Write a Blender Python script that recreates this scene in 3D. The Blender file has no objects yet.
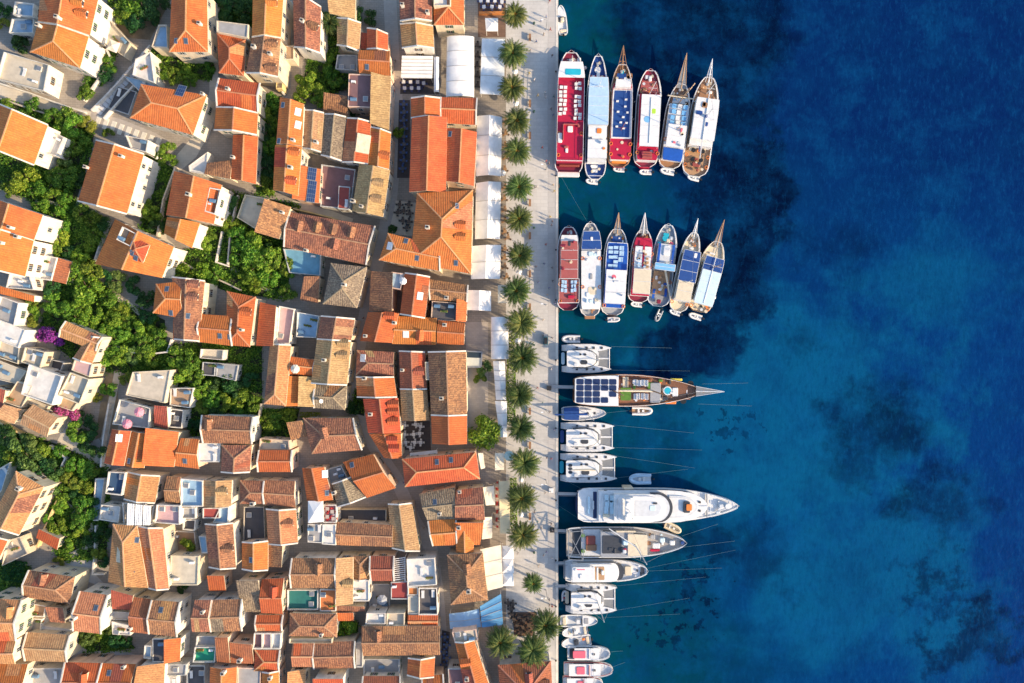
import bpy, bmesh, math, random
from mathutils import Vector, Matrix
from mathutils.bvhtree import BVHTree
R = random.Random(7)
C = bpy.context.scene.collection
SC = bpy.context.scene
# ------------------------------------------------------------------ camera, sky, sun, exposure
CH = 180.0                      # camera height (m) above the water
GSD = 0.25                      # metres per pixel at water level
cam = bpy.data.cameras.new('camera'); camo = bpy.data.objects.new('camera', cam); C.objects.link(camo)
camo.location = (0, 0, CH); camo.rotation_euler = (0, 0, 0)
cam.sensor_width = 36; cam.lens = 36 * CH / (1024 * GSD); cam.clip_end = 3000; cam.clip_start = 1
SC.camera = camo
SUN_EL, SUN_AZ = math.radians(23), math.radians(-23)
sdir = Vector((math.cos(SUN_EL) * math.cos(SUN_AZ), math.cos(SUN_EL) * math.sin(SUN_AZ), math.sin(SUN_EL)))
w = bpy.data.worlds.new('World'); SC.world = w; w.use_nodes = True
nt = w.node_tree; bg = nt.nodes['Background']; sk = nt.nodes.new('ShaderNodeTexSky')
sk.sky_type = 'NISHITA'; sk.sun_disc = False; sk.sun_elevation = SUN_EL
sk.sun_rotation = math.atan2(sdir.x, sdir.y); sk.dust_density = 1.0; sk.ozone_density = 1.5
nt.links.new(sk.outputs[0], bg.inputs[0]); bg.inputs[1].default_value = 0.15
sl = bpy.data.lights.new('sun', 'SUN'); slo = bpy.data.objects.new('sun', sl); C.objects.link(slo)
sl.energy = 3.9; sl.angle = math.radians(0.6); sl.color = (1.0, 0.77, 0.50)
slo.rotation_euler = sdir.to_track_quat('Z', 'Y').to_euler(); slo.location = (200, -80, 150)
SC.view_settings.view_transform = 'Standard'; SC.view_settings.look = 'None'
SC.view_settings.exposure = 0.95; SC.view_settings.gamma = 1.0
# ------------------------------------------------------------------ mapping from the survey grid (0.25 m cells) to the site
def P(px, py, z=0.0):
    k = GSD * (CH - z) / CH
    return Vector(((px - 512) * k, (341.5 - py) * k, z))
QUAY = 1.2
def gz(x):
    return QUAY + 0.07 * max(0.0, -30 - x)
def PG(px, py, dz=0.0):
    z = QUAY
    for _ in range(5): z = gz(P(px, py, z + dz).x)
    return P(px, py, z + dz)
# ------------------------------------------------------------------ materials
MATS = {}
def nodes(m):
    m.use_nodes = True
    t = m.node_tree; b = t.nodes['Principled BSDF']
    return t, t.nodes, t.links, b
def ramp2(t, fac, a, b_, lo=0.35, hi=0.65):
    r = t.nodes.new('ShaderNodeValToRGB'); t.links.new(fac, r.inputs[0])
    r.color_ramp.elements[0].position = lo; r.color_ramp.elements[1].position = hi
    r.color_ramp.elements[0].color = (*a, 1); r.color_ramp.elements[1].color = (*b_, 1)
    return r.outputs[0]
def mul(c, k): return tuple(min(1, x * k) for x in c)
def mix(t, fac, a, b_):
    n = t.nodes.new('ShaderNodeMix'); n.data_type = 'RGBA'
    for s, v in ((0, fac), (6, a), (7, b_)):
        if hasattr(v, 'is_output') or hasattr(v, 'links'): t.links.new(v, n.inputs[s])
        elif s == 0: n.inputs[0].default_value = v
        else: n.inputs[s].default_value = (*v, 1)
    return n.outputs[2]
def noise(t, vec, scale, detail=3, rough=.6):
    n = t.nodes.new('ShaderNodeTexNoise'); n.inputs['Scale'].default_value = scale
    n.inputs['Detail'].default_value = detail; n.inputs['Roughness'].default_value = rough
    if vec is not None: t.links.new(vec, n.inputs['Vector'])
    return n.outputs[0]
def geopos(t): return t.nodes.new('ShaderNodeNewGeometry').outputs['Position']
def math_(t, op, a, b_=None):
    n = t.nodes.new('ShaderNodeMath'); n.operation = op
    for i, v in ((0, a), (1, b_)):
        if v is None: continue
        if hasattr(v, 'links'): t.links.new(v, n.inputs[i])
        else: n.inputs[i].default_value = v
    return n.outputs[0]
def objvar(t, col, amt):
    """a little hue and value variation from one object to the next"""
    oi = t.nodes.new('ShaderNodeObjectInfo'); h = t.nodes.new('ShaderNodeHueSaturation')
    t.links.new(math_(t, 'MULTIPLY_ADD', oi.outputs['Random'], amt * .22), h.inputs['Hue'])
    h.inputs['Hue'].links[0].from_node.inputs[2].default_value = .5 - amt * .11
    v = math_(t, 'FRACT', math_(t, 'MULTIPLY', oi.outputs['Random'], 17.3))
    vv = math_(t, 'MULTIPLY_ADD', v, amt * 1.6); vv.node.inputs[2].default_value = 1 - amt * .8
    t.links.new(vv, h.inputs['Value']); t.links.new(col, h.inputs['Color'])
    return h.outputs[0]
def bump(t, b, h, strength, dist=.05):
    n = t.nodes.new('ShaderNodeBump'); n.inputs['Strength'].default_value = strength; n.inputs['Distance'].default_value = dist
    t.links.new(h, n.inputs['Height']); t.links.new(n.outputs[0], b.inputs['Normal'])
def plain(key, col, rough=.6, var=.18, scale=1.5, metal=0.0, ov=0.0):
    if key in MATS: return MATS[key]
    m = bpy.data.materials.new(key); t, N, L, b = nodes(m)
    c = ramp2(t, noise(t, geopos(t), scale, 4), mul(col, 1 - var), mul(col, 1 + var * .6), .3, .7)
    if ov: c = objvar(t, c, ov)
    L.new(c, b.inputs['Base Color']); b.inputs['Roughness'].default_value = rough; b.inputs['Metallic'].default_value = metal
    MATS[key] = m; return m
def roofmat(key, c1, c2, c3, mott, ov=.12):
    """barrel tiles: rows of columns running down the slope, single tiles of other tones, lichen patches"""
    m = bpy.data.materials.new('roof_' + key); t, N, L, b = nodes(m)
    uv = N.new('ShaderNodeUVMap').outputs[0]
    sx = N.new('ShaderNodeSeparateXYZ'); L.new(uv, sx.inputs[0])
    cu = math_(t, 'FLOOR', math_(t, 'DIVIDE', sx.outputs[0], .26)); cv = math_(t, 'FLOOR', math_(t, 'DIVIDE', sx.outputs[1], .34))
    cb = N.new('ShaderNodeCombineXYZ'); L.new(cu, cb.inputs[0]); L.new(cv, cb.inputs[1])
    oi = N.new('ShaderNodeObjectInfo'); L.new(math_(t, 'MULTIPLY', oi.outputs['Random'], 91.0), cb.inputs[2])
    wn = N.new('ShaderNodeTexWhiteNoise'); wn.noise_dimensions = '3D'; L.new(cb.outputs[0], wn.inputs['Vector'])
    base = ramp2(t, noise(t, geopos(t), .5, 5, .7), c1, c2, .35, .66)
    tile = ramp2(t, wn.outputs['Value'], mul(c3, .75), c2, .15, .95)
    c = mix(t, mott, base, tile)
    patch = noise(t, geopos(t), .22, 6, .75)
    c = mix(t, math_(t, 'MULTIPLY', ramp2(t, patch, (0, 0, 0), (1, 1, 1), .48, .66), min(1, .22 + mott * .9)), c, c3)
    c = mix(t, math_(t, 'MULTIPLY', ramp2(t, noise(t, geopos(t), 1.3, 6, .75), (0, 0, 0), (1, 1, 1), .54, .7), .35), c, (.16, .125, .08))
    gr = math_(t, 'SINE', math_(t, 'MULTIPLY', sx.outputs[0], 2 * math.pi / .52))
    row = math_(t, 'FRACT', math_(t, 'DIVIDE', sx.outputs[1], .34))
    grc = math_(t, 'MULTIPLY_ADD', gr, .10); grc.node.inputs[2].default_value = .90
    mm = N.new('ShaderNodeMix'); mm.data_type = 'RGBA'; mm.blend_type = 'MULTIPLY'; mm.inputs[0].default_value = 1
    L.new(objvar(t, c, ov), mm.inputs[6]); L.new(grc, mm.inputs[7])
    L.new(mm.outputs[2], b.inputs['Base Color']); b.inputs['Roughness'].default_value = .85
    h = math_(t, 'ADD', math_(t, 'MULTIPLY', gr, .5), math_(t, 'MULTIPLY', row, .35))
    bump(t, b, h, .5, .07)
    MATS['roof_' + key] = m
roofmat('o', (.58, .135, .03), (.72, .215, .055), (.40, .10, .035), .25)     # new orange
roofmat('r', (.48, .098, .026), (.60, .15, .042), (.36, .075, .028), .28)     # red terracotta
roofmat('t', (.46, .26, .11), (.60, .38, .18), (.30, .165, .085), .45)          # tan, lichened
roofmat('b', (.35, .125, .060), (.51, .23, .110), (.17, .078, .055), .62)      # old brown mottled
roofmat('g', (.25, .185, .115), (.40, .31, .20), (.14, .105, .08), .65)        # grey brown
roofmat('m', (.33, .082, .040), (.44, .12, .06), (.23, .075, .05), .45)      # dark red
roofmat('k', (.54, .22, .082), (.66, .32, .135), (.40, .16, .075), .5)        # faded salmon
WALLC = {'w': (.70, .65, .57), 'c': (.66, .56, .41), 's': (.52, .46, .36), 'y': (.70, .52, .24), 'p': (.70, .50, .38), 'g': (.50, .50, .48)}
def wallmat(k):
    key = 'wall_' + k
    if key in MATS: return MATS[key]
    m = bpy.data.materials.new(key); t, N, L, b = nodes(m); col = WALLC[k]
    g = geopos(t); mp = N.new('ShaderNodeMapping'); L.new(g, mp.inputs[0]); mp.inputs['Scale'].default_value = (1, 1, .25)
    c = ramp2(t, noise(t, mp.outputs[0], .9, 5, .7), mul(col, .72), mul(col, 1.06), .3, .6)
    if k == 's':
        v = N.new('ShaderNodeTexVoronoi'); v.inputs['Scale'].default_value = 2.2; L.new(g, v.inputs['Vector'])
        c = mix(t, .45, c, ramp2(t, v.outputs['Distance'], mul(col, .55), mul(col, 1.25), .2, .8))
    L.new(objvar(t, c, .08), b.inputs['Base Color']); b.inputs['Roughness'].default_value = .9
    MATS[key] = m; return m
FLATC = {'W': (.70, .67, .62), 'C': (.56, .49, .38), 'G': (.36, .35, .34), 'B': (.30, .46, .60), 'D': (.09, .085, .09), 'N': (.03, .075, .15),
         'R': (.36, .07, .05), 'M': (.22, .12, .12), 'T': (.42, .28, .17), 'E': (.02, .16, .15), 'Q': (.16, .36, .50), 'O': (.60, .2, .06), 'P': (.6, .38, .36), 'J': (.02,.30,.17)}
def flatmat(k): return plain('flat_' + k, FLATC[k], .75, .16, .7, ov=.05)
def col(name, c, rough=.5, var=.08, metal=0.0): return plain(name, c, rough, var, 1.2, metal)
M_WHITE = col('white_paint', (.80, .80, .79), .35); M_CREAMRIDGE = col('ridge_mortar', (.62, .38, .20), .9, .2)
M_GLASS = col('window_glass', (.03, .045, .06), .08); M_DARK = col('dark_shade', (.02, .02, .022), .6)
M_GREYMETAL = col('grey_metal', (.35, .36, .37), .4, .1, .6); M_WOOD = col('weathered_wood', (.30, .17, .09), .7, .3)
M_STONE = col('pale_stone', (.55, .49, .40), .9, .2); M_BLACK = col('black_rubber', (.02, .02, .02), .7)
M_SHUT = [col('shutter_green', (.05, .11, .07)), col('shutter_brown', (.11, .07, .045)), col('shutter_grey', (.32, .34, .34)), col('shutter_pale', (.52, .50, .45))]
# ------------------------------------------------------------------ mesh builder
class MB:
    def __init__(s): s.v = []; s.f = []; s.m = []; s.uv = {}
    def add(s, verts, faces, mi=0):
        o = len(s.v); s.v += [Vector(x) for x in verts]
        for f in faces: s.f.append([i + o for i in f]); s.m.append(mi)
    def face(s, verts, mi=0, uv=False):
        o = len(s.v); s.v += [Vector(x) for x in verts]; s.f.append(list(range(o, o + len(verts)))); s.m.append(mi)
        if uv:
            p0, p1 = Vector(verts[0]), Vector(verts[1]); e = (p1 - p0).normalized()
            n = e.cross(Vector(verts[-1]) - p0).normalized(); q = n.cross(e)
            s.uv[len(s.f) - 1] = [((Vector(x) - p0).dot(e), (Vector(x) - p0).dot(q)) for x in verts]
    def prism(s, poly, z0, z1, mi=0, top=True, bottom=False, mtop=None):
        """poly: list of (x,y) counter-clockwise; z0, z1 numbers or lists"""
        n = len(poly); Z0 = z0 if isinstance(z0, (list, tuple)) else [z0] * n; Z1 = z1 if isinstance(z1, (list, tuple)) else [z1] * n
        a = sum(poly[i][0] * poly[(i + 1) % n][1] - poly[(i + 1) % n][0] * poly[i][1] for i in range(n))
        if a < 0: poly = poly[::-1]; Z0 = Z0[::-1]; Z1 = Z1[::-1]
        lo = [(p[0], p[1], Z0[i]) for i, p in enumerate(poly)]; hi = [(p[0], p[1], Z1[i]) for i, p in enumerate(poly)]
        s.add(lo + hi, [[i, (i + 1) % n, n + (i + 1) % n, n + i] for i in range(n)], mi)
        if top: s.face(hi, mi if mtop is None else mtop)
        if bottom: s.face(lo[::-1], mi)
    def box(s, x0, x1, y0, y1, z0, z1, mi=0, M=None):
        vs = [Vector((x, y, z)) for z in (z0, z1) for x, y in ((x0, y0), (x1, y0), (x1, y1), (x0, y1))]
        if M: vs = [M @ q for q in vs]
        s.add(vs, [[3, 2, 1, 0], [4, 5, 6, 7], [0, 1, 5, 4], [1, 2, 6, 5], [2, 3, 7, 6], [3, 0, 4, 7]], mi)
    def bar(s, a, b, wd, ht, mi=0):
        a, b = Vector(a), Vector(b); d = (b - a); L = d.length
        if L < 1e-4: return
        q = d.to_track_quat('Y', 'Z').to_matrix().to_4x4(); s.box(-wd / 2, wd / 2, 0, L, -ht / 2, ht / 2, mi, Matrix.Translation(a) @ q)
    def tube(s, path, r, n=6, mi=0, cap=True):
        path = [Vector(p) for p in path]; rs = r if isinstance(r, (list, tuple)) else [r] * len(path); o = len(s.v)
        for i, p in enumerate(path):
            d = (path[min(i + 1, len(path) - 1)] - path[max(i - 1, 0)]); q = d.to_track_quat('Z', 'Y')
            for k in range(n):
                a = 2 * math.pi * k / n; s.v.append(p + q @ Vector((math.cos(a) * rs[i], math.sin(a) * rs[i], 0)))
        for i in range(len(path) - 1):
            for k in range(n): s.f.append([o + i * n + k, o + i * n + (k + 1) % n, o + (i + 1) * n + (k + 1) % n, o + (i + 1) * n + k]); s.m.append(mi)
        if cap:
            s.f.append([o + k for k in range(n)][::-1]); s.m.append(mi); s.f.append([o + (len(path) - 1) * n + k for k in range(n)]); s.m.append(mi)
    def build(s, name, mats, parent=None, off=None, smooth=False):
        me = bpy.data.meshes.new(name); o = off if off is not None else Vector((0, 0, 0))
        me.from_pydata([v - o for v in s.v], [], s.f)
        mats = mats if isinstance(mats, (list, tuple)) else [mats]
        for m in mats: me.materials.append(m)
        for p, mi in zip(me.polygons, s.m): p.material_index = mi; p.use_smooth = smooth
        if s.uv:
            L = me.uv_layers.new(name='UVMap')
            for fi, uv in s.uv.items():
                for li, q in zip(me.polygons[fi].loop_indices, uv): L.data[li].uv = q
        me.update(); ob = bpy.data.objects.new(name, me); C.objects.link(ob)
        if parent: ob.parent = parent
        elif off is not None: ob.location = off
        return ob
def tag(o, label=None, cat=None, group=None, kind=None):
    for k, v in (('label', label), ('category', cat), ('group', group), ('kind', kind)):
        if v: o[k] = v
    return o
def empty(name, loc, label, cat, group=None, rz=0.0):
    o = bpy.data.objects.new(name, None); o.location = loc; o.rotation_euler = (0, 0, rz); o.empty_display_size = .5
    C.objects.link(o); return tag(o, label, cat, group)
def link_copy(o, parent, loc=None, rz=None, sc=None):
    c = o.copy(); C.objects.link(c); c.parent = parent
    if loc is not None: c.location = loc
    if rz is not None: c.rotation_euler = (0, 0, rz)
    if sc is not None: c.scale = sc
    return c
ORD = 'uppermost,second,third,fourth,fifth,sixth,seventh,eighth,ninth,tenth,eleventh,twelfth,thirteenth,fourteenth,fifteenth,sixteenth,seventeenth,eighteenth,nineteenth,twentieth,twenty-first,twenty-second,twenty-third,twenty-fourth,twenty-fifth'.split(',')
def ordinal(i, n):
    return 'uppermost' if i == 0 else 'lowest' if i == n - 1 and n > 2 else ORD[i] + ' down'
# ------------------------------------------------------------------ the setting: sea, ground, promenade, paths
def mp_(t, g):
    n = t.nodes.new('ShaderNodeMapping'); t.links.new(g, n.inputs[0]); n.inputs['Location'].default_value = (37, 91, 0); return n.outputs[0]
def sea_material():
    m = bpy.data.materials.new('sea_water'); t, N, L, b = nodes(m)
    g = geopos(t); sx = N.new('ShaderNodeSeparateXYZ'); L.new(g, sx.inputs[0])
    # the bed falls away from the quay: shallow teal to deep blue, sand and seagrass showing through
    warp = noise(t, g, .02, 5, .62); wv = math_(t, 'MULTIPLY', math_(t, 'SUBTRACT', warp, .5), 90.0)
    xx = math_(t, 'ADD', sx.outputs[0], wv)
    d = math_(t, 'DIVIDE', math_(t, 'SUBTRACT', xx, 8.0), 120.0)
    r = N.new('ShaderNodeValToRGB'); L.new(d, r.inputs[0]); e = r.color_ramp
    e.elements[0].position = 0; e.elements[0].color = (.0009, .055, .074, 1)
    e.elements[1].position = 1; e.elements[1].color = (.0014, .027, .135, 1)
    q = e.elements.new(.28); q.color = (.0008, .037, .076, 1)
    q = e.elements.new(.55); q.color = (.0012, .038, .142, 1)
    c = r.outputs[0]
    def shape(px, py, rx, ry, scale, amp, lo, hi, det=7):
        p = P(px, py); v = N.new('ShaderNodeVectorMath'); v.operation = 'SUBTRACT'; L.new(g, v.inputs[0]); v.inputs[1].default_value = p
        sc = N.new('ShaderNodeVectorMath'); sc.operation = 'MULTIPLY'; L.new(v.outputs[0], sc.inputs[0]); sc.inputs[1].default_value = (1 / (rx * GSD), 1 / (ry * GSD), 0)
        ln = N.new('ShaderNodeVectorMath'); ln.operation = 'LENGTH'; L.new(sc.outputs[0], ln.inputs[0])
        n = noise(t, g, scale, det, .66)
        f = math_(t, 'ADD', math_(t, 'SUBTRACT', 1.0, ln.outputs['Value']), math_(t, 'MULTIPLY', math_(t, 'SUBTRACT', n, .5), amp))
        return ramp2(t, f, (0, 0, 0), (1, 1, 1), lo, hi)
    def over(mask, k, colr):
        nonlocal c
        c = mix(t, math_(t, 'MULTIPLY', mask, k), c, colr)
    # the deeper northern basin
    yy = math_(t, 'ADD', sx.outputs[1], math_(t, 'MULTIPLY', wv, .8))
    deep = ramp2(t, math_(t, 'DIVIDE', math_(t, 'SUBTRACT', yy, 0.0), 60.0), (0, 0, 0), (1, 1, 1), .0, .8)
    away = ramp2(t, math_(t, 'DIVIDE', math_(t, 'SUBTRACT', xx, 22.0), 40.0), (0, 0, 0), (1, 1, 1), .0, 1.0)
    over(math_(t, 'MULTIPLY', deep, away), .92, (.0014, .0150, .086))
    # pale sand
    for a, k in (((800, 400, 165, 120, .05, 2.6, -.1, .45), .85), ((860, 570, 155, 130, .05, 2.6, .0, .55), .8), ((765, 470, 80, 60, .06, 2.4, .1, .6), .6), ((740, 155, 26, 18, .12, 1.5, .2, .9), .8), ((765, 235, 30, 40, .09, 2., .3, .9), .7), ((930, 280, 110, 70, .05, 2.6, .1, .8), .65)): over(shape(*a), k, (.0024, .084, .188))
    # seagrass: navy fields off the boats, looser beds to the east, clumps and tufts
    navy = (.0006, .0042, .021)
    for a, k in (((700, 20, 115, 100, .055, 1.5, .05, .4), .92), ((700, 110, 72, 90, .055, 1.3, .05, .35), .95), ((738, 200, 66, 100, .07, 1.6, .1, .3), .97), ((715, 285, 64, 70, .08, 1.6, .1, .3), .97), ((690, 350, 78, 36, .08, 1.4, .1, .3), .97),
                 ((885, 425, 85, 55, .07, 2.8, .2, .7), .8), ((945, 500, 85, 55, .09, 2.8, .3, .8), .7), ((830, 250, 90, 50, .06, 2.4, .35, .9), .55), ((850, 470, 60, 40, .09, 2.6, .4, .8), .5), ((985, 640, 95, 55, .13, 3.4, .35, .75), .8), ((945, 590, 90, 75, .15, 3.4, .6, 1.0), .65), ((770, 560, 80, 60, .09, 2.6, .4, .9), .6), ((800, 340, 70, 40, .10, 2.8, .5, 1.), .5),
                 ((690, 590, 75, 90, .33, 3.8, .85, 1.25, 4), .8), ((660, 640, 70, 45, .30, 3.8, .9, 1.25, 4), .7), ((730, 430, 70, 60, .25, 3.6, .85, 1.3, 5), .6), ((700, 545, 60, 32, .12, 2.4, .3, .7), .65)): over(shape(*a), k, navy)
    # mottled bed; wind-ripple glints and dark facets painted into the colour
    over(ramp2(t, noise(t, g, .065, 8, .72), (0, 0, 0), (1, 1, 1), .47, .62), .38, (.0012, .021, .088))
    over(ramp2(t, noise(t, mp_(t, g), .08, 8, .74), (0, 0, 0), (1, 1, 1), .50, .68), .40, (.0026, .078, .215))
    over(ramp2(t, noise(t, g, .16, 6, .72), (0, 0, 0), (1, 1, 1), .42, .75), .30, (.002, .062, .19))
    over(ramp2(t, noise(t, g, .45, 5, .7), (0, 0, 0), (1, 1, 1), .48, .75), .2, (.0012, .018, .08))
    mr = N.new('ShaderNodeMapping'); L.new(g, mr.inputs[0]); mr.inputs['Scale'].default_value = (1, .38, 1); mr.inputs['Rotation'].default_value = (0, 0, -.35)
    rip_glint = noise(t, mr.outputs[0], 1.0, 6, .75); far = ramp2(t, math_(t, 'DIVIDE', math_(t, 'SUBTRACT', xx, 25.0), 70.0), (.15, .15, .15), (1, 1, 1), 0, 1)
    over(math_(t, 'MULTIPLY', ramp2(t, rip_glint, (0, 0, 0), (1, 1, 1), .52, .72), far), .42, (.0045, .085, .235)); over(math_(t, 'MULTIPLY', ramp2(t, rip_glint, (1, 1, 1), (0, 0, 0), .28, .48), far), .42, (.0008, .013, .062))
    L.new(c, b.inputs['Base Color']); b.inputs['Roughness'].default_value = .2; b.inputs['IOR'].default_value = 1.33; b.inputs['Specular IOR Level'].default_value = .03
    mw = N.new('ShaderNodeMapping'); L.new(g, mw.inputs[0]); mw.inputs['Scale'].default_value = (1, .42, 1); mw.inputs['Rotation'].default_value = (0, 0, -.5)
    h = math_(t, 'ADD', noise(t, mw.outputs[0], 1.1, 5, .68), math_(t, 'MULTIPLY', noise(t, mw.outputs[0], .28, 4, .6), 1.6))
    open_ = ramp2(t, math_(t, 'DIVIDE', math_(t, 'SUBTRACT', xx, 20.0), 80.0), (.25, .25, .25), (1, 1, 1), 0, 1)
    bump(t, b, math_(t, 'MULTIPLY', h, open_), .45, .15)
    return m
b = MB(); b.face([(-1500, -1500, 0), (1500, -1500, 0), (1500, 1500, 0), (-1500, 1500, 0)])
QX = P(558, 0, QUAY).x
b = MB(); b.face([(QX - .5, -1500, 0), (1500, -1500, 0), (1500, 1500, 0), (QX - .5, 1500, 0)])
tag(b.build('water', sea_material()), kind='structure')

def paving(key, c1, c2, size=1.0, joint=.55, stain=.35, sc=.35):
    m = bpy.data.materials.new(key); t, N, L, b = nodes(m); g = geopos(t)
    br = N.new('ShaderNodeTexBrick'); L.new(g, br.inputs['Vector']); br.inputs['Scale'].default_value = 1 / size
    br.inputs['Color1'].default_value = (*c1, 1); br.inputs['Color2'].default_value = (*c2, 1); br.inputs['Mortar'].default_value = (*mul(c1, joint), 1)
    br.inputs['Mortar Size'].default_value = .03; br.inputs['Brick Width'].default_value = 1.6; br.inputs['Row Height'].default_value = .8
    c = mix(t, math_(t, 'MULTIPLY', ramp2(t, noise(t, g, sc, 6, .72), (0, 0, 0), (1, 1, 1), .42, .72), stain), br.outputs[0], mul(c1, .6))
    L.new(c, b.inputs['Base Color']); b.inputs['Roughness'].default_value = .75
    MATS[key] = m; return m
paving('alley_stone', (.29, .255, .215), (.34, .30, .255), .7)
paving('promenade_stone', (.60, .575, .54), (.54, .52, .49), 1.1, .8, .6, .22)
paving('quay_stone', (.53, .50, .47), (.48, .46, .43), 1.6, .86, .35, .3)
paving('path_pale', (.62, .55, .44), (.55, .49, .39), .8, .8)
paving('courtyard_stone', (.44, .39, .34), (.39, .35, .31), .6, .8); paving('shade_dark_deck', (.07, .06, .06), (.09, .075, .07), .8, .7); paving('brown_deck', (.17, .10, .07), (.20, .12, .08), .8, .7)
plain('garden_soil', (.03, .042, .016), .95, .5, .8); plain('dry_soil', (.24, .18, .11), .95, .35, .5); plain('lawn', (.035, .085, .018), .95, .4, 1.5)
plain('concrete', (.42, .40, .38), .85, .25, .4)
# ground: flat behind the quay, rising to the west
b = MB(); xs = [-900, -400, -200, -130, -80, -55, -30, QX]
for x0, x1 in zip(xs, xs[1:]): b.face([(x0, -900, gz(x0)), (x1, -900, gz(x1)), (x1, 900, gz(x1)), (x0, 900, gz(x0))])
tag(b.build('ground', MATS['alley_stone']), kind='structure')
b = MB(); b.face([(QX, -900, -4), (QX, 900, -4), (QX, 900, QUAY), (QX, -900, QUAY)][::-1]); b.face([(QX, -900, -4), (QX, 900, -4), (QX, 900, QUAY), (QX, -900, QUAY)])
tag(b.build('quay_face', MATS['quay_stone']), 'pale stone quay wall dropping from promenade into the water', 'quay wall')
GARDENS = []
def drape(name, pts, m, dz=.004):
    b = MB(); q = [PG(x, y, dz) for x, y in pts]
    a = sum(q[i].x * q[(i + 1) % len(q)].y - q[(i + 1) % len(q)].x * q[i].y for i in range(len(q)))
    b.face(q if a > 0 else q[::-1]); return tag(b.build(name, MATS[m]), kind='structure')
def strip(name, pts, wpx, m, dz=.008):
    b = MB(); L = []
    for i, p in enumerate(pts):
        a = Vector(pts[max(i - 1, 0)]); c = Vector(pts[min(i + 1, len(pts) - 1)]); d = (c - a).normalized(); n = Vector((-d.y, d.x))
        ww = wpx[i] if isinstance(wpx, list) else wpx
        L.append((PG(p[0] + n.x * ww / 2, p[1] + n.y * ww / 2, dz), PG(p[0] - n.x * ww / 2, p[1] - n.y * ww / 2, dz)))
    for (a, c), (d, e) in zip(L, L[1:]): b.face([a, d, e, c])
    return tag(b.build(name, MATS[m]), kind='structure')
drape('promenade', [(506, -60), (548, -60), (548, 760), (506, 760)], 'promenade_stone', .008)
drape('quay_strip', [(548.1, -60), (557.9, -60), (557.9, 760), (548.1, 760)], 'quay_stone', .008)
b = MB()
q0, q1 = P(555.6, 0, QUAY).x, QX + .06
b.box(q0, q1, -900, 900, QUAY - .5, QUAY + .06); tag(b.build('quay_kerb', plain('quay_kerb_stone', (.66, .62, .55), .8, .2, .6)), kind='structure')
strip('street', [(389, -20), (392, 40), (396, 100), (394, 160), (390, 205), (382, 245), (372, 285), (362, 330), (352, 385), (361, 425), (378, 452), (396, 478), (414, 520), (431, 548), (437, 590), (441, 640), (444, 720)], 13, 'courtyard_stone')
strip('path', [(-10, 88), (28, 99), (60, 110), (90, 118)], [11, 11, 11, 13], 'path_pale')
strip('path', [(90, 117), (122, 126), (152, 138), (174, 152)], [13, 12, 12, 14], 'courtyard_stone', .012)
strip('street', [(212, -20), (213, 40), (214, 90), (208, 125), (190, 152), (170, 172), (160, 200), (164, 240), (190, 262), (225, 280), (240, 288)], [9, 9, 9, 10, 16, 12, 7, 6, 7, 7, 7], 'path_pale', .004)
drape('courtyard_paving', [(391, 200), (417, 203), (412, 236), (388, 234)], 'path_pale', .012)
drape('courtyard_paving', [(60, 430), (75, 405), (110, 455), (105, 470), (60, 465)], 'concrete', .008)
drape('courtyard_paving', [(58, 556), (92, 552), (96, 575), (110, 590), (70, 575)], 'concrete', .008)
drape('courtyard_paving', [(70, 660), (88, 640), (136, 655), (150, 662)], 'concrete', .008)
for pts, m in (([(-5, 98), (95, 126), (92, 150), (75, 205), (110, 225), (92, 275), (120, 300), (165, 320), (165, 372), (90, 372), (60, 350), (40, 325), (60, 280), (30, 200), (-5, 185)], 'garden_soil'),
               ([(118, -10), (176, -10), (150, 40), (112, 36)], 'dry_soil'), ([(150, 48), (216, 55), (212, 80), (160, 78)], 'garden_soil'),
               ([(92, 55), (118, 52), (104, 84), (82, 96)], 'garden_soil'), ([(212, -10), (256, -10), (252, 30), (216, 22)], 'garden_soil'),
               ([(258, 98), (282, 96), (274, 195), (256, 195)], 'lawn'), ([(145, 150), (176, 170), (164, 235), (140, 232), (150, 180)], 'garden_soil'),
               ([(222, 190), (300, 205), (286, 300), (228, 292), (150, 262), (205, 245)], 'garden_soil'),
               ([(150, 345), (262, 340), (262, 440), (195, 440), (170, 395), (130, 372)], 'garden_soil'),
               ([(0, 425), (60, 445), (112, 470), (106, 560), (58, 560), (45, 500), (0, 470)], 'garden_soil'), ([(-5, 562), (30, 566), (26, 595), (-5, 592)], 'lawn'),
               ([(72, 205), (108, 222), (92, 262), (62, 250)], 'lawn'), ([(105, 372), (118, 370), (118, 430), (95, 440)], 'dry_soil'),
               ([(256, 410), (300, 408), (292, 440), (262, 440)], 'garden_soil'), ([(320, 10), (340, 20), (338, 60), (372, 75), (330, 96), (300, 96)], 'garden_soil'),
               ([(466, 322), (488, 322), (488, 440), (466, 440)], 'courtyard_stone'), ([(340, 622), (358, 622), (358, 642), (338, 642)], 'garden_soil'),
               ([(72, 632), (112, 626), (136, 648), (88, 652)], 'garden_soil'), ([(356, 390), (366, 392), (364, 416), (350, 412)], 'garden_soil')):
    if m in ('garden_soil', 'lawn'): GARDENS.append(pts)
    drape({'garden_soil': 'garden_soil', 'dry_soil': 'ground_soil', 'lawn': 'lawn_ground', 'courtyard_stone': 'courtyard_paving'}[m], pts, m, .016 + .003 * R.random())

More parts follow.
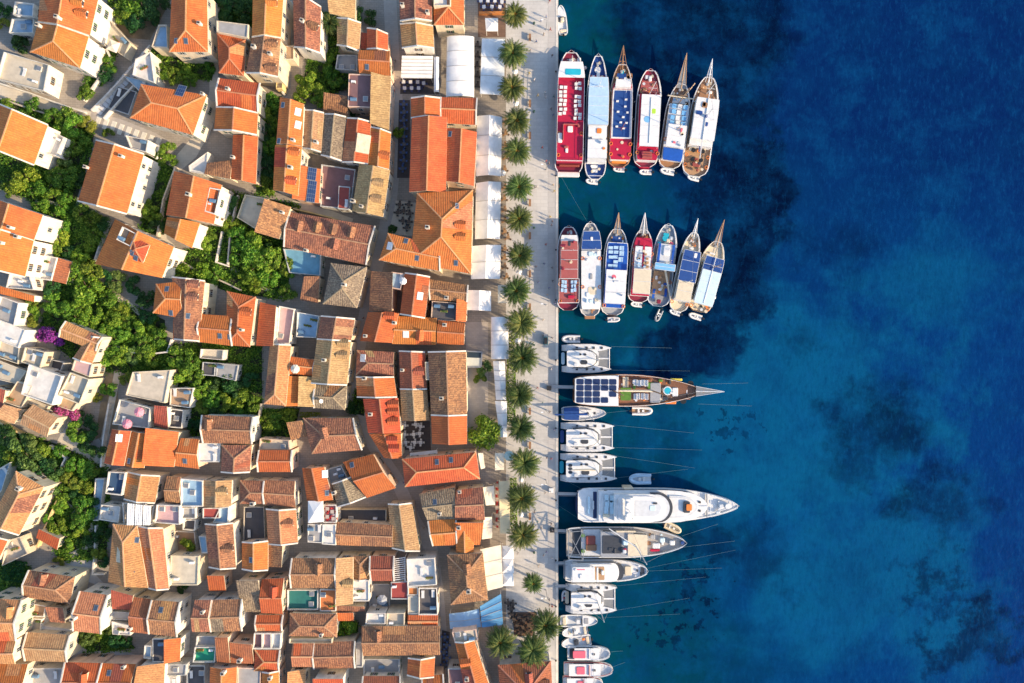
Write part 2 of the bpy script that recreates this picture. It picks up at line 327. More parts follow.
for pts, m in (([(399, 100), (410, 100), (410, 178), (397, 178)], 'shade_dark_deck'), ([(402, 421), (430, 421), (431, 450), (404, 450)], 'shade_dark_deck'), ([(401, 78), (440, 78), (440, 94), (400, 94)], 'shade_dark_deck'),  # alley terrace: shade around the tables painted as a dark floor
               ([(478, -5), (505.5, -5), (505.5, 37), (478, 37)], 'brown_deck'), ([(513, 612), (537, 612), (534, 636), (514, 636)], 'brown_deck'), ([(442, 630), (450, 632), (447, 668), (441, 668)], 'shade_dark_deck')):
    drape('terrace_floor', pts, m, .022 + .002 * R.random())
strip('path', [(292, 204), (310, 208), (330, 214), (352, 222)], 7, 'path_pale', .018)
strip('path', [(60, 436), (80, 448), (108, 470)], 10, 'path_pale', .03)
strip('path', [(118, 372), (112, 400), (104, 440)], 7, 'path_pale', .03)
strip('path', [(84, 262), (100, 290), (130, 305), (150, 322)], 5, 'path_pale', .03)
strip('path', [(60, 498), (72, 510), (90, 516), (92, 545), (70, 556)], 6, 'path_pale', .03)
strip('path', [(36, 200), (58, 205), (72, 212)], 5, 'path_pale', .03)
strip('path', [(180, 345), (184, 372), (200, 400), (230, 416)], 4, 'path_pale', .03)
strip('path', [(232, 268), (252, 282), (290, 300)], 5, 'path_pale', .03)
strip('path', [(50, 126), (60, 150), (56, 172), (46, 196)], 4, 'path_pale', .03)
# ------------------------------------------------------------------ houses
HOUSES = []      # (quad in plan, eave z) of every mass, so that windows are left out where a neighbour stands
PENDING = []     # windows are set once all houses stand
def seg_in(poly, p):
    c = False; n = len(poly)
    for i in range(n):
        a, b = poly[i], poly[(i + 1) % n]
        if (a[1] > p[1]) != (b[1] > p[1]) and p[0] < (b[0] - a[0]) * (p[1] - a[1]) / (b[1] - a[1]) + a[0]: c = not c
    return c
def window_mesh(k):
    b = MB()
    b.box(-.48, .48, -.05, .05, -.70, .70, 3); b.box(-.42, .42, .05, .06, -.63, .63, 1); b.box(-.02, .02, .06, .08, -.63, .63, 0)
    b.box(-.88, -.50, -.02, .08, -.66, .66, 2); b.box(.50, .88, -.02, .08, -.66, .66, 2); b.box(-.58, .58, -.05, .14, -.80, -.72, 3)
    o = b.build('window', [M_WHITE, M_GLASS, M_SHUT[k], M_STONE]); me = o.data; bpy.data.objects.remove(o); return me
WIN = [window_mesh(k) for k in range(4)]
def roof_frame(spec, quad, ze):
    q = [P(quad[2 * i], quad[2 * i + 1], ze) for i in range(4)]
    if spec[0] == 'H': q = [q[3], q[0], q[1], q[2]]
    return q
RIDGECOL = {'o': (.66, .33, .15), 'r': (.55, .22, .11), 'm': (.50, .2, .12), 'k': (.66, .36, .19), 't': (.50, .34, .19), 'b': (.45, .25, .14), 'g': (.38, .29, .18)}
def leafy(): return col('planter_green', (.08, .17, .03), .7, .5)
def make_mass(root, off, spec, rc, quad, ze, zg, wall, pitch, first):
    """one roofed volume: walls and roof as parts; returns the roof part"""
    q = roof_frame(spec, quad, ze); A, B, Cc, D = q; ctr = (A + B + Cc + D) / 4
    HOUSES.append(([(p.x, p.y) for p in q], ze))
    ins = [p + (ctr - p) * min(.22, .42 / max(.1, (ctr - p).length)) for p in q]
    for p in ins: p.z = 0
    wm = wallmat(wall); wb = MB(); rb = MB(); ridge = []
    f = .5
    if spec[0] == 'F':
        wb.prism([(p.x, p.y) for p in q], zg, ze, 0, top=False); rb2 = MB()
        iq = [p + (ctr - p) * min(.2, .28 / (ctr - p).length) for p in q]
        ph = .75 if len(spec) == 1 else .25
        fl = MB(); fl.face([D, Cc, B, A]); floor = fl.build('roof_terrace' if len(spec) == 1 else 'flat_roof', flatmat(rc), root, off)
        pp = MB()
        for i in range(4):
            j = (i + 1) % 4; a, b2, c, d = q[i], q[j], iq[j], iq[i]; up = Vector((0, 0, ph))
            pp.face([b2, a, a + up, b2 + up]); pp.face([d, c, c + up, d + up]); pp.face([b2 + up, a + up, d + up, c + up])
        pp.build('parapet', wm, root, off)
        wb.build('wall', wm, root, off); walls = [(q[i], q[(i + 1) % 4]) for i in range(4)]
        w1, l1 = (B - A).length, (D - A).length
        if w1 > 2.6 and l1 > 2.6:      # fixtures of a used roof: cooling units, tanks, hatches, planters
            ex = (B - A).normalized(); spots = [(.22, .25), (.78, .22), (.25, .78), (.76, .74), (.5, .5)]; R.shuffle(spots)
            for u, v in spots[:R.choice((1, 2, 2, 3)) if w1 * l1 > 14 else 1]:
                p = A.lerp(B, u).lerp(D.lerp(Cc, u), v); M = Matrix.Translation(p) @ Matrix.Rotation(math.atan2(ex.y, ex.x), 4, 'Z'); k = R.randrange(5); m = MB()
                if k == 0: m.box(-.5, .5, -.25, .25, .08, .75, 0, M); m.box(-.35, .35, -.27, -.25, .15, .68, 1, M); m.build('air_conditioner', [M_WHITE, M_DARK], root, off)
                elif k == 1: m.tube([M @ Vector((-.7, 0, .55)), M @ Vector((.7, 0, .55))], .45, 10); m.build('water_tank', col('tank_blue', (.12, .22, .34), .4), root, off)
                elif k == 2: m.box(-.6, .6, -.6, .6, 0, .35, 0, M); m.box(-.5, .5, -.5, .5, .35, .39, 1, M); m.build('roof_hatch', [wallmat('w'), M_GREYMETAL], root, off)
                elif k == 3:
                    m.box(-.9, .9, -.2, .2, 0, .4, 0, M); pl = m.build('planter_box', col('terracotta_box', (.40, .15, .07), .9), root, off); m = MB()
                    for _ in range(70):
                        a_ = Vector((R.uniform(-.9, .9), R.uniform(-.28, .28), R.uniform(.35, .8))); n_ = Vector((R.uniform(-1, 1), R.uniform(-1, 1), 1)).normalized(); x_ = n_.orthogonal().normalized() * .13; y_ = n_.cross(x_) * .7; m.face([M @ (a_ - x_), M @ (a_ - y_), M @ (a_ + x_), M @ (a_ + y_)])
                    m.build('planter_leaves', leafy(), pl, off)
                else:
                    m.box(-.35, .35, -.95, .95, .25, .35, 0, M); m.box(-.35, .35, .55, .95, .35, .6, 0, M); m.build('roof_bench', col('bench_' + R.choice('ab'), R.choice(((.55, .42, .28), (.70, .69, .66)))), root, off)
        PENDING.append((root, off, walls, zg, ze)); return floor, fl
    wid = ((A - B).length + (D - Cc).length) / 2; lng = ((A - D).length + (B - Cc).length) / 2
    if spec[0] == 'S':
        s = spec[1]; px = {'R': (A, D), 'L': (B, Cc), 'B': (A, B), 'T': (D, Cc)}[s]
        run = wid if s in 'RL' else lng; rise = run * pitch * .8
        for p in px: p.z += rise
        order = {'R': [Cc, B, A, D], 'L': [A, D, Cc, B], 'B': [D, Cc, B, A], 'T': [B, A, D, Cc]}[s]
        faces = [order]; outline = [D, Cc, B, A]; tops = [p.z - .06 for p in q]; peaks = {}
    else:
        rise = wid / 2 * pitch; M1 = A.lerp(B, f); M2 = D.lerp(Cc, f); M1.z += rise; M2.z += rise
        ax = (M2 - M1); L = ax.length; ax = ax / L; hi = min(wid * .5, L * .48)
        ht = 't' in spec or 'l' in spec; hb = 'b' in spec or 'r' in spec
        if ht: M1 = M1 + ax * hi
        if hb: M2 = M2 - ax * hi
        faces = [[A, D, M2, M1], [Cc, B, M1, M2]]
        if ht: faces.append([B, A, M1])
        if hb: faces.append([D, Cc, M2])
        outline = [D, Cc, B, A] if ht and hb else None
        tops = [ze - .06] * 4; peaks = {}
        if not ht: peaks[0] = (ins[0].lerp(ins[1], f), M1.z - .1)
        if not hb: peaks[2] = (ins[2].lerp(ins[3], 1 - f), M2.z - .1)
        outline = [D, Cc] + ([] if hb else []) + [B, A]
        ridge = [(M1, M2)] + ([(M1, A), (M1, B)] if ht else []) + ([(M2, D), (M2, Cc)] if hb else [])
    for fc in faces: rb.face([p.copy() for p in fc], 0, True)
    th = Vector((0, 0, -.2))
    for fc in faces: rb.face([p + th for p in fc][::-1], 1)
    cnt = {}
    for fc in faces:
        for a, c in zip(fc, fc[1:] + fc[:1]): cnt[(tuple(a), tuple(c))] = 1
    for (a, c) in list(cnt):
        if (c, a) not in cnt: rb.face([Vector(c), Vector(a), Vector(a) + th, Vector(c) + th], 1)
    roof = rb.build('roof', [MATS['roof_' + rc], MATS['wall_c'] if 'wall_c' in MATS else wallmat('c')], root, off)
    for i in range(4):
        j = (i + 1) % 4; a, c = ins[i], ins[j]
        loop = [Vector((c.x, c.y, zg)), Vector((a.x, a.y, zg)), Vector((a.x, a.y, tops[i] if spec[0] == 'S' else tops[i]))]
        if i in peaks: loop.append(Vector((peaks[i][0].x, peaks[i][0].y, peaks[i][1])))
        loop.append(Vector((c.x, c.y, tops[j]))); wb.face(loop)
    wb.build('wall', wm, root, off)
    if spec[0] in 'VH' and rc in 'btgkmro' and R.random() < .5:      # a stretch of the slope relaid with other tiles
        Ls = [(A, D, M2, M1), (Cc, B, M1, M2)]; a, d, m2, m1 = R.choice(Ls); t0 = R.uniform(.0, .6); t1 = min(1, t0 + R.uniform(.2, .45)); up = R.choice((1, 1, .5))
        e0, e1 = a.lerp(d, t0), a.lerp(d, t1); r0, r1 = m1.lerp(m2, t0), m1.lerp(m2, t1); nn = (e1 - e0).cross(r0 - e0).normalized() * .03
        pb = MB(); pb.face([e0 + nn, e1 + nn, e1.lerp(r1, up) + nn, e0.lerp(r0, up) + nn], 0, True)
        pb.build('roof_patch', MATS['roof_' + R.choice({'b': 'btgkm', 't': 'bgkt', 'g': 'btg', 'k': 'kbo', 'm': 'rmb', 'r': 'romk', 'o': 'orok'}[rc])], roof, off)
    if ridge:
        cb = MB()
        for a, c in ridge: cb.bar(a + Vector((0, 0, .03)), c + Vector((0, 0, .03)), .30, .14)
        cb.build('ridge_cap', col('ridge_' + rc, RIDGECOL[rc], .9, .25), roof, off)
    if spec[0] in 'VH' and R.random() < .6:      # mortared copings along the gable edges
        for a, c, pk in ((A, B, M1), (D, Cc, M2)):
            if (pk is M1 and ht) or (pk is M2 and hb): continue
            cb = MB()
            for e_ in (a, c): cb.bar(e_ + Vector((0, 0, .05)), pk + Vector((0, 0, .05)), .34, .2)
            cb.build('gable_coping', wallmat('w'), roof, off)
    PENDING.append((root, off, [(ins[i], ins[(i + 1) % 4]) for i in range(4)], zg, ze))
    return roof, rb
def add_dormer(roof, off, hit, ax, d, rc, wall):
    s = ax[d]; t = Vector((-s.y, s.x, 0)); w = .78; F = hit + s * .7; Bk = hit - s * 1.7
    z0 = hit.z - .9; e = hit.z + .5; rz = hit.z + 1.05
    p = lambda base, k, z: Vector((base.x + t.x * k, base.y + t.y * k, z))
    b = MB(); b.face([p(F, -w, z0), p(F, w, z0), p(F, w, e), p(F, 0, rz), p(F, -w, e)])
    b.face([p(F, -w, z0), p(F, -w, e), p(Bk, -w, e), p(Bk, -w, z0)]); b.face([p(F, w, z0), p(Bk, w, z0), p(Bk, w, e), p(F, w, e)])
    dm = b.build('dormer', wallmat(wall), roof, off)
    F2 = F + s * .2; w2 = w + .2; r = MB(); e2 = e - .05; zr = rz + .08
    r.face([p(F2, w2, e2), p(Bk, w2, e2), p(Bk, 0, zr), p(F2, 0, zr)], 0, True); r.face([p(Bk, -w2, e2), p(F2, -w2, e2), p(F2, 0, zr), p(Bk, 0, zr)], 0, True)
    r.face([p(F2, 0, zr), p(F2, 0, zr - .14), p(F2, w2, e2 - .14), p(F2, w2, e2)]); r.face([p(F2, 0, zr), p(F2, -w2, e2), p(F2, -w2, e2 - .14), p(F2, 0, zr - .14)])
    r.build('dormer_roof', MATS['roof_' + rc], roof, off)
    g = MB(); f2 = F + s * .03; g.face([p(f2, -.5, hit.z - .3), p(f2, .5, hit.z - .3), p(f2, .5, hit.z + .6), p(f2, -.5, hit.z + .6)]); g.build('dormer_window', M_GLASS, roof, off)
def house(label, h, wall, roofs, ex='', name='house', cat='house', pitch=.37):
    q0 = roofs[0][2]; cx, cy = sum(q0[0::2]) / 4, sum(q0[1::2]) / 4
    base = PG(cx, cy); h = (h * .84 if cy > 470 and h > 5.5 else h) + R.uniform(-.25, .25)
    root = empty(name, base, label, cat); done = []
    for i, r in enumerate(roofs):
        spec, rc, quad = r[:3]; dh = r[3] if len(r) > 3 else -.07 * i
        ze = gz(P(sum(quad[0::2]) / 4, sum(quad[1::2]) / 4, 6).x) + h + dh
        zmin = min(gz(P(quad[2 * k], quad[2 * k + 1], 6).x) for k in range(4)) - .6
        ro, rb = make_mass(root, base, spec, rc, quad, ze, zmin, wall, pitch * R.uniform(.93, 1.07), i == 0)
        A, B, Cc, D = [P(quad[2 * k], quad[2 * k + 1], ze) for k in range(4)]
        x = (B - A + Cc - D); y = (D - A + Cc - B); x.z = y.z = 0; x.normalize(); y.normalize()
        done.append((ro, BVHTree.FromPolygons([tuple(v) for v in rb.v], [f for f in rb.f]), {'R': x, 'L': -x, 'B': y, 'T': -y}, rc))
    for tok in ex.split():
        k = tok[0]; d = tok[-1] if tok[-1] in 'RLTB' else None
        px, py = [float(v) for v in tok[1:].rstrip('RLTB').split(',')]
        o = Vector((0, 0, CH)); dr = (P(px, py, 0) - o).normalized(); best = None
        for ro, bvh, ax, rc in done:
            hit = bvh.ray_cast(o, dr)
            if hit[0] is not None and (best is None or hit[3] < best[0]): best = (hit[3], hit[0], hit[1], ro, ax, rc)
        if not best: continue
        _, loc, n, ro, ax, rc = best
        if n.z < 0: n = -n
        X = (ax['R'] - n * ax['R'].dot(n)).normalized(); Y = n.cross(X); M = Matrix.Translation(loc) @ Matrix((X, Y, n)).transposed().to_4x4()
        if k == 's':
            b = MB(); b.box(-.48, .48, -.66, .66, -.05, .10, 0, M); b.box(-.37, .37, -.55, .55, .10, .12, 1, M); b.build('skylight', [M_GREYMETAL, col('skylight_glass', (.06, .09, .14), .08)], ro, base)
        elif k == 'w':
            b = MB(); b.box(-.7, .7, -.9, .9, -.05, .10, 0, M); b.box(-.55, .55, -.75, .75, .10, .12, 1, M); b.build('skylight', [M_WHITE, col('skylight_pale', (.65, .67, .68), .1)], ro, base)
        elif k == 'p':
            b = MB(); b.box(-1.0, 1.0, -1.5, 1.5, .08, .16, 0, M)
            for i in range(4):
                for j in range(3): b.box(-.92 + i * .47, -.92 + i * .47 + .43, -1.4 + j * .95, -1.4 + j * .95 + .9, .16, .17, 1, M)
            b.build('solar_panel', [M_GREYMETAL, col('solar_cells', (.025, .05, .13), .15)], ro, base)
        elif k == 'k':
            b = MB(); x, y, z = loc; s = R.uniform(.32, .45); hh = R.uniform(1.0, 1.5)
            Mz = Matrix.Translation(loc) @ Matrix.Rotation(math.atan2(ax['R'].y, ax['R'].x), 4, 'Z')
            b.box(-s, s, -s * .8, s * .8, -.6, hh, 0, Mz); b.box(-s - .1, s + .1, -s * .8 - .1, s * .8 + .1, hh, hh + .12, 1, Mz); b.box(-s * .6, s * .6, -s * .5, s * .5, hh + .12, hh + .3, 2, Mz)
            b.build('chimney', [wallmat('w'), M_STONE, M_DARK], ro, base)
        elif k == 'd': add_dormer(ro, base, loc, ax, d, rc, wall)
        elif k == 'a':
            b = MB(); Mz = Matrix.Translation(loc + Vector((0, 0, .9))); b.tube([loc, loc + Vector((0, 0, .9))], .05, 5)
            ring = []
            for i in range(3):
                rr = (.0, .3, .5)[i]; ring.append([Mz @ (Matrix.Rotation(.7, 4, 'Y') @ Vector((rr * math.cos(a * math.pi / 5), rr * math.sin(a * math.pi / 5), rr * rr * .5))) for a in range(10)])
            for i in range(2):
                for a in range(10): b.face([ring[i][a], ring[i][(a + 1) % 10], ring[i + 1][(a + 1) % 10], ring[i + 1][a]])
            b.build('satellite_dish', M_WHITE, ro, base)
        elif k == 'c':      # square cutout terrace / light box standing on the slope
            b = MB(); b.box(-1.6, 1.6, -2.2, 2.2, -.5, .55, 0, M); b.build('roof_box', wallmat('c'), ro, base)
    return root
def finish_windows():
    n = 0
    for root, off, walls, zg, ze in PENDING:
        k = R.randrange(4); base = zg + .6
        for a, c in walls:
            a = Vector((a.x, a.y, 0)); c = Vector((c.x, c.y, 0)); e = c - a; L = e.length
            if L < 2.6: continue
            u = e / L; nrm = Vector((u.y, -u.x, 0)); mid = (a + c) / 2
            # the quads run clockwise seen from above, so the outward normal is on the left of the run
            ctr = sum((p[0] for p in walls), Vector()) / 4; ctr.z = 0
            if nrm.dot(mid - ctr) < 0: nrm = -nrm
            if nrm.dot(-mid.normalized()) < .05 and mid.length > 25: continue
            cols = max(1, int((L - .8) / 3.3)); floors = [z for z in (ze - 1.5, ze - 4.4) if z > base + 1.2]
            for z in floors:
                for i in range(cols):
                    p = a + u * (L * (i + .5) / cols); q = p + nrm * .9
                    if any(zz > z - .3 and seg_in(pl, q) for pl, zz in HOUSES): continue
                    if R.random() < .25: continue
                    w_ = bpy.data.objects.new('window', WIN[k]); C.objects.link(w_); w_.parent = root
                    w_.location = Vector((p.x, p.y, z)) + nrm * .03 - off
                    w_.rotation_euler = (0, 0, math.atan2(nrm.y, nrm.x) - math.pi / 2); n += 1
    return n
# ------------------------------------------------------------------ the town, block by block (roof outline at the eaves on the survey grid)
hs = house
# north-west, villas among gardens
hs('big orange villa joined to a dormered one, half-hipped roof, white terraces around it', 8, 'w', [('Vb', 'o', (38, 22, 89, 36, 80, 68, 30, 52))], 'k41,27')
hs('orange-roofed villa with two big dormers facing the white side facade', 8.4, 'w', [('V', 'o', (41, -14, 99, -4, 90, 35, 38, 21))], 'd84,14R d80,3R k60,19')
hs('white flat-roofed annex with blue shade in its roof colour beside the big orange villa', 4.5, 'w', [('F', 'B', (17, 3, 36, 5, 35, 18, 15, 16)), ('F', 'B', (14, 20, 36, 20, 35, 34, 11, 34), -1)], name='annex', cat='annex')  # white annex, its cool shade painted into the blue roof colour
hs('broad cream rooftop terrace below the big orange villa, bare concrete', 4, 'w', [('F', 'C', (6, 53, 51, 66, 46, 92, -2, 80))], name='terrace_house', cat='terrace house')
hs('beige paved terrace with a cream parasol beside dark trees and a stairway', 2.2, 'c', [('F', 'C', (106, 16, 132, 44, 126, 58, 102, 42))], name='raised_terrace', cat='terrace')
hs('small white cube house beside the stone stairway', 4.5, 'w', [('F', 'W', (137, 60, 152, 53, 156, 84, 134, 76))])
hs('orange villa with two skylights and a chimney, pale glass terrace alongside', 8, 'c', [('Vb', 'o', (172, -14, 207, -10, 208, 52, 169, 52)), ('F', 'B', (160, 26, 168, 26, 169, 49, 153, 48), -3)], 's176,41 s186,41 k201,25')
hs('square red hip-roofed house under a grey flat roof', 7, 'c', [('Vtb', 'r', (217, 33, 246, 40, 244, 76, 219, 73)), ('F-', 'G', (217, 21, 249, 25, 248, 38, 217, 32), 1.2)])
hs('long house with three small dormers on its sunny slope, beside the red hip-roofed house', 9, 'c', [('V', 'o', (253, -14, 284, -12, 281, 37, 252, 36)), ('V', 'b', (252, 37, 281, 38, 278, 77, 246, 73), -.5)], 'd274,3R d274,44R d273,68R k271,55 k255,48')
hs('red-roofed house with crosswise ridges and a courtyard wing, near a long green hedge', 7.5, 'c', [('H', 'r', (219, 78, 260, 83, 258, 112, 217, 106)), ('V', 'r', (216, 107, 258, 113, 257, 135, 214, 130), -.3), ('V', 'o', (233, 135, 258, 137, 256, 184, 231, 179), -2.4), ('ST', 'b', (207, 163, 232, 160, 232, 180, 206, 175), -3.2)], 'k234,158 k229,90')
hs('white flat shed roof beside the courtyard of the crosswise red house', 3.5, 'w', [('F-', 'W', (189, 166, 208, 152, 207, 175, 190, 172))], name='shed', cat='shed')
hs('orange corner house with a solar panel and white facade beside pale street', 7.5, 'w', [('Htb', 'o', (141, 84, 207, 95, 193, 135, 130, 118))], 'p181,91 k204,95')
hs('orange and dark-sloped house with a white stepped balcony at picture edge, under the cream path', 7, 'w', [('V', 'o', (-8, 101, 48, 125, 34, 165, -22, 142)), ('F', 'W', (46, 128, 66, 138, 58, 157, 38, 152), -3)])
hs('long orange gabled villa with a white windowed side, grey terrace at its corner', 8, 'w', [('V', 'o', (96, 140, 144, 154, 127, 214, 78, 201)), ('F', 'G', (127, 136, 150, 141, 148, 153, 132, 149), -3.5)], 'k123,157 k88,168')
hs('tall orange twin villa at picture edge with a broad white side wall and two chimneys', 9, 'w', [('V', 'o', (-12, 196, 43, 215, 34, 240, -18, 222)), ('V', 'o', (-18, 222, 34, 240, 25, 277, -30, 262), -.4)], 'k13,228 k19,237 k3,243')
hs('white terrace roof with a brown shed at the foot of the twin villa', 3.4, 'w', [('F', 'W', (45, 255, 59, 258, 53, 281, 38, 279)), ('SR', 'm', (59, 258, 72, 262, 66, 284, 54, 281), -.2)], name='terrace_house', cat='terrace house')
hs('orange house with a dark sunken roof patio and a big pyramid dormer', 7.5, 'w', [('V', 'o', (115, 219, 174, 247, 162, 278, 95, 264)), ('F', 'D', (124, 227, 138, 234, 132, 247, 118, 240), 1.9), ('Vtb', 'r', (132, 236, 150, 245, 143, 263, 125, 255), 2.5)], 's132,253 s136,258')
hs('orange house with a cream cut-out terrace on its sunny slope', 8, 'w', [('V', 'o', (174, 171, 222, 185, 214, 224, 166, 215)), ('F', 'C', (211, 188, 222, 190, 216, 215, 206, 212), .5)], 'k190,195')
hs('small orange gabled house attached below the cut-out terrace house', 6.3, 'w', [('V', 'o', (167, 217, 200, 223, 192, 248, 164, 233))], 'k176,217')
hs('tan old-tiled house with one rough slope beside a pale terrace', 6.5, 'c', [('SR', 'b', (267, 200, 291, 207, 279, 239, 257, 233)), ('F', 'C', (246, 195, 268, 199, 259, 231, 238, 218), -3.4)], 'k283,213')
hs('long brown house with four crosswise dormers facing a stone path', 6.5, 'c', [('H', 'b', (290, 212, 375, 226, 366, 265, 284, 247))], 'd300,225T d318,226T d334,228T d352,231T d335,246B k307,251')
hs('low annex roofed in blue glass panels among trees', 3.2, 'g', [('F', 'Q', (284, 249, 322, 252, 321, 276, 290, 273))], name='glass_annex', cat='annex')
hs('old pyramid-roofed house at a street corner, tan and grey slopes', 6.8, 'c', [('Vtb', 'g', (331, 263, 367, 267, 357, 308, 323, 304))], 'k345,285')
# north, along the upper street
hs('narrow gabled house with a square dormer beside a courtyard palm', 8, 'w', [('V', 'b', (293, -8, 321, 7, 320, 53, 294, 47))], 'd315,27R k303,22')
hs('low tan stone roof at the top of the upper street', 4.5, 's', [('SR', 't', (328, -14, 356, -12, 355, 18, 331, 17))])
hs('tan gabled cottage beside the courtyard palm', 6, 'c', [('V', 't', (337, 18, 361, 23, 359, 51, 337, 45))])
hs('tiny bright orange gabled house beside the upper street', 6, 'p', [('V', 'o', (367, 28, 388, 34, 388, 51, 367, 49))])
hs('red-roofed house with ridge crossing the street front, one skylight', 7, 'p', [('H', 'r', (359, 50, 390, 51, 391, 76, 359, 73))], 's367,67')
hs('tan speckled roof sloping to the street beside a flat brown metal roof', 7, 'p', [('SR', 't', (372, 74, 391, 77, 389, 130, 371, 125)), ('F-', 'M', (349, 74, 372, 75, 371, 108, 348, 107), -.6)])
hs('tan and plum gabled house at picture top above the striped white awning', 8.5, 'c', [('V', 'b', (399, -12, 432, -10, 432, 21, 400, 21))], 'k403,7 k428,14')
hs('pink-sloped gabled house directly above the striped white awning', 7.4, 'w', [('V', 'k', (400, 24, 433, 26, 434, 48, 402, 48))])
hs('bright orange hipped house at picture top with a small white roof terrace', 8, 'c', [('Vtb', 'o', (433, -14, 464, -13, 464, 25, 434, 25)), ('F', 'W', (434, -4, 451, -4, 451, 7, 434, 7), 1.2)])
hs('orange house with thin dark upper slope below the big white sail canopy', 7, 'c', [('H', 'o', (441, 97, 477, 98, 476, 125, 441, 123))])
hs('tall orange gabled house between the long awnings and the great orange hall', 8.4, 'p', [('V', 'o', (447, 128, 477, 132, 474, 186, 445, 181))], 's450,134')
hs('great orange hall with its long ridge parallel to the alley', 9, 'c', [('V', 'o', (412, 118, 447, 117, 446, 192, 409, 192)), ('V', 'r', (411, 98, 440, 98, 440, 117, 411, 118), -1.2)])
hs('orange palace of crossing hipped roofs with skylights, enclosing a café courtyard', 9.5, 'c', [('Vtb', 'o', (417, 193, 473, 190, 471, 274, 410, 262)), ('Hl', 'o', (388, 233, 440, 246, 440, 271, 379, 260), -.1)], 's406,241 s417,258 s457,206 s456,263 w390,246 d462,225R d462,237R k428,228 k441,184')
hs('long two-part house with two white skylights and small dormers, beside the tall hedge', 8, 'w', [('V', 'o', (280, 97, 304, 104, 302, 146, 276, 144)), ('V', 'o', (275, 145, 302, 147, 298, 196, 273, 190), -.3)], 's283,105 s279,141 w298,112 w298,125 k294,141 d296,152R k291,168 d293,181R')
hs('narrow yellow-tan gabled house between a courtyard and mottled twin roofs', 7, 'c', [('V', 't', (305, 110, 324, 113, 321, 152, 303, 148))], 'k317,143')
hs('grey mottled gabled house with a white gable pierced by windows', 7, 'w', [('V', 'g', (325, 114, 346, 117, 342, 161, 321, 155))])
hs('orange-red house with a long white skylight box on its roof', 7.6, 'w', [('V', 'r', (347, 118, 371, 122, 368, 164, 342, 162))], 'c363,144')
hs('slim orange gabled house fronting the alley opposite the blue-seated terrace', 7.4, 'p', [('V', 'o', (371, 127, 391, 133, 389, 170, 368, 166))], 'd386,156R')
hs('mottled house with two tiled dormers over the alley and a white gable', 7.6, 'w', [('V', 't', (359, 164, 390, 170, 383, 217, 352, 211))], 'd380,183R d378,199R k354,202 k362,207')
hs('low brown tiled outbuilding behind the flat metal roof', 4.5, 's', [('SB', 'b', (325, 94, 348, 98, 348, 116, 323, 112))], name='outbuilding', cat='outbuilding')
hs('orange house carrying three solar panels beside a red courtyard shed', 6, 'p', [('SR', 'o', (297, 166, 321, 169, 319, 203, 294, 200))], 'p312,174 p312,187 p311,196')
hs('mauve flat roof around a dark red shed in a courtyard', 3.4, 'g', [('F', 'M', (322, 165, 356, 170, 351, 210, 321, 207)), ('F-', 'R', (339, 186, 350, 187, 349, 210, 338, 209), 1.6)], name='courtyard_house')
# centre-left
hs('orange house with tan hipped wing and two skylights among big trees', 7.5, 'c', [('V', 'b', (172, 277, 205, 281, 199, 341, 174, 339)), ('Hl', 'o', (156, 284, 182, 281, 184, 319, 153, 313), -.1), ('SL', 'r', (173, 320, 191, 321, 190, 341, 173, 340), -1)], 'd196,284R d195,297R s167,289 s171,313 s188,316')
hs('red L-shaped house with two skylights beside a shady yard', 7.5, 'c', [('Vtb', 'r', (227, 291, 256, 297, 250, 347, 226, 345)), ('H', 'r', (200, 314, 232, 316, 232, 346, 199, 342), -.3)], 's220,336 s230,337 k243,330 d248,312R')
hs('bright orange single-slope roof with a white firewall', 6.4, 'w', [('SL', 'o', (260, 302, 278, 306, 275, 346, 256, 346)), ('F', 'P', (280, 306, 295, 309, 290, 344, 277, 344), -1.4)])
hs('salmon house with hipped end and a rusty orange lean-to', 7, 'c', [('Vb', 'k', (270, 344, 291, 345, 286, 406, 264, 404)), ('SR', 'o', (287, 376, 301, 376, 299, 406, 285, 406), -1.2)], 'k267,364')
hs('tan slope roof beside the grey hip of the corner house', 6.4, 'c', [('SR', 't', (300, 376, 316, 377, 314, 407, 299, 406))])
hs('grey and tan hipped corner house over the shady lane', 6.2, 'c', [('Hr', 'g', (315, 385, 347, 386, 345, 410, 314, 408))], 'a322,401')
hs('long mottled house split yellow and brown with two dormers, fronting the alley', 8, 'c', [('V', 'b', (321, 316, 355, 319, 351, 341, 317, 339)), ('V', 't', (317, 339, 351, 341, 347, 385, 311, 383), -.2)], 'd345,343R d344,355R k325,360')
hs('blue-white roof terrace with plants beside the long mottled house', 5, 'w', [('F', 'B', (298, 312, 320, 316, 317, 338, 297, 337))], name='terrace_house', cat='terrace house')
hs('small bright orange house with a parasol on its roof', 6, 'p', [('H', 'o', (288, 356, 315, 360, 313, 376, 287, 374))])
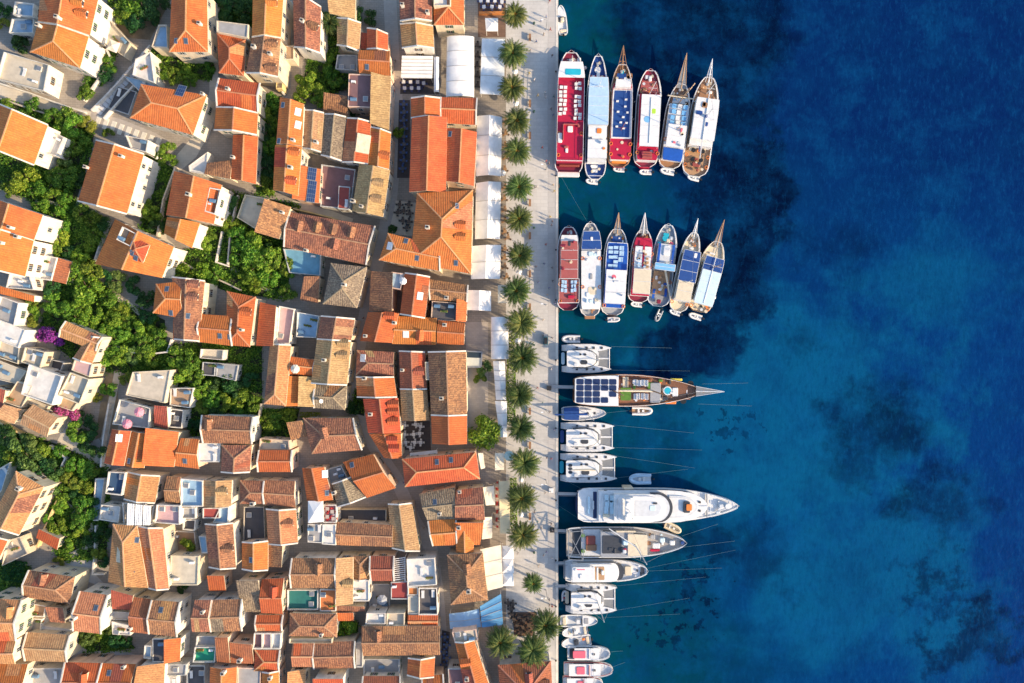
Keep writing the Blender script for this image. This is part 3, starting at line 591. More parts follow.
# centre, between alley and promenade
hs('mottled red slope with a blue-furnished white terrace set in it', 7, 'p', [('SL', 'b', (371, 271, 394, 273, 393, 312, 369, 311)), ('F', 'B', (392, 272, 405, 274, 401, 290, 390, 288), .4)])
hs('dark red and orange gabled house with a pair of white skylights', 8, 'p', [('V', 'r', (405, 273, 430, 277, 425, 318, 400, 314))], 'w420,296')
hs('red-sloped house with a round dormer at the bend of the alley', 7.6, 'p', [('V', 'r', (368, 312, 399, 313, 392, 343, 360, 341))], 'd391,316R k366,336 k395,323')
hs('red house row with orange lower slope and a white roof hatch', 7, 'p', [('H', 'o', (397, 316, 437, 318, 436, 345, 392, 344)), ('H', 'r', (438, 320, 465, 323, 464, 345, 437, 344), .2)], 'w406,334 k445,325 d420,337B')
hs('orange-rimmed house around a dark flat roof', 7, 'p', [('H', 'b', (429, 279, 468, 285, 467, 302, 430, 300)), ('SR', 'o', (457, 299, 467, 301, 466, 322, 456, 321), -.1), ('F-', 'D', (432, 301, 457, 303, 457, 321, 431, 320), -.6)], 'k447,298')
hs('plum hipped old house with a pale roof hatch at the bend', 6.6, 'c', [('Ht', 'b', (357, 350, 394, 352, 394, 376, 356, 375))], 'w363,358')
hs('pink and orange gabled house in the middle of the curved row', 7, 'c', [('V', 'r', (356, 377, 394, 377, 397, 397, 357, 397))], 'k365,378')
hs('long curved red house with five little dormers on its bright slope', 7.2, 'c', [('V', 'r', (363, 399, 398, 398, 401, 433, 368, 433)), ('V', 'r', (369, 434, 401, 434, 402, 458, 384, 458), -.2)], 'd395,404R d395,411R d395,421R d394,440R d396,448R k371,414')
hs('dark purple and orange long house next to a cream roof box', 7.5, 'c', [('V', 'm', (399, 351, 425, 352, 427, 389, 400, 389)), ('V', 't', (400, 390, 427, 390, 429, 420, 402, 421), -.2)], 'k403,370 d421,371R')
hs('cream roof box squeezed between two long houses', 7.8, 'c', [('F-', 'C', (425, 362, 432, 362, 432, 380, 426, 380))], name='lift_house', cat='roof box')
hs('long brown house half red-speckled, half tan, facing the small kitchen terrace', 8, 'c', [('V', 'b', (428, 352, 466, 351, 467, 415, 431, 415)), ('V', 'r', (431, 416, 467, 416, 467, 444, 432, 444), -.3)], 'k442,398')
hs('rough tan roof turned askew over the shady lane', 6.5, 's', [('Hl', 'b', (303, 418, 353, 418, 362, 450, 312, 454))], 'd324,431T')
# south of centre
hs('long red hipped house with a blue glass hatch and glazed terrace', 7.5, 'p', [('Htb', 'o', (402, 459, 476, 452, 480, 479, 405, 487))], 's437,462 s451,460')
hs('large red roof turned askew with one skylight and bright lower strip', 7.4, 'p', [('H', 'r', (343, 462, 373, 454, 396, 488, 367, 498))], 's352,465')
hs('mottled grey and tan roof wedged against the askew red roof', 6.6, 'c', [('V', 'g', (332, 484, 356, 475, 366, 497, 337, 507))], 'k335,492')
hs('red and orange gabled house over the white pyramid pavilion', 7, 'p', [('V', 'r', (302, 468, 324, 467, 333, 500, 307, 501))], 's327,493 w325,474')
hs('terrace roof with pink floor and red chairs beside a grey roof', 4.6, 'w', [('F', 'P', (324, 504, 337, 504, 337, 522, 324, 522)), ('F-', 'G', (308, 524, 323, 524, 323, 543, 308, 542), .2), ('F-', 'W', (323, 524, 336, 524, 336, 545, 322, 544), .5)], name='terrace_house', cat='terrace house')
hs('long speckled house with rust and tan slopes over the lane', 6.6, 'c', [('H', 'b', (337, 522, 393, 525, 393, 547, 336, 545))])
hs('tan-sloped house with a brown back slope at the lane corner', 6.8, 'c', [('V', 't', (388, 504, 412, 503, 420, 551, 392, 548))])
hs('blotched grey and orange house with a blue hatch, beside the main alley', 7.2, 'p', [('H', 'g', (419, 494, 455, 487, 456, 519, 427, 520)), ('H', 'o', (428, 521, 456, 518, 457, 545, 433, 546), -.2)], 's435,502 k440,513')
hs('old brown house with ridge towards the yellow awning', 7.4, 'c', [('H', 'b', (456, 490, 483, 487, 485, 520, 455, 520))], 'k460,491')
hs('orange gabled house below the old brown ridge house', 7, 'p', [('SB', 'o', (455, 521, 484, 521, 480, 545, 456, 545)), ('V', 'o', (456, 530, 473, 529, 474, 552, 456, 552), .2)], 'k459,527')
hs('brown pyramid-roofed house beside the wide cream canopy', 8, 'c', [('Vtb', 'b', (447, 555, 483, 553, 488, 600, 451, 605))], 'd467,567T k469,590')
hs('slender house with five dormers down its roof, cream gable above café tables', 8, 'p', [('V', 'r', (455, 642, 474, 640, 494, 700, 468, 704)), ('F-', 'C', (452, 632, 476, 629, 478, 640, 455, 643), -.3)], 'd480,645R d483,657R d487,669R d464,662L k467,678')
hs('mauve flat roof next to the slender dormered house', 5, 'g', [('F-', 'M', (448, 668, 464, 668, 468, 700, 450, 700))])
hs('dark red hip-roofed villa by the water at the lower picture edge', 6.6, 'g', [('Htb', 'm', (498, 665, 551, 661, 553, 706, 501, 708))], 'd529,676T d546,683R')
# south, block behind the alley
hs('old brown house with a small central dormer and tan lower slope', 7.2, 'w', [('H', 'b', (292, 558, 336, 558, 336, 588, 291, 588))], 'd319,567T')
hs('tan slope roof with one dormer beside the white laundry roof', 7.4, 'c', [('SR', 't', (337, 557, 353, 557, 353, 604, 337, 604))], 'd350,583R')
hs('little mottled hip roof squeezed beside the red gable', 6.4, 'c', [('Vt', 'b', (353, 556, 369, 556, 367, 580, 353, 580))])
hs('red house with bright orange lower slope beside a striped pergola', 7, 'p', [('H', 'm', (370, 556, 394, 556, 394, 581, 371, 581))])
hs('wide white flat roof with a cream hatch beside the main alley', 6.5, 'w', [('F', 'W', (407, 558, 435, 557, 437, 584, 408, 586))], name='flat_roofed_house')
hs('building roofed in grey glass with a peach corner', 5.8, 'w', [('F', 'D', (419, 587, 437, 587, 438, 614, 419, 614)), ('F-', 'O', (408, 587, 418, 587, 418, 595, 408, 595), .1), ('F-', 'C', (408, 596, 418, 596, 418, 614, 408, 614), -.2)], name='glass_roofed_house')
hs('narrow orange ridge roof below the grey glass roof', 6.6, 'p', [('H', 'o', (408, 615, 438, 615, 438, 627, 408, 627))])
hs('white flat roof next to the octagonal grey parasol', 5.5, 'w', [('F-', 'W', (353, 580, 369, 580, 369, 601, 353, 601))], name='flat_roofed_house')
hs('flat red roof next to the octagonal grey parasol', 5.6, 'g', [('F-', 'R', (391, 582, 408, 581, 408, 599, 391, 599))], name='flat_roofed_house')
hs('dark teal netted roof court beside a bright orange terrace', 3.8, 'w', [('F', 'E', (288, 589, 319, 589, 319, 609, 288, 609)), ('F-', 'O', (320, 589, 336, 589, 336, 611, 320, 611), 1.0)], name='courtyard_house')
hs('hipped house half pink, half mottled, below the teal court', 6.8, 'c', [('Hlr', 'b', (290, 613, 337, 614, 337, 637, 289, 636))], 'k322,634')
hs('very long old brown roof with one tall orange dormer', 7.2, 'c', [('H', 'b', (362, 626, 440, 626, 440, 655, 363, 656))], 'd378,634T')
hs('brown ridge house with an orange half, beside a green alley', 6.6, 'c', [('H', 'b', (314, 642, 355, 641, 355, 668, 314, 669)), ('H', 'k', (293, 643, 314, 643, 313, 667, 292, 667), -.3)])
hs('red roof with white windowed facade at the lower picture edge', 6.5, 'w', [('SB', 'r', (315, 675, 345, 675, 345, 706, 314, 706))])
hs('small purple-red roof with many dark windows on its white facade, lower edge', 6.5, 'w', [('H', 'm', (363, 676, 400, 676, 402, 706, 362, 706))])
hs('orange gabled house with a sky-blue ridge edge, near the lower alley', 7, 'c', [('V', 'o', (408, 658, 435, 657, 434, 677, 407, 675))])
hs('rust-red roof beside the lower alley at picture edge', 6.6, 'p', [('H', 'r', (422, 677, 443, 674, 446, 706, 424, 706))])
hs('pink-tan roof fragment beside the dark gap at the lower edge', 6, 'c', [('SR', 'k', (289, 670, 306, 669, 304, 706, 288, 706))])
# south-west blocks
hs('orange gabled house with peeled lichen patches and a skylight', 6.8, 'p', [('V', 'o', (242, 542, 268, 541, 268, 570, 242, 569))], 's251,560')
hs('narrow brown roof beside the lichen-patched orange house', 6.2, 's', [('SL', 'b', (268, 543, 284, 543, 283, 566, 268, 567))])
hs('small square red roof standing alone in a dark lane', 4.5, 'p', [('SB', 'r', (209, 574, 226, 574, 226, 591, 209, 591))], name='outbuilding', cat='outbuilding')
hs('wide old double house with a row of windows under its eaves', 7.8, 'w', [('H', 'b', (195, 600, 211, 600, 210, 632, 192, 632)), ('H', 'b', (212, 600, 242, 599, 242, 631, 211, 632), .15)], 'k204,611')
hs('grey-green old roof with a yellow corner', 5.6, 'c', [('SB', 'g', (240, 577, 262, 577, 262, 612, 241, 612))])
hs('orange house with a tall ridge dormer and bright lower slope', 7, 'p', [('H', 'r', (262, 579, 284, 578, 283, 614, 261, 613))], 'd274,590T')
hs('red roof with white chimney below the tall ridge dormer', 6.5, 'p', [('H', 'r', (256, 615, 283, 615, 282, 631, 256, 631))], 'k277,613')
hs('terrace striped mauve, pink and white between red roofs', 5.6, 'w', [('F', 'M', (255, 632, 263, 632, 263, 648, 254, 648)), ('F', 'P', (263.4, 632, 272, 632, 272, 648, 263.4, 648), .05), ('F', 'W', (272.4, 632, 282, 632, 281, 648, 272.4, 648), .1)], name='terrace_house', cat='terrace house')
hs('orange house with a slanted hip below the striped terrace', 6.6, 'p', [('Hl', 'o', (255, 650, 280, 650, 279, 672, 254, 671))])
hs('flat roof court covered in green netting', 4, 'w', [('F', 'J', (196, 646, 217, 646, 216, 661, 194, 661)), ('F', 'G', (198, 635, 218, 635, 217, 646, 197, 645), -.3)], name='courtyard_house')
hs('faded mauve-red double roof next to the green netted court', 6, 'p', [('SB', 'm', (218, 634, 231, 634, 230, 663, 217, 663)), ('SB', 'm', (232, 640, 254, 642, 254, 664, 231, 663), -.3)], 'k241,659')
hs('red and orange gable at the lower edge beside a blue-grey flat roof', 6.8, 'p', [('V', 'o', (210, 667, 237, 667, 236, 706, 209, 706)), ('F-', 'G', (238, 667, 261, 668, 260, 706, 238, 706), -.8)], 'k225,671')
hs('narrow orange gable at the lower picture edge with a white chimney', 6.8, 'p', [('V', 'o', (262, 672, 279, 671, 279, 706, 261, 706))], 'k271,677')
hs('plum old house with a white windowed side over the stepped lane', 7.8, 'w', [('H', 'b', (152, 600, 180, 602, 177, 637, 149, 634))], 's161,610')
hs('dark red ridge house attached beside the plum old house', 7, 'c', [('H', 'm', (134, 597, 151, 599, 148, 634, 129, 632))], 'k131,628')
hs('rough orange slope below the plum old house', 6, 'w', [('SR', 'o', (166, 638, 181, 638, 180, 661, 166, 662)), ('F-', 'D', (153, 638, 165.5, 638, 165, 662, 153, 662), -1)])
hs('cream-brown roof at the lower edge beside a white wall', 6.4, 'w', [('SR', 'k', (141, 663, 165, 663, 163, 706, 133, 706))])
hs('red roof with a zigzag sunlit valley at the lower edge', 6.2, 'p', [('H', 'r', (65, 662, 102, 663, 99, 697, 65, 697))], 'd84,680B')
hs('red roof with one skylight at the lower edge next to the zigzag one', 6.4, 'p', [('H', 'r', (102.5, 663, 136, 664, 132, 697, 99.5, 697))], 's109,673 k125,666')
hs('red and orange ridge at the lower left corner', 6.6, 'c', [('H', 'r', (-8, 664, 28, 664, 25, 704, -8, 704))])
hs('old yellow-green lichened house beside a bushy yard', 6.6, 'c', [('H', 't', (27, 632, 70, 635, 67, 662, 25, 661))])
hs('tall house at picture edge with a mauve slope, white dormer and broad cream side', 10, 'c', [('H', 'k', (-16, 598, 22, 600, 16, 641, -16, 641)), ('H', 'k', (-16, 641, 16, 640, 15, 664, -16, 664), -.8)], 'd10,610T')
hs('plum old house with an orange corner and cream wall by green net', 7.4, 'c', [('Hr', 'b', (29, 570, 75, 577, 70, 604, 23, 597))], 'd44,577T k58,604')
hs('red tiled house with one blue skylight and tall white side wall', 8.4, 'w', [('H', 'k', (80, 591, 108, 595, 101, 634, 73, 631))], 's96,608 k76,617')
hs('low red shed roof between the white side wall and dark red ridge', 4.8, 'c', [('SB', 'm', (114, 588, 136, 594, 131, 610, 112, 609))], name='shed', cat='shed')
hs('pair of small white flat roofs below the low red shed', 3.6, 'w', [('F-', 'W', (112, 621, 132, 625, 131, 635, 113, 634))], name='outbuilding', cat='outbuilding')
hs('brown little terrace behind a long white wall', 3.4, 'w', [('F', 'T', (32, 602, 48, 605, 46, 616, 31, 615)), ('F', 'C', (30, 617, 44, 618, 42, 632, 28, 631), -.6)], name='terrace_house', cat='terrace house')
# west
hs('brown hipped villa with a long cream side facade above a red garden shed', 8, 'c', [('Vt', 'k', (16, 471, 44, 487, 19, 535, -10, 521))], 'k21,488')
hs('low red garden shed roof below the trees', 3, 'c', [('SB', 'r', (41, 528, 62, 538, 57, 550, 36, 538))], name='shed', cat='shed')
hs('orange roof corner with cream terrace at the picture edge', 5.6, 'c', [('V', 'o', (-18, 530, 8, 540, -3, 563, -24, 556)), ('F', 'C', (8, 540, 22, 536, 30, 553, 4, 565), -1.6)])
hs('brown-orange double-ridged house with a long glass strip in the valley', 8, 'c', [('Vt', 'k', (113, 524, 137, 526, 148, 588, 108, 582)), ('V', 'k', (138, 526, 163, 528, 169, 589, 148.5, 588), -.1)], 's136,570 s137,540')
hs('cream gravel flat roof beside the double-ridged house', 6.2, 'c', [('F-', 'C', (171, 555, 199, 556, 198, 585, 170, 585))], name='flat_roofed_house')
hs('house with a dark blue tiled roof court and white lower terrace', 5.2, 'w', [('F', 'N', (110, 471, 127, 472, 123, 495, 107, 493)), ('F', 'W', (103, 504, 122, 506, 120, 522, 101, 519), -1.6)], name='courtyard_house')
hs('faded brown gabled house between the dark blue court and a blue circle roof', 6.6, 'w', [('V', 'k', (128, 472, 160, 476, 155, 503, 124, 499))])
hs('white-walled flat house with pale terraces under white fabric strips', 4.6, 'w', [('F', 'C', (124, 502, 156, 505, 152, 526, 125, 524))], name='terrace_house', cat='terrace house')
hs('little two-tone roof, tan above and orange below, by the blue circle roof', 6.4, 'p', [('H', 'b', (167, 476, 181, 477, 181, 503, 165, 503))])
hs('light blue flat roof painted with a faint darker circle', 6, 'w', [('F', 'B', (182, 478, 204, 480, 204, 506, 182, 506))], name='flat_roofed_house')
hs('pinkish grey flat roof with a dark crack line', 5.4, 'w', [('F', 'P', (158, 504, 181, 505, 181, 524, 156, 522))], name='flat_roofed_house')
hs('old tan and brown gable with a low wide dormer', 7, 'w', [('V', 't', (204, 480, 232, 480, 231, 506, 204, 507))], 'd224,491R')
hs('dark red flat roof with a blue-white terrace corner', 6.4, 'w', [('F-', 'R', (203, 508, 220, 508, 220, 518, 203, 518)), ('F', 'B', (221, 507, 230, 506, 229, 523, 214, 522), -.3)], name='flat_roofed_house')
hs('rust and tan gabled house below the dark red flat roof', 6.8, 'w', [('V', 'b', (205, 524, 233, 523, 236, 568, 209, 567))], 'd230,548R')
hs('brown hip-roofed house over a dark sunken court', 6.8, 'w', [('Hl', 'b', (240, 480, 264, 481, 264, 504, 240, 504))], 'k254,503')
hs('mottled roof with a crosswise ridge above the plum gable', 6.8, 'w', [('H', 'b', (265, 480, 295, 481, 296, 508, 265, 505))])
hs('plum and tan gable with a single dormer beside the dark sunken court', 6.8, 'w', [('V', 'k', (266, 509, 296, 509, 298, 543, 268, 544))], 'd290,523R')
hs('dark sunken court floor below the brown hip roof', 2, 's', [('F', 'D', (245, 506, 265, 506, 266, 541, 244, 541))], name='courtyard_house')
# west-centre
hs('white irregular flat-roofed house beside a pink bougainvillea', 5.6, 'w', [('F', 'W', (31, 364, 64, 376, 54, 405, 23, 394))])
hs('tan flat roof adjoining the white irregular house', 4.8, 'c', [('F-', 'T', (18, 381, 33, 386, 22, 408, 4, 402)), ('SB', 'm', (-8, 384, 10, 390, 2, 408, -10, 404), .4)])
hs('yellow-brown gabled cottage in front of the pink bougainvillea', 5.6, 'c', [('H', 't', (33, 404, 58, 418, 47, 437, 20, 424))])
hs('cream gable strip between the tan flat roof and the cottage', 5, 'c', [('SR', 't', (8, 404, 24, 410, 14, 424, -4, 416))])
hs('beige square flat roof over a rubble yard', 5.2, 'c', [('F', 'C', (72, 372, 91, 379, 81, 404, 60, 395))])
hs('pale grey flat roof attached above the beige square one', 5.6, 'c', [('F-', 'P', (75, 360, 93, 364, 90, 377, 72, 370))])
hs('pinkish tiled L-shaped house around the purple bougainvillea yard', 6, 'c', [('H', 'k', (66, 321, 103, 337, 96, 351, 59, 337)), ('V', 'k', (88, 336, 103, 338, 92, 364, 73, 358), -.1)])
hs('white sloping roof below a planted pergola at the picture edge', 5, 'w', [('F-', 'W', (0, 320, 26, 330, 19, 348, -8, 338))])
hs('grey roof terrace with white wall at the picture edge', 4.6, 'w', [('F', 'G', (2, 296, 21, 303, 16, 326, -6, 318))], name='terrace_house', cat='terrace house')
hs('small white flat house with orange-tiled strip under the twin villa', 4.5, 'w', [('F', 'W', (12, 272, 32, 276, 36, 290, 8, 288)), ('SB', 'o', (-6, 284, 36, 296, 34, 302, -8, 292), -.6)])
hs('cream little roof terrace below the purple bougainvillea', 4.5, 'c', [('F', 'C', (27, 347, 47, 352, 42, 368, 23, 362))], name='terrace_house', cat='terrace house')
hs('cream sunlit terrace with white planters at the picture edge', 3.8, 'c', [('F', 'C', (2, 338, 22, 345, 20, 364, -4, 356))], name='terrace_house', cat='terrace house')
hs('grey tile-panelled flat roof at the picture edge', 4, 'c', [('F-', 'C', (-6, 358, 27, 371, 18, 384, -8, 378))], name='flat_roofed_house')
hs('beige slab roof with cracks above the pink parasol terrace', 4.8, 'c', [('F-', 'C', (133, 372, 171, 370, 165, 403, 126, 395))], name='flat_roofed_house')
hs('grey roof terrace holding two pink parasols', 4.2, 'w', [('F', 'G', (121, 399, 152, 408, 150, 428, 114, 424))], name='terrace_house', cat='terrace house')
hs('orange house with a white roof hatch below the pink parasols', 6.4, 'p', [('V', 'o', (112, 429, 131, 431, 124, 466, 104, 463)), ('V', 'o', (132, 431, 150, 434, 144, 468, 124.5, 466), -.2)], 'w119,438 s129,461')
hs('bright orange slope with a cream firewall', 6.4, 'c', [('SR', 'o', (150, 427, 179, 432, 174, 467, 146, 464))])
hs('small orange roof with a dark skylight, below dark terraces', 6, 'p', [('H', 'o', (181, 438, 199, 439, 199, 469, 175, 466))], 's185,461')
hs('brilliant white flat roof beside the half-orange ridge house', 6, 'w', [('F-', 'W', (199, 443, 221, 443, 220, 462, 199, 462))], name='flat_roofed_house')
hs('half-orange ridge house with an old brown upper slope', 6.8, 'w', [('H', 'b', (202, 415, 253, 417, 252, 444, 203, 443))], 'd209,423T')
hs('brown hipped house at the lane crossing below the half-orange ridge', 6.6, 'c', [('Vt', 'b', (222, 445, 252, 445, 250, 472, 221, 472))])
hs('brown flat shed roof under the grove', 4, 'w', [('F-', 'T', (171, 388, 194, 388, 190, 408, 170, 405))], name='shed', cat='shed')
hs('dull red single slope with a white edge beside dark terraces', 4.8, 'w', [('SB', 'm', (157, 405, 170, 406, 168, 429, 154, 425)), ('F', 'D', (170, 408, 185, 410, 183, 428, 169, 427), -1.4)])
hs('red speckled ridge house with a yellow terrace above', 6.2, 'p', [('H', 'r', (259, 450, 292, 450, 292, 472, 258, 472)), ('F', 'C', (261, 438, 290, 440, 291, 449, 260, 449), -1.6)])
hs('little weathered brown roof beside climbing greenery', 5, 's', [('SB', 'b', (288, 422, 303, 420, 309, 436, 291, 440))])

# lower fillers between the houses: courts, lean-tos and little terraces
for lab, h, wl, roofs in (
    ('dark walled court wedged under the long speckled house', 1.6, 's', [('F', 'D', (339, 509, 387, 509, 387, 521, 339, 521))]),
    ('grey inner court around the octagonal parasol', .6, 'g', [('F', 'G', (370, 583, 390, 583, 390, 611, 370, 611))]),
    ('small white terrace above the very long brown roof', 5.2, 'w', [('F', 'W', (367, 612, 386, 612, 386, 623, 366, 623))]),
    ('cream terrace with planters above the very long brown roof', 5.4, 'c', [('F', 'C', (387, 612, 405, 612, 405, 625, 387, 625))]),
    ('little brown lean-to below the tan slope roof', 4.6, 's', [('SB', 'b', (337, 605, 365, 606, 365, 611.5, 337, 611.5))]),
    ('small orange roof over the bright leafy court', 4.2, 'p', [('SB', 'o', (337, 612, 354, 612, 354, 621, 337, 621))]),
    ('grey-green strip roof beside the brown ridge house', 4.2, 'g', [('F-', 'G', (356, 642, 362.5, 642, 362.5, 667, 356.5, 667))]),
    ('grey sunken yard below the very long brown roof', 2.6, 'g', [('F', 'G', (364, 658, 400, 658, 400, 674, 364, 674))]),
    ('narrow cream terrace strip below the half-pink hipped house', 5, 'c', [('F', 'C', (290, 637.5, 333, 637.5, 333, 642, 290, 642))]),
    ('ragged brown lean-to against the plum house with orange corner', 4.6, 's', [('SB', 'b', (48, 605, 66, 606, 65, 623, 50, 622))]),
    ('long low white-walled shed above the lichened house', 3.2, 'w', [('F-', 'W', (41, 625, 71, 629, 70, 634.5, 40, 632))]),
    ('blue-grey small terrace in the lane by the rough orange slope', 3.4, 'w', [('F', 'B', (146, 644, 153, 644.5, 152.5, 658, 145, 657))]),
    ('grey junk-strewn roof terrace at the lower edge beside a white house', 3.6, 'w', [('F', 'G', (30, 667, 64, 667, 64, 700, 28, 700))]),
    ('small grey flat roof at the end of the stepped lane', 3.4, 'g', [('F-', 'G', (166, 664, 187, 664, 186, 675, 165.5, 675))]),
    ('small white flat roof at the lower edge beside a white wall', 3, 'w', [('F-', 'W', (165.5, 676, 177, 676, 177, 703, 164, 703))]),
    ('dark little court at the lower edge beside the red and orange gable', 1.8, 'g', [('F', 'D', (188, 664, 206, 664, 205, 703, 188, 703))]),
    ('low grey shelter roof in the shady hanging garden', 2.4, 'g', [('F-', 'G', (217, 363, 239, 365, 236, 381, 216, 376))]),
    ('darker lean-to beside the grey shelter in the hanging garden', 2.1, 'g', [('F-', 'D', (203, 362, 216, 363, 215, 376, 202, 375))]),
    ('grey walled patio below the red L-shaped house', 2.6, 'w', [('F', 'C', (202, 349, 225, 350, 224, 360, 201, 358))]),
    ('grey terrace under the blue circle roof', 4.6, 'w', [('F', 'G', (183, 507, 197, 507, 197, 518, 183, 518))]),
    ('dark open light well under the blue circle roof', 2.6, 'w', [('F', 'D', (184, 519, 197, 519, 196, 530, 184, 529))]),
    ('cream court with the single bright tree', .25, 'w', [('F', 'T', (172, 530, 196, 531, 198, 553, 172, 553))]),
    ('thin blue-white lean-to roof beside the rust and tan gable', 3.6, 'w', [('F-', 'B', (199, 536, 206, 536, 208, 553, 202, 553))]),
    ('pale blue side terrace along the walled garden', 1.4, 'w', [('F', 'B', (97, 478, 106, 478, 100, 520, 94, 520))]),
    ('shaded blue-grey terrace left of the brown hipped villa', 2.6, 'w', [('F', 'B', (-6, 472, 12, 462, 4, 490, -8, 504))]),
    ('pale blue shaded terrace between villa and stairway', 1.6, 'w', [('F-', 'B', (124, 76, 157, 84, 155, 92, 141, 93))]),
    ('teal covered pool terrace beside the orange corner house', 1.4, 'w', [('F', 'E', (148, 142, 163, 148, 158, 160, 146, 154))]),
    ('dark timber yard between the stairway and the orange corner house', .5, 'g', [('F-', 'D', (118, 86, 137, 92, 129, 115, 108, 108))]),
    ('low old tiled roof behind the glass annex', 3.6, 's', [('SB', 'b', (306, 277, 322, 277, 318, 303, 300, 300))]),
    ('cream narrow house side with a yellow balcony beside the red houses', 3.2, 'y', [('F', 'C', (279, 50, 284, 50, 283, 90, 277, 90))]),
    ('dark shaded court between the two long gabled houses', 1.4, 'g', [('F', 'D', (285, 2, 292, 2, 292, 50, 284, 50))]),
    ('brown pergola-roofed balcony beside the narrow gabled house', 4, 'c', [('F-', 'T', (285, 46, 294, 46, 294, 60, 285, 60))]),
    ('grey yard roof between the tan cottage and the red street house', 2.2, 'g', [('F', 'G', (338, 56, 358, 56, 358, 72, 336, 70))]),
    ('brown small shed roof beside the tiny orange house', 3.6, 'p', [('SR', 'm', (361, 33, 367, 33, 366.5, 49, 360, 49))]),
    ('grey corner court between curved row and bend', 3, 'g', [('F', 'G', (324, 470, 342, 465, 348, 477, 330, 483))]),
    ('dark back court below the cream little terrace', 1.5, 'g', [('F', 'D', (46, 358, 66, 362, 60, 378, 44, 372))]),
    ('small cream stepped roof below the pale grey flat roof', 3.4, 'c', [('F-', 'T', (60, 396, 78, 403, 73, 411, 58, 406))]),
    ('white projecting balcony block under the white irregular house', 3.2, 'c', [('F-', 'C', (26, 396, 50, 406, 47, 411, 24, 402))]),
    ('pinkish grey yard roof beside the dark red ridge house', 3, 'g', [('F-', 'G', (112, 611, 130, 612, 130, 620, 112, 619))])):
    house(lab, h, wl, roofs, name='low_building', cat='low building')
# garden walls and the stepped lane
def garden_wall(label, pts, h=1.5, c='w', th=.35):
    b = MB(); q = [PG(x, y, 1) for x, y in pts]; off = Vector((q[0].x, q[0].y, gz(q[0].x)))
    for a, d in zip(q, q[1:]):
        u = Vector((d.x - a.x, d.y - a.y, 0)).normalized(); n = Vector((-u.y, u.x, 0)) * th / 2; a2 = a - u * th / 2.1; d2 = d + u * th / 2.1
        za, zd = gz(a.x), gz(d.x); b.prism([(a2 + n).xy, (a2 - n).xy, (d2 - n).xy, (d2 + n).xy], [za - .6, za - .6, zd - .6, zd - .6], [za + h, za + h, zd + h, zd + h])
    tag(b.build('garden_wall', wallmat(c), None, off), label, 'wall')
for a in (('pale wall along the south side of the cream path', [(-4, 97), (28, 108), (60, 118), (90, 128)], 1.1, 's'), ('white wall along the north side of the cream path', [(-4, 82), (30, 93), (60, 104), (84, 112)], .9),
          ('long wall from the cream path round the villa stairway', [(92, 110), (110, 92), (132, 68), (150, 46)], 1.3), ('outer wall of the stairway towards the orange corner house', [(104, 118), (122, 98), (141, 78)], 1.2),
          ('white wall enclosing the pale terrace by the stairway gate', [(107, 50), (112, 60), (96, 84), (84, 100)], 1.4), ('wall between the dark yard and the pale street', [(176, 168), (164, 200), (158, 236)], 1.6, 's'),
          ('pale wall strip beside the narrow hedge garden', [(238, 196), (231, 226), (228, 264)], 1.3), ('second pale wall strip beside the narrow hedge garden', [(222, 232), (216, 262), (228, 266)], 1.2), ('low stone wall lining the path above the red L-shaped house', [(168, 253), (192, 268), (226, 283), (240, 290)], 1.2, 's'),
          ('pale wall winding through the big grove', [(116, 346), (130, 352), (150, 354), (168, 352), (172, 340)], 1.5), ('wall between the walled lawn and the roof-patio house', [(109, 222), (101, 243), (94, 264)], 1.4, 'g'), ('wall closing the south side of the walled lawn', [(58, 258), (76, 263), (94, 267)], 1.3),
          ('curved wall around the olive garden corner', [(50, 446), (60, 452), (66, 458), (60, 470)], 1.4), ('cream wall beside the brown hipped villa drive', [(58, 500), (48, 522), (38, 546)], 1.5, 'y'), ('wall between garden and lane by the double-ridged house', [(96, 526), (95, 552), (93, 574), (104, 574)], 1.3),
          ('ochre wall at the foot of the cottage terraces', [(-3, 419), (12, 428), (24, 434)], 1.8, 'y'), ('white wall of the terraces beside the tall hedge', [(284, 94), (281, 78), (285, 62)], 2.2), ('stone wall above the long brown dormered house', [(294, 209), (312, 213), (332, 218), (350, 225)], 1.6, 'y'),
          ('wall along the grey lane to the orange house with the roof hatch', [(110, 404), (104, 440), (102, 466)], 1.6), ('pale wall of the gulf-side yard by the salmon house', [(262, 404), (258, 424), (257, 446)], 1.8, 's')): garden_wall(*a)
e = empty('stairway', PG(120, 78), 'grey stepped stairway climbing between white walls to the big villa', 'stairway'); o_ = e.location.copy(); b = MB()
for i in range(16):
    k = i / 15; x, y = 98 + (146 - 98) * k, 111 + (56 - 111) * k; p = PG(x, y); u = (PG(147, 54) - PG(98, 111)); u.z = 0; u.normalize(); M = Matrix.Translation(Vector((p.x, p.y, gz(p.x)))) @ Matrix.Rotation(math.atan2(u.y, u.x), 4, 'Z'); b.box(-.5, .5, -1.15, 1.15, -.5, .10 + .14 * (i % 2), 0, M)
b.build('steps', plain('stair_stone', (.62, .62, .62), .85, .12, 1.5), e, o_)
b = MB()
for i in range(9):
    k = i / 8; x, y = 98 + 60 * k, 121 + 22 * k; p = PG(x, y); M = Matrix.Translation(Vector((p.x, p.y, gz(p.x)))) @ Matrix.Rotation(-.35, 4, 'Z'); b.box(-.55, .55, -1.3, 1.3, -.5, .06, 0, M)
tag(b.build('lane_steps', plain('lane_step_stone', (.74, .69, .58), .85, .15, 1.), None), 'row of broad pale steps in the cream lane above the orange corner house', 'steps')
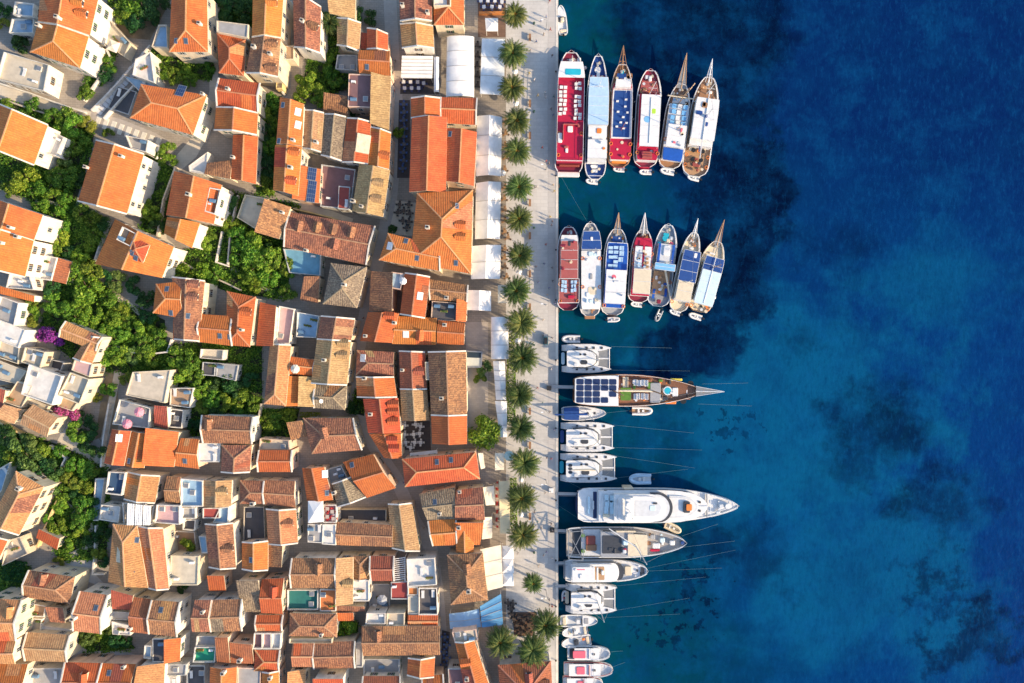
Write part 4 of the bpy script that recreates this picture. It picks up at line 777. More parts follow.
# ------------------------------------------------------------------ trees, palms, hedges
def leafmat(key, c1, c2, c3):
    m = bpy.data.materials.new('leaves_' + key); t, N, L, b = nodes(m)
    g = N.new('ShaderNodeNewGeometry'); r = N.new('ShaderNodeValToRGB'); L.new(g.outputs['Random Per Island'], r.inputs[0])
    e = r.color_ramp; e.elements[0].color = (*c1, 1); e.elements[1].color = (*c3, 1); q = e.elements.new(.55); q.color = (*c2, 1)
    L.new(objvar(t, r.outputs[0], .28), b.inputs['Base Color']); b.inputs['Roughness'].default_value = .6
    b.inputs['Specular IOR Level'].default_value = .25
    tr = N.new('ShaderNodeBsdfTranslucent'); L.new(r.outputs[0], tr.inputs[0]); mx = N.new('ShaderNodeMixShader'); mx.inputs[0].default_value = .25
    L.new(b.outputs[0], mx.inputs[1]); L.new(tr.outputs[0], mx.inputs[2]); L.new(mx.outputs[0], N['Material Output'].inputs[0])
    MATS['leaves_' + key] = m; return m
leafmat('mid', (.038, .10, .012), (.11, .235, .020), (.28, .40, .045))
leafmat('bright', (.06, .15, .014), (.16, .31, .024), (.36, .47, .055))
leafmat('dark', (.016, .062, .018), (.034, .11, .026), (.07, .175, .036))
leafmat('olive', (.065, .125, .028), (.12, .21, .045), (.21, .31, .08))
leafmat('yellow', (.12, .17, .02), (.22, .26, .03), (.32, .33, .05))
leafmat('pink', (.14, .10, .06), (.56, .07, .34), (.68, .18, .48))
leafmat('purple', (.05, .05, .05), (.26, .04, .36), (.48, .08, .52))
leafmat('palm', (.018, .046, .010), (.040, .082, .016), (.09, .135, .028))
leafmat('palm_gold', (.09, .12, .025), (.15, .17, .04), (.24, .24, .06))
M_BARK = col('bark', (.13, .09, .06), .9, .35)
def rnd_unit(r):
    while True:
        v = Vector((r.uniform(-1, 1), r.uniform(-1, 1), r.uniform(-1, 1)))
        if .05 < v.length < 1: return v.normalized()
def leaf(b, p, n, s, r, mi=0):
    a = rnd_unit(r); x = n.cross(a)
    if x.length < .1: return
    x = x.normalized() * s * r.uniform(.6, 1.1); y = n.cross(x).normalized() * s * r.uniform(.45, .8)
    b.face([p - x, p - y * .9 + x * .1, p + x, p + y], mi)
def crown_mesh(seed, nl=2300, lobes=15, flat=.75, size=.088):
    """unit crown: radius 1, leaves on the shells of many uneven clumps"""
    r = random.Random(seed); b = MB(); cl = []
    for i in range(lobes):
        a = r.uniform(0, 2 * math.pi); d = math.sqrt(r.random()) * .78; rr = r.uniform(.20, .42)
        cl.append((Vector((d * math.cos(a), d * math.sin(a), r.uniform(.25, 1.05) * flat * (1.1 - d * .75))), rr))
    tot = sum(c[1] ** 2 for c in cl)
    for c, rr in cl:
        for k in range(int(nl * rr * rr / tot)):
            n = rnd_unit(r)
            if n.z < -.35: n.z *= -1
            p = c + n * rr * r.uniform(.7, 1.08)
            leaf(b, p, (n + rnd_unit(r) * .7).normalized(), size * r.uniform(.6, 1.15), r)
    o = b.build('crown', MATS['leaves_mid']); me = o.data; bpy.data.objects.remove(o); return me
CROWNS = {}
def crown(kind, v):
    if (kind, v) not in CROWNS:
        base = ('base', v)
        if base not in CROWNS: CROWNS[base] = crown_mesh(100 + v, lobes=11 + 3 * v) if v < 4 else crown_mesh(100 + v, 3800, 42, .8)
        me = CROWNS[base].copy(); me.materials.clear(); me.materials.append(MATS['leaves_' + kind]); CROWNS[(kind, v)] = me
    return CROWNS[(kind, v)]
def trunk_mesh():
    b = MB(); b.tube([(0, 0, -.2), (.03, .02, .35), (.0, .05, .7)], [.10, .075, .06], 7)
    for k in range(5):
        a = k * 1.257 + .3; b.tube([(0, .04, .55), (.25 * math.cos(a), .25 * math.sin(a), .85), (.5 * math.cos(a), .5 * math.sin(a), 1.05)], [.045, .03, .015], 5)
    o = b.build('trunk', M_BARK); me = o.data; bpy.data.objects.remove(o); return me
TRUNK = trunk_mesh()
TONE = {'mid': 'green', 'bright': 'bright green', 'dark': 'dark green', 'olive': 'olive', 'yellow': 'yellow-green', 'pink': 'pink-flowered', 'purple': 'purple-flowered'}
def tree(px, py, rpx, kind, label, name='broadleaf_tree', cat='tree', group=None, var=None):
    rad = rpx * GSD * R.uniform(.98, 1.2); hz = max(.8, rad * .75); p = PG(px, py, hz); p.z = gz(p.x) - .05
    p = Vector((P(px, py, p.z + hz).x, P(px, py, p.z + hz).y, p.z))
    e = empty(name, p, label, cat, group)
    t = bpy.data.objects.new('trunk', TRUNK); C.objects.link(t); t.parent = e; t.scale = (rad * .8, rad * .8, rad * .95)
    c = bpy.data.objects.new('crown', crown(kind, R.randrange(4) if var is None else var)); C.objects.link(c); c.parent = e
    c.location = (0, 0, hz * .45); c.scale = (rad, rad * R.uniform(.88, 1.08), rad * R.uniform(.8, 1.0)); c.rotation_euler = (0, 0, R.uniform(0, 6.28))
def grove(place, items, what='tree', name='broadleaf_tree'):
    """several trees of one garden, each with a label that says which"""
    items = sorted(items, key=lambda a: a[1])
    for i, (px, py, r, k) in enumerate(items):
        big = 'large' if r >= 14 else 'small' if r < 9 else 'rounded'
        if r < 7 and what == 'tree': nm, w_ = 'shrub', 'shrub'
        else: nm, w_ = name, what
        tree(px, py, r, k, f'{big} {TONE[k]} {w_}, {ordinal(i, len(items))} {place}' if len(items) > 1 else f'{big} {TONE[k]} {w_} {place}', nm, w_, f'{what}s {place}' if len(items) > 2 else None)
grove('behind the beige parasol terrace', [(118, 4, 10, 'mid'), (132, 2, 12, 'mid'), (143, 10, 13, 'dark'), (124, 15, 10, 'mid'), (135, 21, 11, 'dark'), (151, 14, 10, 'dark'), (158, 3, 11, 'dark')])
grove('by the shaded blue annex', [(3, 8, 8, 'dark'), (2, 24, 7, 'yellow'), (20, 44, 10, 'dark')])
grove('between the big villa and the stairway', [(110, 64, 8, 'mid'), (100, 52, 5, 'yellow'), (104, 74, 8, 'dark'), (85, 92, 8, 'mid'), (52, 78, 5, 'yellow')])
grove('under the two-skylight villa', [(160, 72, 9, 'mid'), (172, 75, 9, 'mid'), (186, 72, 8, 'bright'), (190, 80, 7, 'mid'), (211, 66, 7, 'mid')])
grove('in the dark yard behind the square red house', [(222, 6, 10, 'dark'), (236, 4, 12, 'dark'), (247, 10, 11, 'dark'), (226, 17, 8, 'dark'), (244, 19, 8, 'dark')])
grove('in the villa garden below the cream path', [(5, 104, 6, 'mid'), (32, 104, 7, 'mid'), (52, 116, 9, 'mid'), (66, 120, 10, 'mid'), (74, 127, 11, 'bright'), (86, 124, 8, 'yellow'), (62, 132, 9, 'bright'), (82, 138, 8, 'mid'), (73, 145, 9, 'mid'), (66, 156, 11, 'olive'), (53, 174, 9, 'bright'), (65, 176, 12, 'mid'), (80, 178, 9, 'dark'), (107, 133, 6, 'mid')])
grove('beside the white stepped balcony', [(14, 182, 11, 'mid'), (26, 179, 11, 'bright'), (8, 190, 7, 'mid'), (36, 190, 9, 'mid'), (40, 206, 8, 'mid'), (53, 195, 8, 'bright'), (66, 197, 8, 'mid'), (60, 208, 7, 'bright')])
grove('in the walled lawn next to the roof-patio house', [(80, 214, 9, 'mid'), (60, 226, 9, 'bright'), (58, 240, 9, 'bright'), (55, 250, 8, 'mid'), (93, 220, 8, 'mid'), (102, 224, 8, 'dark'), (94, 236, 8, 'mid'), (90, 247, 7, 'bright'), (80, 256, 8, 'bright'), (68, 252, 7, 'dark')])
grove('under the orange corner house', [(166, 152, 10, 'bright'), (158, 158, 7, 'mid'), (172, 160, 6, 'bright')])
grove('in the dark yard west of the cut-out terrace house', [(151, 214, 11, 'bright'), (155, 226, 8, 'dark'), (146, 205, 8, 'mid')])
grove('in the long hedge beside the two-part house', [(270, 101, 9, 'mid'), (264, 112, 8, 'bright'), (271, 122, 8, 'mid'), (265, 133, 8, 'dark'), (269, 145, 9, 'mid'), (264, 157, 8, 'dark'), (268, 169, 9, 'dark'), (262, 182, 8, 'mid'), (269, 189, 7, 'bright')], 'hedge tree')
grove('between the cut-out terrace house and the pale terrace', [(227, 202, 9, 'dark'), (224, 214, 8, 'mid'), (229, 225, 8, 'bright'), (210, 234, 7, 'mid'), (207, 244, 8, 'bright')])
grove('lining the path north of the two-skylight hipped house', [(176, 270, 8, 'mid'), (188, 270, 9, 'mid'), (201, 272, 9, 'bright'), (215, 276, 10, 'mid'), (208, 280, 8, 'mid')])
grove('in the tall stand beside the blue glass annex', [(240, 238, 11, 'mid'), (253, 243, 13, 'bright'), (244, 256, 13, 'mid'), (266, 252, 8, 'dark'), (269, 258, 13, 'bright'), (256, 266, 12, 'mid'), (279, 264, 12, 'mid'), (268, 275, 10, 'bright'), (290, 268, 9, 'mid'), (257, 284, 9, 'bright'), (247, 277, 8, 'mid'), (288, 292, 9, 'mid')])
grove('in the big grove south of the roof-patio house', [(75, 272, 12, 'bright'), (90, 274, 13, 'mid'), (86, 288, 14, 'bright'), (104, 276, 9, 'dark'), (117, 282, 9, 'olive'), (134, 287, 10, 'dark'), (52, 290, 9, 'dark'), (52, 303, 11, 'mid'), (64, 309, 10, 'mid'), (80, 306, 10, 'bright'), (76, 320, 10, 'bright'), (88, 322, 9, 'bright'), (98, 314, 8, 'mid'), (108, 300, 9, 'mid'), (120, 310, 10, 'bright'), (112, 320, 9, 'bright'), (146, 300, 10, 'dark'), (128, 322, 8, 'mid'), (107, 332, 9, 'bright'), (138, 330, 10, 'bright'), (120, 333, 9, 'mid'), (143, 342, 9, 'mid'), (148, 316, 9, 'dark')])
grove('in the terrace garden below the big grove', [(110, 349, 9, 'mid'), (103, 360, 8, 'bright'), (120, 357, 10, 'bright'), (132, 357, 9, 'olive'), (144, 354, 9, 'mid'), (152, 360, 9, 'bright'), (158, 337, 8, 'mid'), (152, 330, 6, 'bright')])
grove('in the hanging garden above the half-orange ridge house', [(176, 358, 10, 'mid'), (190, 362, 11, 'mid'), (178, 374, 11, 'bright'), (192, 376, 11, 'mid'), (200, 390, 11, 'bright'), (212, 385, 10, 'dark'), (228, 383, 10, 'dark'), (212, 399, 10, 'mid'), (224, 402, 11, 'bright'), (239, 393, 9, 'dark'), (241, 400, 10, 'mid'), (252, 403, 8, 'mid'), (202, 408, 8, 'yellow'), (216, 411, 8, 'dark'), (249, 380, 8, 'dark'), (236, 410, 7, 'mid'), (194, 424, 7, 'dark')])
grove('on the planted pergola by the white sloping roof', [(26, 303, 8, 'olive'), (32, 312, 9, 'bright'), (30, 323, 7, 'yellow'), (36, 305, 7, 'yellow')], 'climber', 'climbing_plant')
grove('beside the beige slab roof', [(106, 390, 6, 'mid'), (112, 390, 6, 'bright'), (96, 398, 6, 'yellow'), (125, 378, 6, 'yellow')])
tree(46, 337, 9, 'purple', 'glowing violet bougainvillea in the yard of the pinkish L-shaped house', 'bougainvillea', 'bougainvillea')
tree(57, 341, 7, 'purple', 'darker violet bougainvillea in shade by the pinkish L-shaped house', 'bougainvillea', 'bougainvillea')
tree(62, 415, 12.5, 'pink', 'vivid pink bougainvillea at the gable of the yellow-brown cottage', 'bougainvillea', 'bougainvillea')
grove('near the grey lane east of the pink bougainvillea', [(82, 420, 10, 'dark'), (78, 433, 11, 'mid'), (90, 431, 10, 'dark'), (87, 443, 10, 'dark'), (98, 451, 8, 'dark')])
grove('in the walled garden beside the brown hipped villa', [(8, 434, 10, 'dark'), (18, 442, 11, 'olive'), (30, 444, 11, 'olive'), (14, 455, 10, 'mid'), (28, 458, 12, 'olive'), (41, 450, 9, 'mid'), (40, 470, 12, 'dark'), (54, 467, 9, 'dark'), (60, 452, 7, 'mid'), (75, 466, 9, 'bright'), (86, 470, 9, 'mid'), (94, 474, 7, 'mid'), (52, 485, 10, 'olive'), (68, 480, 9, 'yellow'), (77, 484, 8, 'yellow'), (62, 494, 8, 'mid'), (86, 490, 8, 'bright'), (75, 497, 8, 'dark'), (92, 500, 9, 'dark'), (60, 505, 8, 'bright'), (84, 508, 12, 'mid'), (78, 520, 9, 'mid'), (105, 478, 5, 'dark')])
grove('around the small garden north of the plum old house', [(48, 521, 7, 'bright'), (56, 526, 8, 'mid'), (66, 532, 5, 'mid'), (80, 533, 7, 'bright'), (90, 538, 7, 'dark'), (104, 532, 7, 'dark'), (68, 545, 7, 'bright'), (98, 552, 7, 'yellow'), (58, 561, 6, 'yellow'), (104, 562, 7, 'dark')])
tree(187, 546, 9.5, 'bright', 'single bright green tree in a white-walled court beside the gravel roof', 'broadleaf_tree', 'tree')
tree(182, 589, 5, 'dark', 'small dark shrub against the plum house facade on the stepped lane', 'shrub', 'shrub')
grove('in the yard below the house with the blue skylight', [(78, 637, 7, 'olive'), (88, 638, 9, 'olive'), (98, 637, 7, 'mid'), (110, 630, 6, 'olive'), (116, 642, 8, 'dark'), (127, 642, 7, 'dark')])
grove('beside the red speckled ridge house', [(266, 424, 8, 'mid'), (276, 421, 8, 'mid'), (290, 417, 7, 'bright'), (272, 433, 6, 'dark')])
tree(354, 406, 8, 'dark', 'dark bush at the head of the shady lane beside the curved red house', 'bush', 'bush')
tree(485, 433, 17, 'mid', 'large dense tree behind the long narrow white awning', 'broadleaf_tree', 'tree', None, 4)
tree(347, 629, 10, 'bright', 'bright leafy tree in the court beside the very long brown roof', 'broadleaf_tree', 'tree')
tree(484, 369, 8, 'olive', 'pale sprawling climber over the glazed kiosk behind the awnings', 'climbing_plant', 'climber')
tree(479, 379, 6, 'mid', 'smaller green climber beside the glazed kiosk behind the awnings', 'climbing_plant', 'climber')
grove('in the courtyard below the tan gabled cottage', [(307, 78, 10, 'bright'), (312, 92, 13, 'bright'), (322, 98, 10, 'bright'), (304, 96, 9, 'bright'), (329, 58, 8, 'mid'), (331, 70, 8, 'mid'), (336, 82, 9, 'mid'), (345, 88, 6, 'dark')])
tree(358, 14, 7, 'dark', 'dark shrub beside the grey upper street top', 'shrub', 'shrub')
tree(371, 18, 8, 'dark', 'dark shaded tree in the grey upper street', 'broadleaf_tree', 'tree')
tree(355, 113, 5, 'dark', 'dark potted shrub behind the orange and plum house', 'shrub', 'shrub')
tree(398, 133, 6, 'mid', 'green climber on the wall of the blue-seated alley terrace', 'climbing_plant', 'climber')
tree(392, 229, 5, 'dark', 'dark shrub in the corner of the palace café courtyard', 'shrub', 'shrub')
tree(254, 418, 5, 'yellow', 'yellow-green creeper on the corner of the half-orange ridge house', 'climbing_plant', 'climber')
tree(525, 657, 7, 'bright', 'bright green shrub between the lower promenade palms', 'shrub', 'shrub')
tree(60, 576, 5, 'dark', 'small dark shrub on the wall above the plum old house', 'shrub', 'shrub')
# date palms
def palm_meshes(seed, kinds=('palm', 'palm_gold')):
    r = random.Random(seed); b = MB(); n = 84
    for i in range(n):
        a = i * 2.399 + r.uniform(-.12, .12); el = 1.15 - 1.5 * (i / n) + r.uniform(-.1, .1); L = r.uniform(.86, 1.08) * (.8 + .2 * min(1, i / 14))
        d = Vector((math.cos(a), math.sin(a), 0)); p = Vector((0, 0, .04)); path = [p.copy()]; e = el; m = 9
        for k in range(m):
            p = p + (d * math.cos(e) + Vector((0, 0, math.sin(e)))) * (L / m); e -= .15 + .01 * k; path.append(p.copy())
        sd = Vector((-d.y, d.x, 0)); gold = 1 if (r.random() < .30) else 0
        for k in range(1, m + 1):
            q0, q1 = path[k - 1], path[k]; ax = (q1 - q0); up = sd.cross(ax).normalized()
            ll = .22 * (1 - (k / m) ** 2.2 * .75) * min(1, .55 + k * .2) * 1.05
            for s in (-1, 1):
                for h in (0, .5):
                    base = q0.lerp(q1, h); tip = base + (sd * s * .8 + ax.normalized() * .75 - up * (-.28)).normalized() * ll * r.uniform(.8, 1.1)
                    w2 = ax.normalized() * .048; b.face([base, base + w2, tip], 1 if gold and r.random() < .7 else 0)
        for k in range(m):
            w2 = sd * .013 * (1 - k / m * .7); b.face([path[k] - w2, path[k] + w2, path[k + 1] + w2 * .8, path[k + 1] - w2 * .8], 1)
    o = b.build('crown', [MATS['leaves_' + k] for k in kinds]); me = o.data; bpy.data.objects.remove(o); return me
PALMS = [palm_meshes(s) for s in (3, 4, 5, 6, 7)]
def pt():
    b = MB(); rs = []; path = []
    for k in range(15): path.append((.02 * math.sin(k * .5), .015 * math.cos(k * .4), -.03 + k * .073)); rs.append((.062 if k % 2 else .072) + (.02 if k == 0 else 0) + (.018 if k > 12 else 0))
    b.tube(path, rs, 9); o = b.build('trunk', M_BARK); me = o.data; bpy.data.objects.remove(o)
    r = random.Random(2); b = MB()
    for k in range(4):
        a = k * 1.6; e = Vector((.15 * math.cos(a), .15 * math.sin(a), .08)); b.tube([(0, 0, .02), e * .6 + Vector((0, 0, .07)), e], [.012, .012, .006], 4)
        for j in range(10):
            q = e + Vector((r.uniform(-.05, .05), r.uniform(-.05, .05), r.uniform(-.06, .03))); s = .020; b.box(q.x - s, q.x + s, q.y - s, q.y + s, q.z - s, q.z + s)
    f = b.build('fruit', col('date_fruit', (.70, .30, .03), .6, .25)); fm = f.data; bpy.data.objects.remove(f); return me, fm
PT, PFRUIT = pt()
def palm(px, py, rpx, label, h=5.2, fruit=True, group=None):
    p0 = PG(px, py, h); base = Vector((p0.x, p0.y, gz(p0.x))); rad = rpx * GSD * 1.19
    e = empty('date_palm', base, label, 'palm', group, R.uniform(0, 6.28))
    t = bpy.data.objects.new('trunk', PT); C.objects.link(t); t.parent = e; t.scale = (4, 4, h)
    c = bpy.data.objects.new('crown', R.choice(PALMS)); C.objects.link(c); c.parent = e; c.location = (0, 0, h); c.scale = (rad * R.uniform(.92, 1.06), rad * R.uniform(.92, 1.06), rad * R.uniform(.75, 1.2)); c.rotation_euler = (R.uniform(-.16, .16), R.uniform(-.16, .16), R.uniform(0, 6))
    if fruit:
        f = bpy.data.objects.new('fruit', PFRUIT); C.objects.link(f); f.parent = c; f.location = (0, 0, .06)
palms = [(515, 15, 13), (513, 54, 15), (512, 88, 14), (517, 121, 14.5), (517, 151, 14.5), (519, 187, 15), (519, 219, 15), (520, 256, 14), (517, 291, 15.5), (521, 323, 16), (523, 358, 16.5), (520, 395, 15.5), (521, 428, 15), (525, 463, 16), (522, 498, 15), (523, 535, 15)]
for i, (x, y, r) in enumerate(palms):
    palm(x, y, r, f'date palm on the long promenade row, {ordinal(i, len(palms))}', R.uniform(5, 5.9), i not in (9, 11, 12, 13), 'date palms along the promenade')
palm(533, 583, 11, 'single smaller date palm on open paving below the white pyramid tents', 4.2)
palm(501, 642, 17, 'big date palm above the slender dormered house at the lower square', 6.4)
palm(546, 625, 16, 'date palm with brown fronds beside the quay at the lower square', 5.4)
palm(533, 650, 16, 'pale-fronded date palm between the red hip-roofed villa and the lower square', 5.2, False)
palm(331, 24, 11, 'courtyard palm beside the tan gabled cottage', 4.8, False)
# clipped hedges along the terraces
def hedge(pts, wpx, h, label, kind='mid'):
    r = R; b = MB(); q = [PG(x, y, h * .7) for x, y in pts]; off = Vector((q[0].x, q[0].y, gz(q[0].x))); W = wpx * GSD
    e = empty('hedge', off, label, 'hedge'); s = MB()
    for a, c in zip(q, q[1:]):
        d = c - a; L = math.hypot(d.x, d.y); u = Vector((d.x, d.y, 0)) / L; n = Vector((-u.y, u.x, 0)); z = gz(a.x)
        for i in range(int(L * W * 55)):
            k = r.random(); t = r.uniform(-.5, .5) * W; bul = 1 - (abs(t) / W * 2) ** 4 * .3; hh = h * bul * r.uniform(.75, 1.08) * (.85 + .2 * math.sin(k * L * 1.7))
            if r.random() < .4: t = math.copysign(W / 2 * r.uniform(.9, 1.08), t); hh = r.uniform(.1, h)
            p = Vector((a.x, a.y, z)) + u * k * L + n * t + Vector((0, 0, hh)); leaf(b, p, (Vector((0, 0, 1)) + rnd_unit(r)).normalized(), .22 * r.uniform(.7, 1.2), r)
        for k in range(int(L / 1.0)):
            c0 = Vector((a.x, a.y, z)) + u * (k + .5); s.tube([c0, c0 + Vector((0, 0, h * .7))], [.05, .03], 5)
    b.build('foliage', MATS['leaves_' + kind], e, off); s.build('stems', M_BARK, e, off)
hedge([(513, 334), (512, 372)], 9, 1.5, 'bushy hedge on the sea side of the rounded white awning')
hedge([(511, 372), (511, 424)], 8, 1.4, 'bushy hedge on the sea side of the long narrow awning')
hedge([(513, 478), (514, 528)], 6, 1.3, 'clipped hedge on the sea side of the yellow awning')
hedge([(266, 417), (297, 414)], 7, 1.6, 'leafy hedge along the lane below the salmon hipped-end house')
hedge([(76, 205), (106, 222)], 6, 1.6, 'hedge under the lower gable of the long orange villa', 'dark')
hedge([(2, 570), (26, 572)], 18, .8, 'dark green ground hedge above the mauve-sloped tall house', 'dark')
hedge([(300, 415), (322, 415)], 5, 1.2, 'yellow-green hedge below the grey corner hip', 'yellow')

# low undergrowth in the gardens: too dense to count
def inside(poly, p): return seg_in(poly, p)
ub = MB(); rr = random.Random(11)
for poly in GARDENS:
    x0, x1, y0, y1 = min(p[0] for p in poly), max(p[0] for p in poly), min(p[1] for p in poly), max(p[1] for p in poly)
    for k in range(int((x1 - x0) * (y1 - y0) * .55)):
        x, y = rr.uniform(x0, x1), rr.uniform(y0, y1)
        if not seg_in(poly, (x, y)): continue
        if math.sin(x * .31 + 1.3 * math.sin(y * .23)) + math.sin(y * .37 + x * .11) < rr.uniform(-1.6, .6): continue
        c0 = PG(x, y); q = rr.uniform(.3, .9)
        for j in range(5):
            leaf(ub, c0 + Vector((rr.uniform(-q, q), rr.uniform(-q, q), rr.uniform(.05, q))), (Vector((0, 0, 1)) + rnd_unit(rr) * .8).normalized(), rr.uniform(.16, .34), rr)
tag(ub.build('undergrowth', MATS['leaves_mid']), 'low green undergrowth covering the garden plots', 'undergrowth', kind='stuff')
# ------------------------------------------------------------------ awnings, parasols, café furniture, people
def fabric(key, c):
    k = 'canvas_' + key
    if k in MATS: return MATS[k]
    return plain(k, c, .8, .16, .45, ov=.04)
CANV = {'W': (.82, .81, .79), 'C': (.80, .72, .57), 'Y': (.80, .68, .42), 'B': (.30, .48, .66), 'G': (.40, .42, .45), 'P': (.85, .30, .38), 'S': (.74, .78, .80), 'T': (.45, .66, .66), 'O': (.62, .25, .08), 'N': (.05, .08, .18), 'Q': (.10, .30, .55)}  # S: white canvas with bluish ship shade put into the colour
def canopy(label, quad, h, style, c, seams=0, rise=1.1, floor=None, name='awning', poles=True):
    q = [P(quad[2 * i], quad[2 * i + 1], h + QUAY) for i in range(4)]; g = floor if floor is not None else min(gz(p.x) for p in q)
    ctr = sum(q, Vector()) / 4; off = Vector((ctr.x, ctr.y, g)); e = empty(name, off, label, 'awning')
    A, B, Cc, D = q; b = MB(); n = 16
    def pt(u, v):
        p = A.lerp(B, u).lerp(D.lerp(Cc, u), v); k = 0
        if style == 'V': k = rise * (1 - abs(2 * u - 1))
        elif style == 'barrel': k = rise * math.sin(math.pi * u) ** .6
        elif style == 'pyr': k = rise * (1 - max(abs(2 * u - 1), abs(2 * v - 1))) ** 1.15
        elif style == 'slope': k = rise * (1 - u)
        elif style == 'waves': k = .25 * abs(math.sin(u * math.pi * 4))
        sag = -.10 * math.sin(math.pi * v * max(1, seams + 1)) ** 2 if seams else -.06 * math.sin(math.pi * u) * math.sin(math.pi * v)
        return p + Vector((0, 0, k + sag))
    for i in range(n):
        for j in range(n):
            b.face([pt(i / n, j / n), pt(i / n, (j + 1) / n), pt((i + 1) / n, (j + 1) / n), pt((i + 1) / n, j / n)])
    for i in range(n):
        for (u0, v0, u1, v1) in ((i / n, 1, (i + 1) / n, 1), ((i + 1) / n, 0, i / n, 0), (1, (n - i) / n, 1, (n - i - 1) / n), (0, i / n, 0, (i + 1) / n)):
            a, d = pt(u0, v0), pt(u1, v1); b.face([d, a, a - Vector((0, 0, .28)), d - Vector((0, 0, .28))])
    b.build('fabric', fabric(c, CANV[c]), e, off)
    if seams:
        for k in range(1, seams + 1):
            v = k / (seams + 1); s = MB()
            for i in range(n): s.bar(pt(i / n, v) + Vector((0, 0, .05)), pt((i + 1) / n, v) + Vector((0, 0, .05)), .10, .06)
            s.build('frame_bar', col('awning_seam', (.42, .40, .37), .7), e, off)
    if poles:
        for u, v in [(.03, .03), (.97, .03), (.97, .97), (.03, .97)] + ([(.03, .5), (.97, .5)] if seams else []):
            t = pt(u, v); m = MB(); m.tube([(t.x, t.y, g), (t.x, t.y, t.z - .05)], .06, 6); m.build('pole', M_WHITE, e, off)
    return e
def parasol(label, px, py, rpx, c, h=2.6, n=8, base=None):
    p = PG(px, py, h); g = base if base is not None else gz(p.x); p = P(px, py, g + h); off = Vector((p.x, p.y, g)); r = rpx * GSD
    e = empty('parasol', off, label, 'parasol'); b = MB(); top = Vector((p.x, p.y, g + h + .55)); pts = [Vector((p.x + r * math.cos(k * 2 * math.pi / n + .4), p.y + r * math.sin(k * 2 * math.pi / n + .4), g + h)) for k in range(n)]
    for i in range(n):
        a, d = pts[i], pts[(i + 1) % n]; mid = (a + d) / 2 + Vector((0, 0, -.05)); b.face([a, mid, top]); b.face([mid, d, top]); b.face([a, a - Vector((0, 0, .18)), d - Vector((0, 0, .18)), d])
    b.build('fabric', fabric(c, CANV[c]), e, off); m = MB(); m.tube([off, top], .04, 6); m.build('pole', M_GREYMETAL, e, off)
    m = MB(); m.tube([off + Vector((0, 0, .0)), off + Vector((0, 0, .10))], .3, 8); m.build('base', M_STONE, e, off)
canopy('great white sail canopy on poles below the bright orange hipped house', (447, 37, 474, 37, 474, 97, 446, 97), 4.2, 'barrel', 'W', 3, .9)
canopy('white flat awning with bluish ship shade in its colour beside the second and third palms', (482, 39, 505, 39, 504, 95, 480, 94), 3.2, 'slope', 'S', 2, .35)
canopy('small square white awning above the bluish flat awning', (485, 18, 498, 18, 498, 31, 486, 31), 3, 'pyr', 'W', 0, .5)
canopy('white striped awning on the gable front of the pink-sloped house', (402, 56, 433, 56, 432, 78, 401, 78), 3.6, 'slope', 'W', 5, .2)
canopy('narrow white blind beside the dark tables under the striped awning', (434, 57, 439, 57, 439, 92, 434, 92), 3.4, 'V', 'W', 0, .3)
canopy('northern long white ridge tent of three bays beside the palms', (477, 116, 502, 117, 501, 176, 476, 176), 3.4, 'V', 'W', 2, 1.3)
canopy('middle long white ridge tent beside the orange palace', (476, 183, 501, 182, 500, 239, 475, 239), 3.4, 'V', 'W', 2, 1.3)
canopy('southern white ridge tent of two bays at the palace corner', (472, 246, 501, 245, 500, 279, 471, 279), 3.4, 'V', 'W', 1, 1.2)
canopy('small two-sided white tent below the southern ridge tent', (468, 290, 491, 291, 491, 311, 467, 310), 3.3, 'V', 'W', 0, 1.0)
canopy('cream rectangular awning half hidden by a palm near the small tent', (498, 285, 506, 285, 507, 303, 498, 303), 3, 'slope', 'C', 0, .3)
canopy('white barrel awning with rounded top beside bushy hedge', (491, 317, 508, 317, 509, 359, 491, 359), 3.4, 'barrel', 'W', 2, 1.2)
canopy('upper half of the stepped narrow white awning behind the hedge', (493, 361, 505, 361, 506, 400, 496, 400), 3.1, 'V', 'W', 3, .5)
canopy('lower half of the stepped narrow white awning near the dense tree', (495, 401, 507, 401, 507, 437, 500, 437), 2.9, 'V', 'W', 2, .5)
canopy('small cream-white booth awning beside the teal-white parasol', (495, 453, 504, 453, 504, 470, 495, 470), 3, 'slope', 'C', 0, .3)
canopy('long yellow-cream awning of three bays behind the clipped hedge', (499, 481, 510, 481, 510, 534, 500, 533), 3.1, 'slope', 'Y', 2, .3)
canopy('upper cream blind on the front of the old brown ridge house', (483, 487, 494, 486, 495, 505, 486, 505), 4.2, 'slope', 'C', 0, .4)
canopy('lower cream blind on the front of the orange gabled shop house', (484, 517, 492, 517, 492, 538, 482, 539), 4.2, 'slope', 'C', 1, .4)
canopy('wide cream canopy beside the brown pyramid-roofed house', (480, 549, 501, 545, 503, 587, 488, 590), 3.8, 'slope', 'C', 2, .5)
for i, (a, d) in enumerate(((546, 559), (559.6, 573), (573.6, 586))):
    canopy('white pyramid tent beside the wide cream canopy, ' + ('upper', 'middle', 'lower')[i] + ' of three', (502, a, 513, a - .5, 514, d, 502, d), 3, 'pyr', 'W', 0, 1.0)
canopy('blue translucent roof with pale stripes beside the lower square', (480, 606, 501, 594, 503, 625, 482, 627), 3.6, 'slope', 'Q', 3, .3)
canopy('blue canvas roof behind the brown pyramid-roofed house', (449, 614, 479, 609, 481, 627, 450, 629), 3.4, 'V', 'B', 1, .5)
canopy('cream side blind at the end of the long red hipped house', (478, 453, 483, 453, 485, 468, 481, 469), 4, 'slope', 'C', 0, .3)
canopy('long white awning over the edge of the white-tabled yard', (410, 453, 437, 450, 438, 456, 410, 458.5), 3.2, 'slope', 'W', 0, .2)
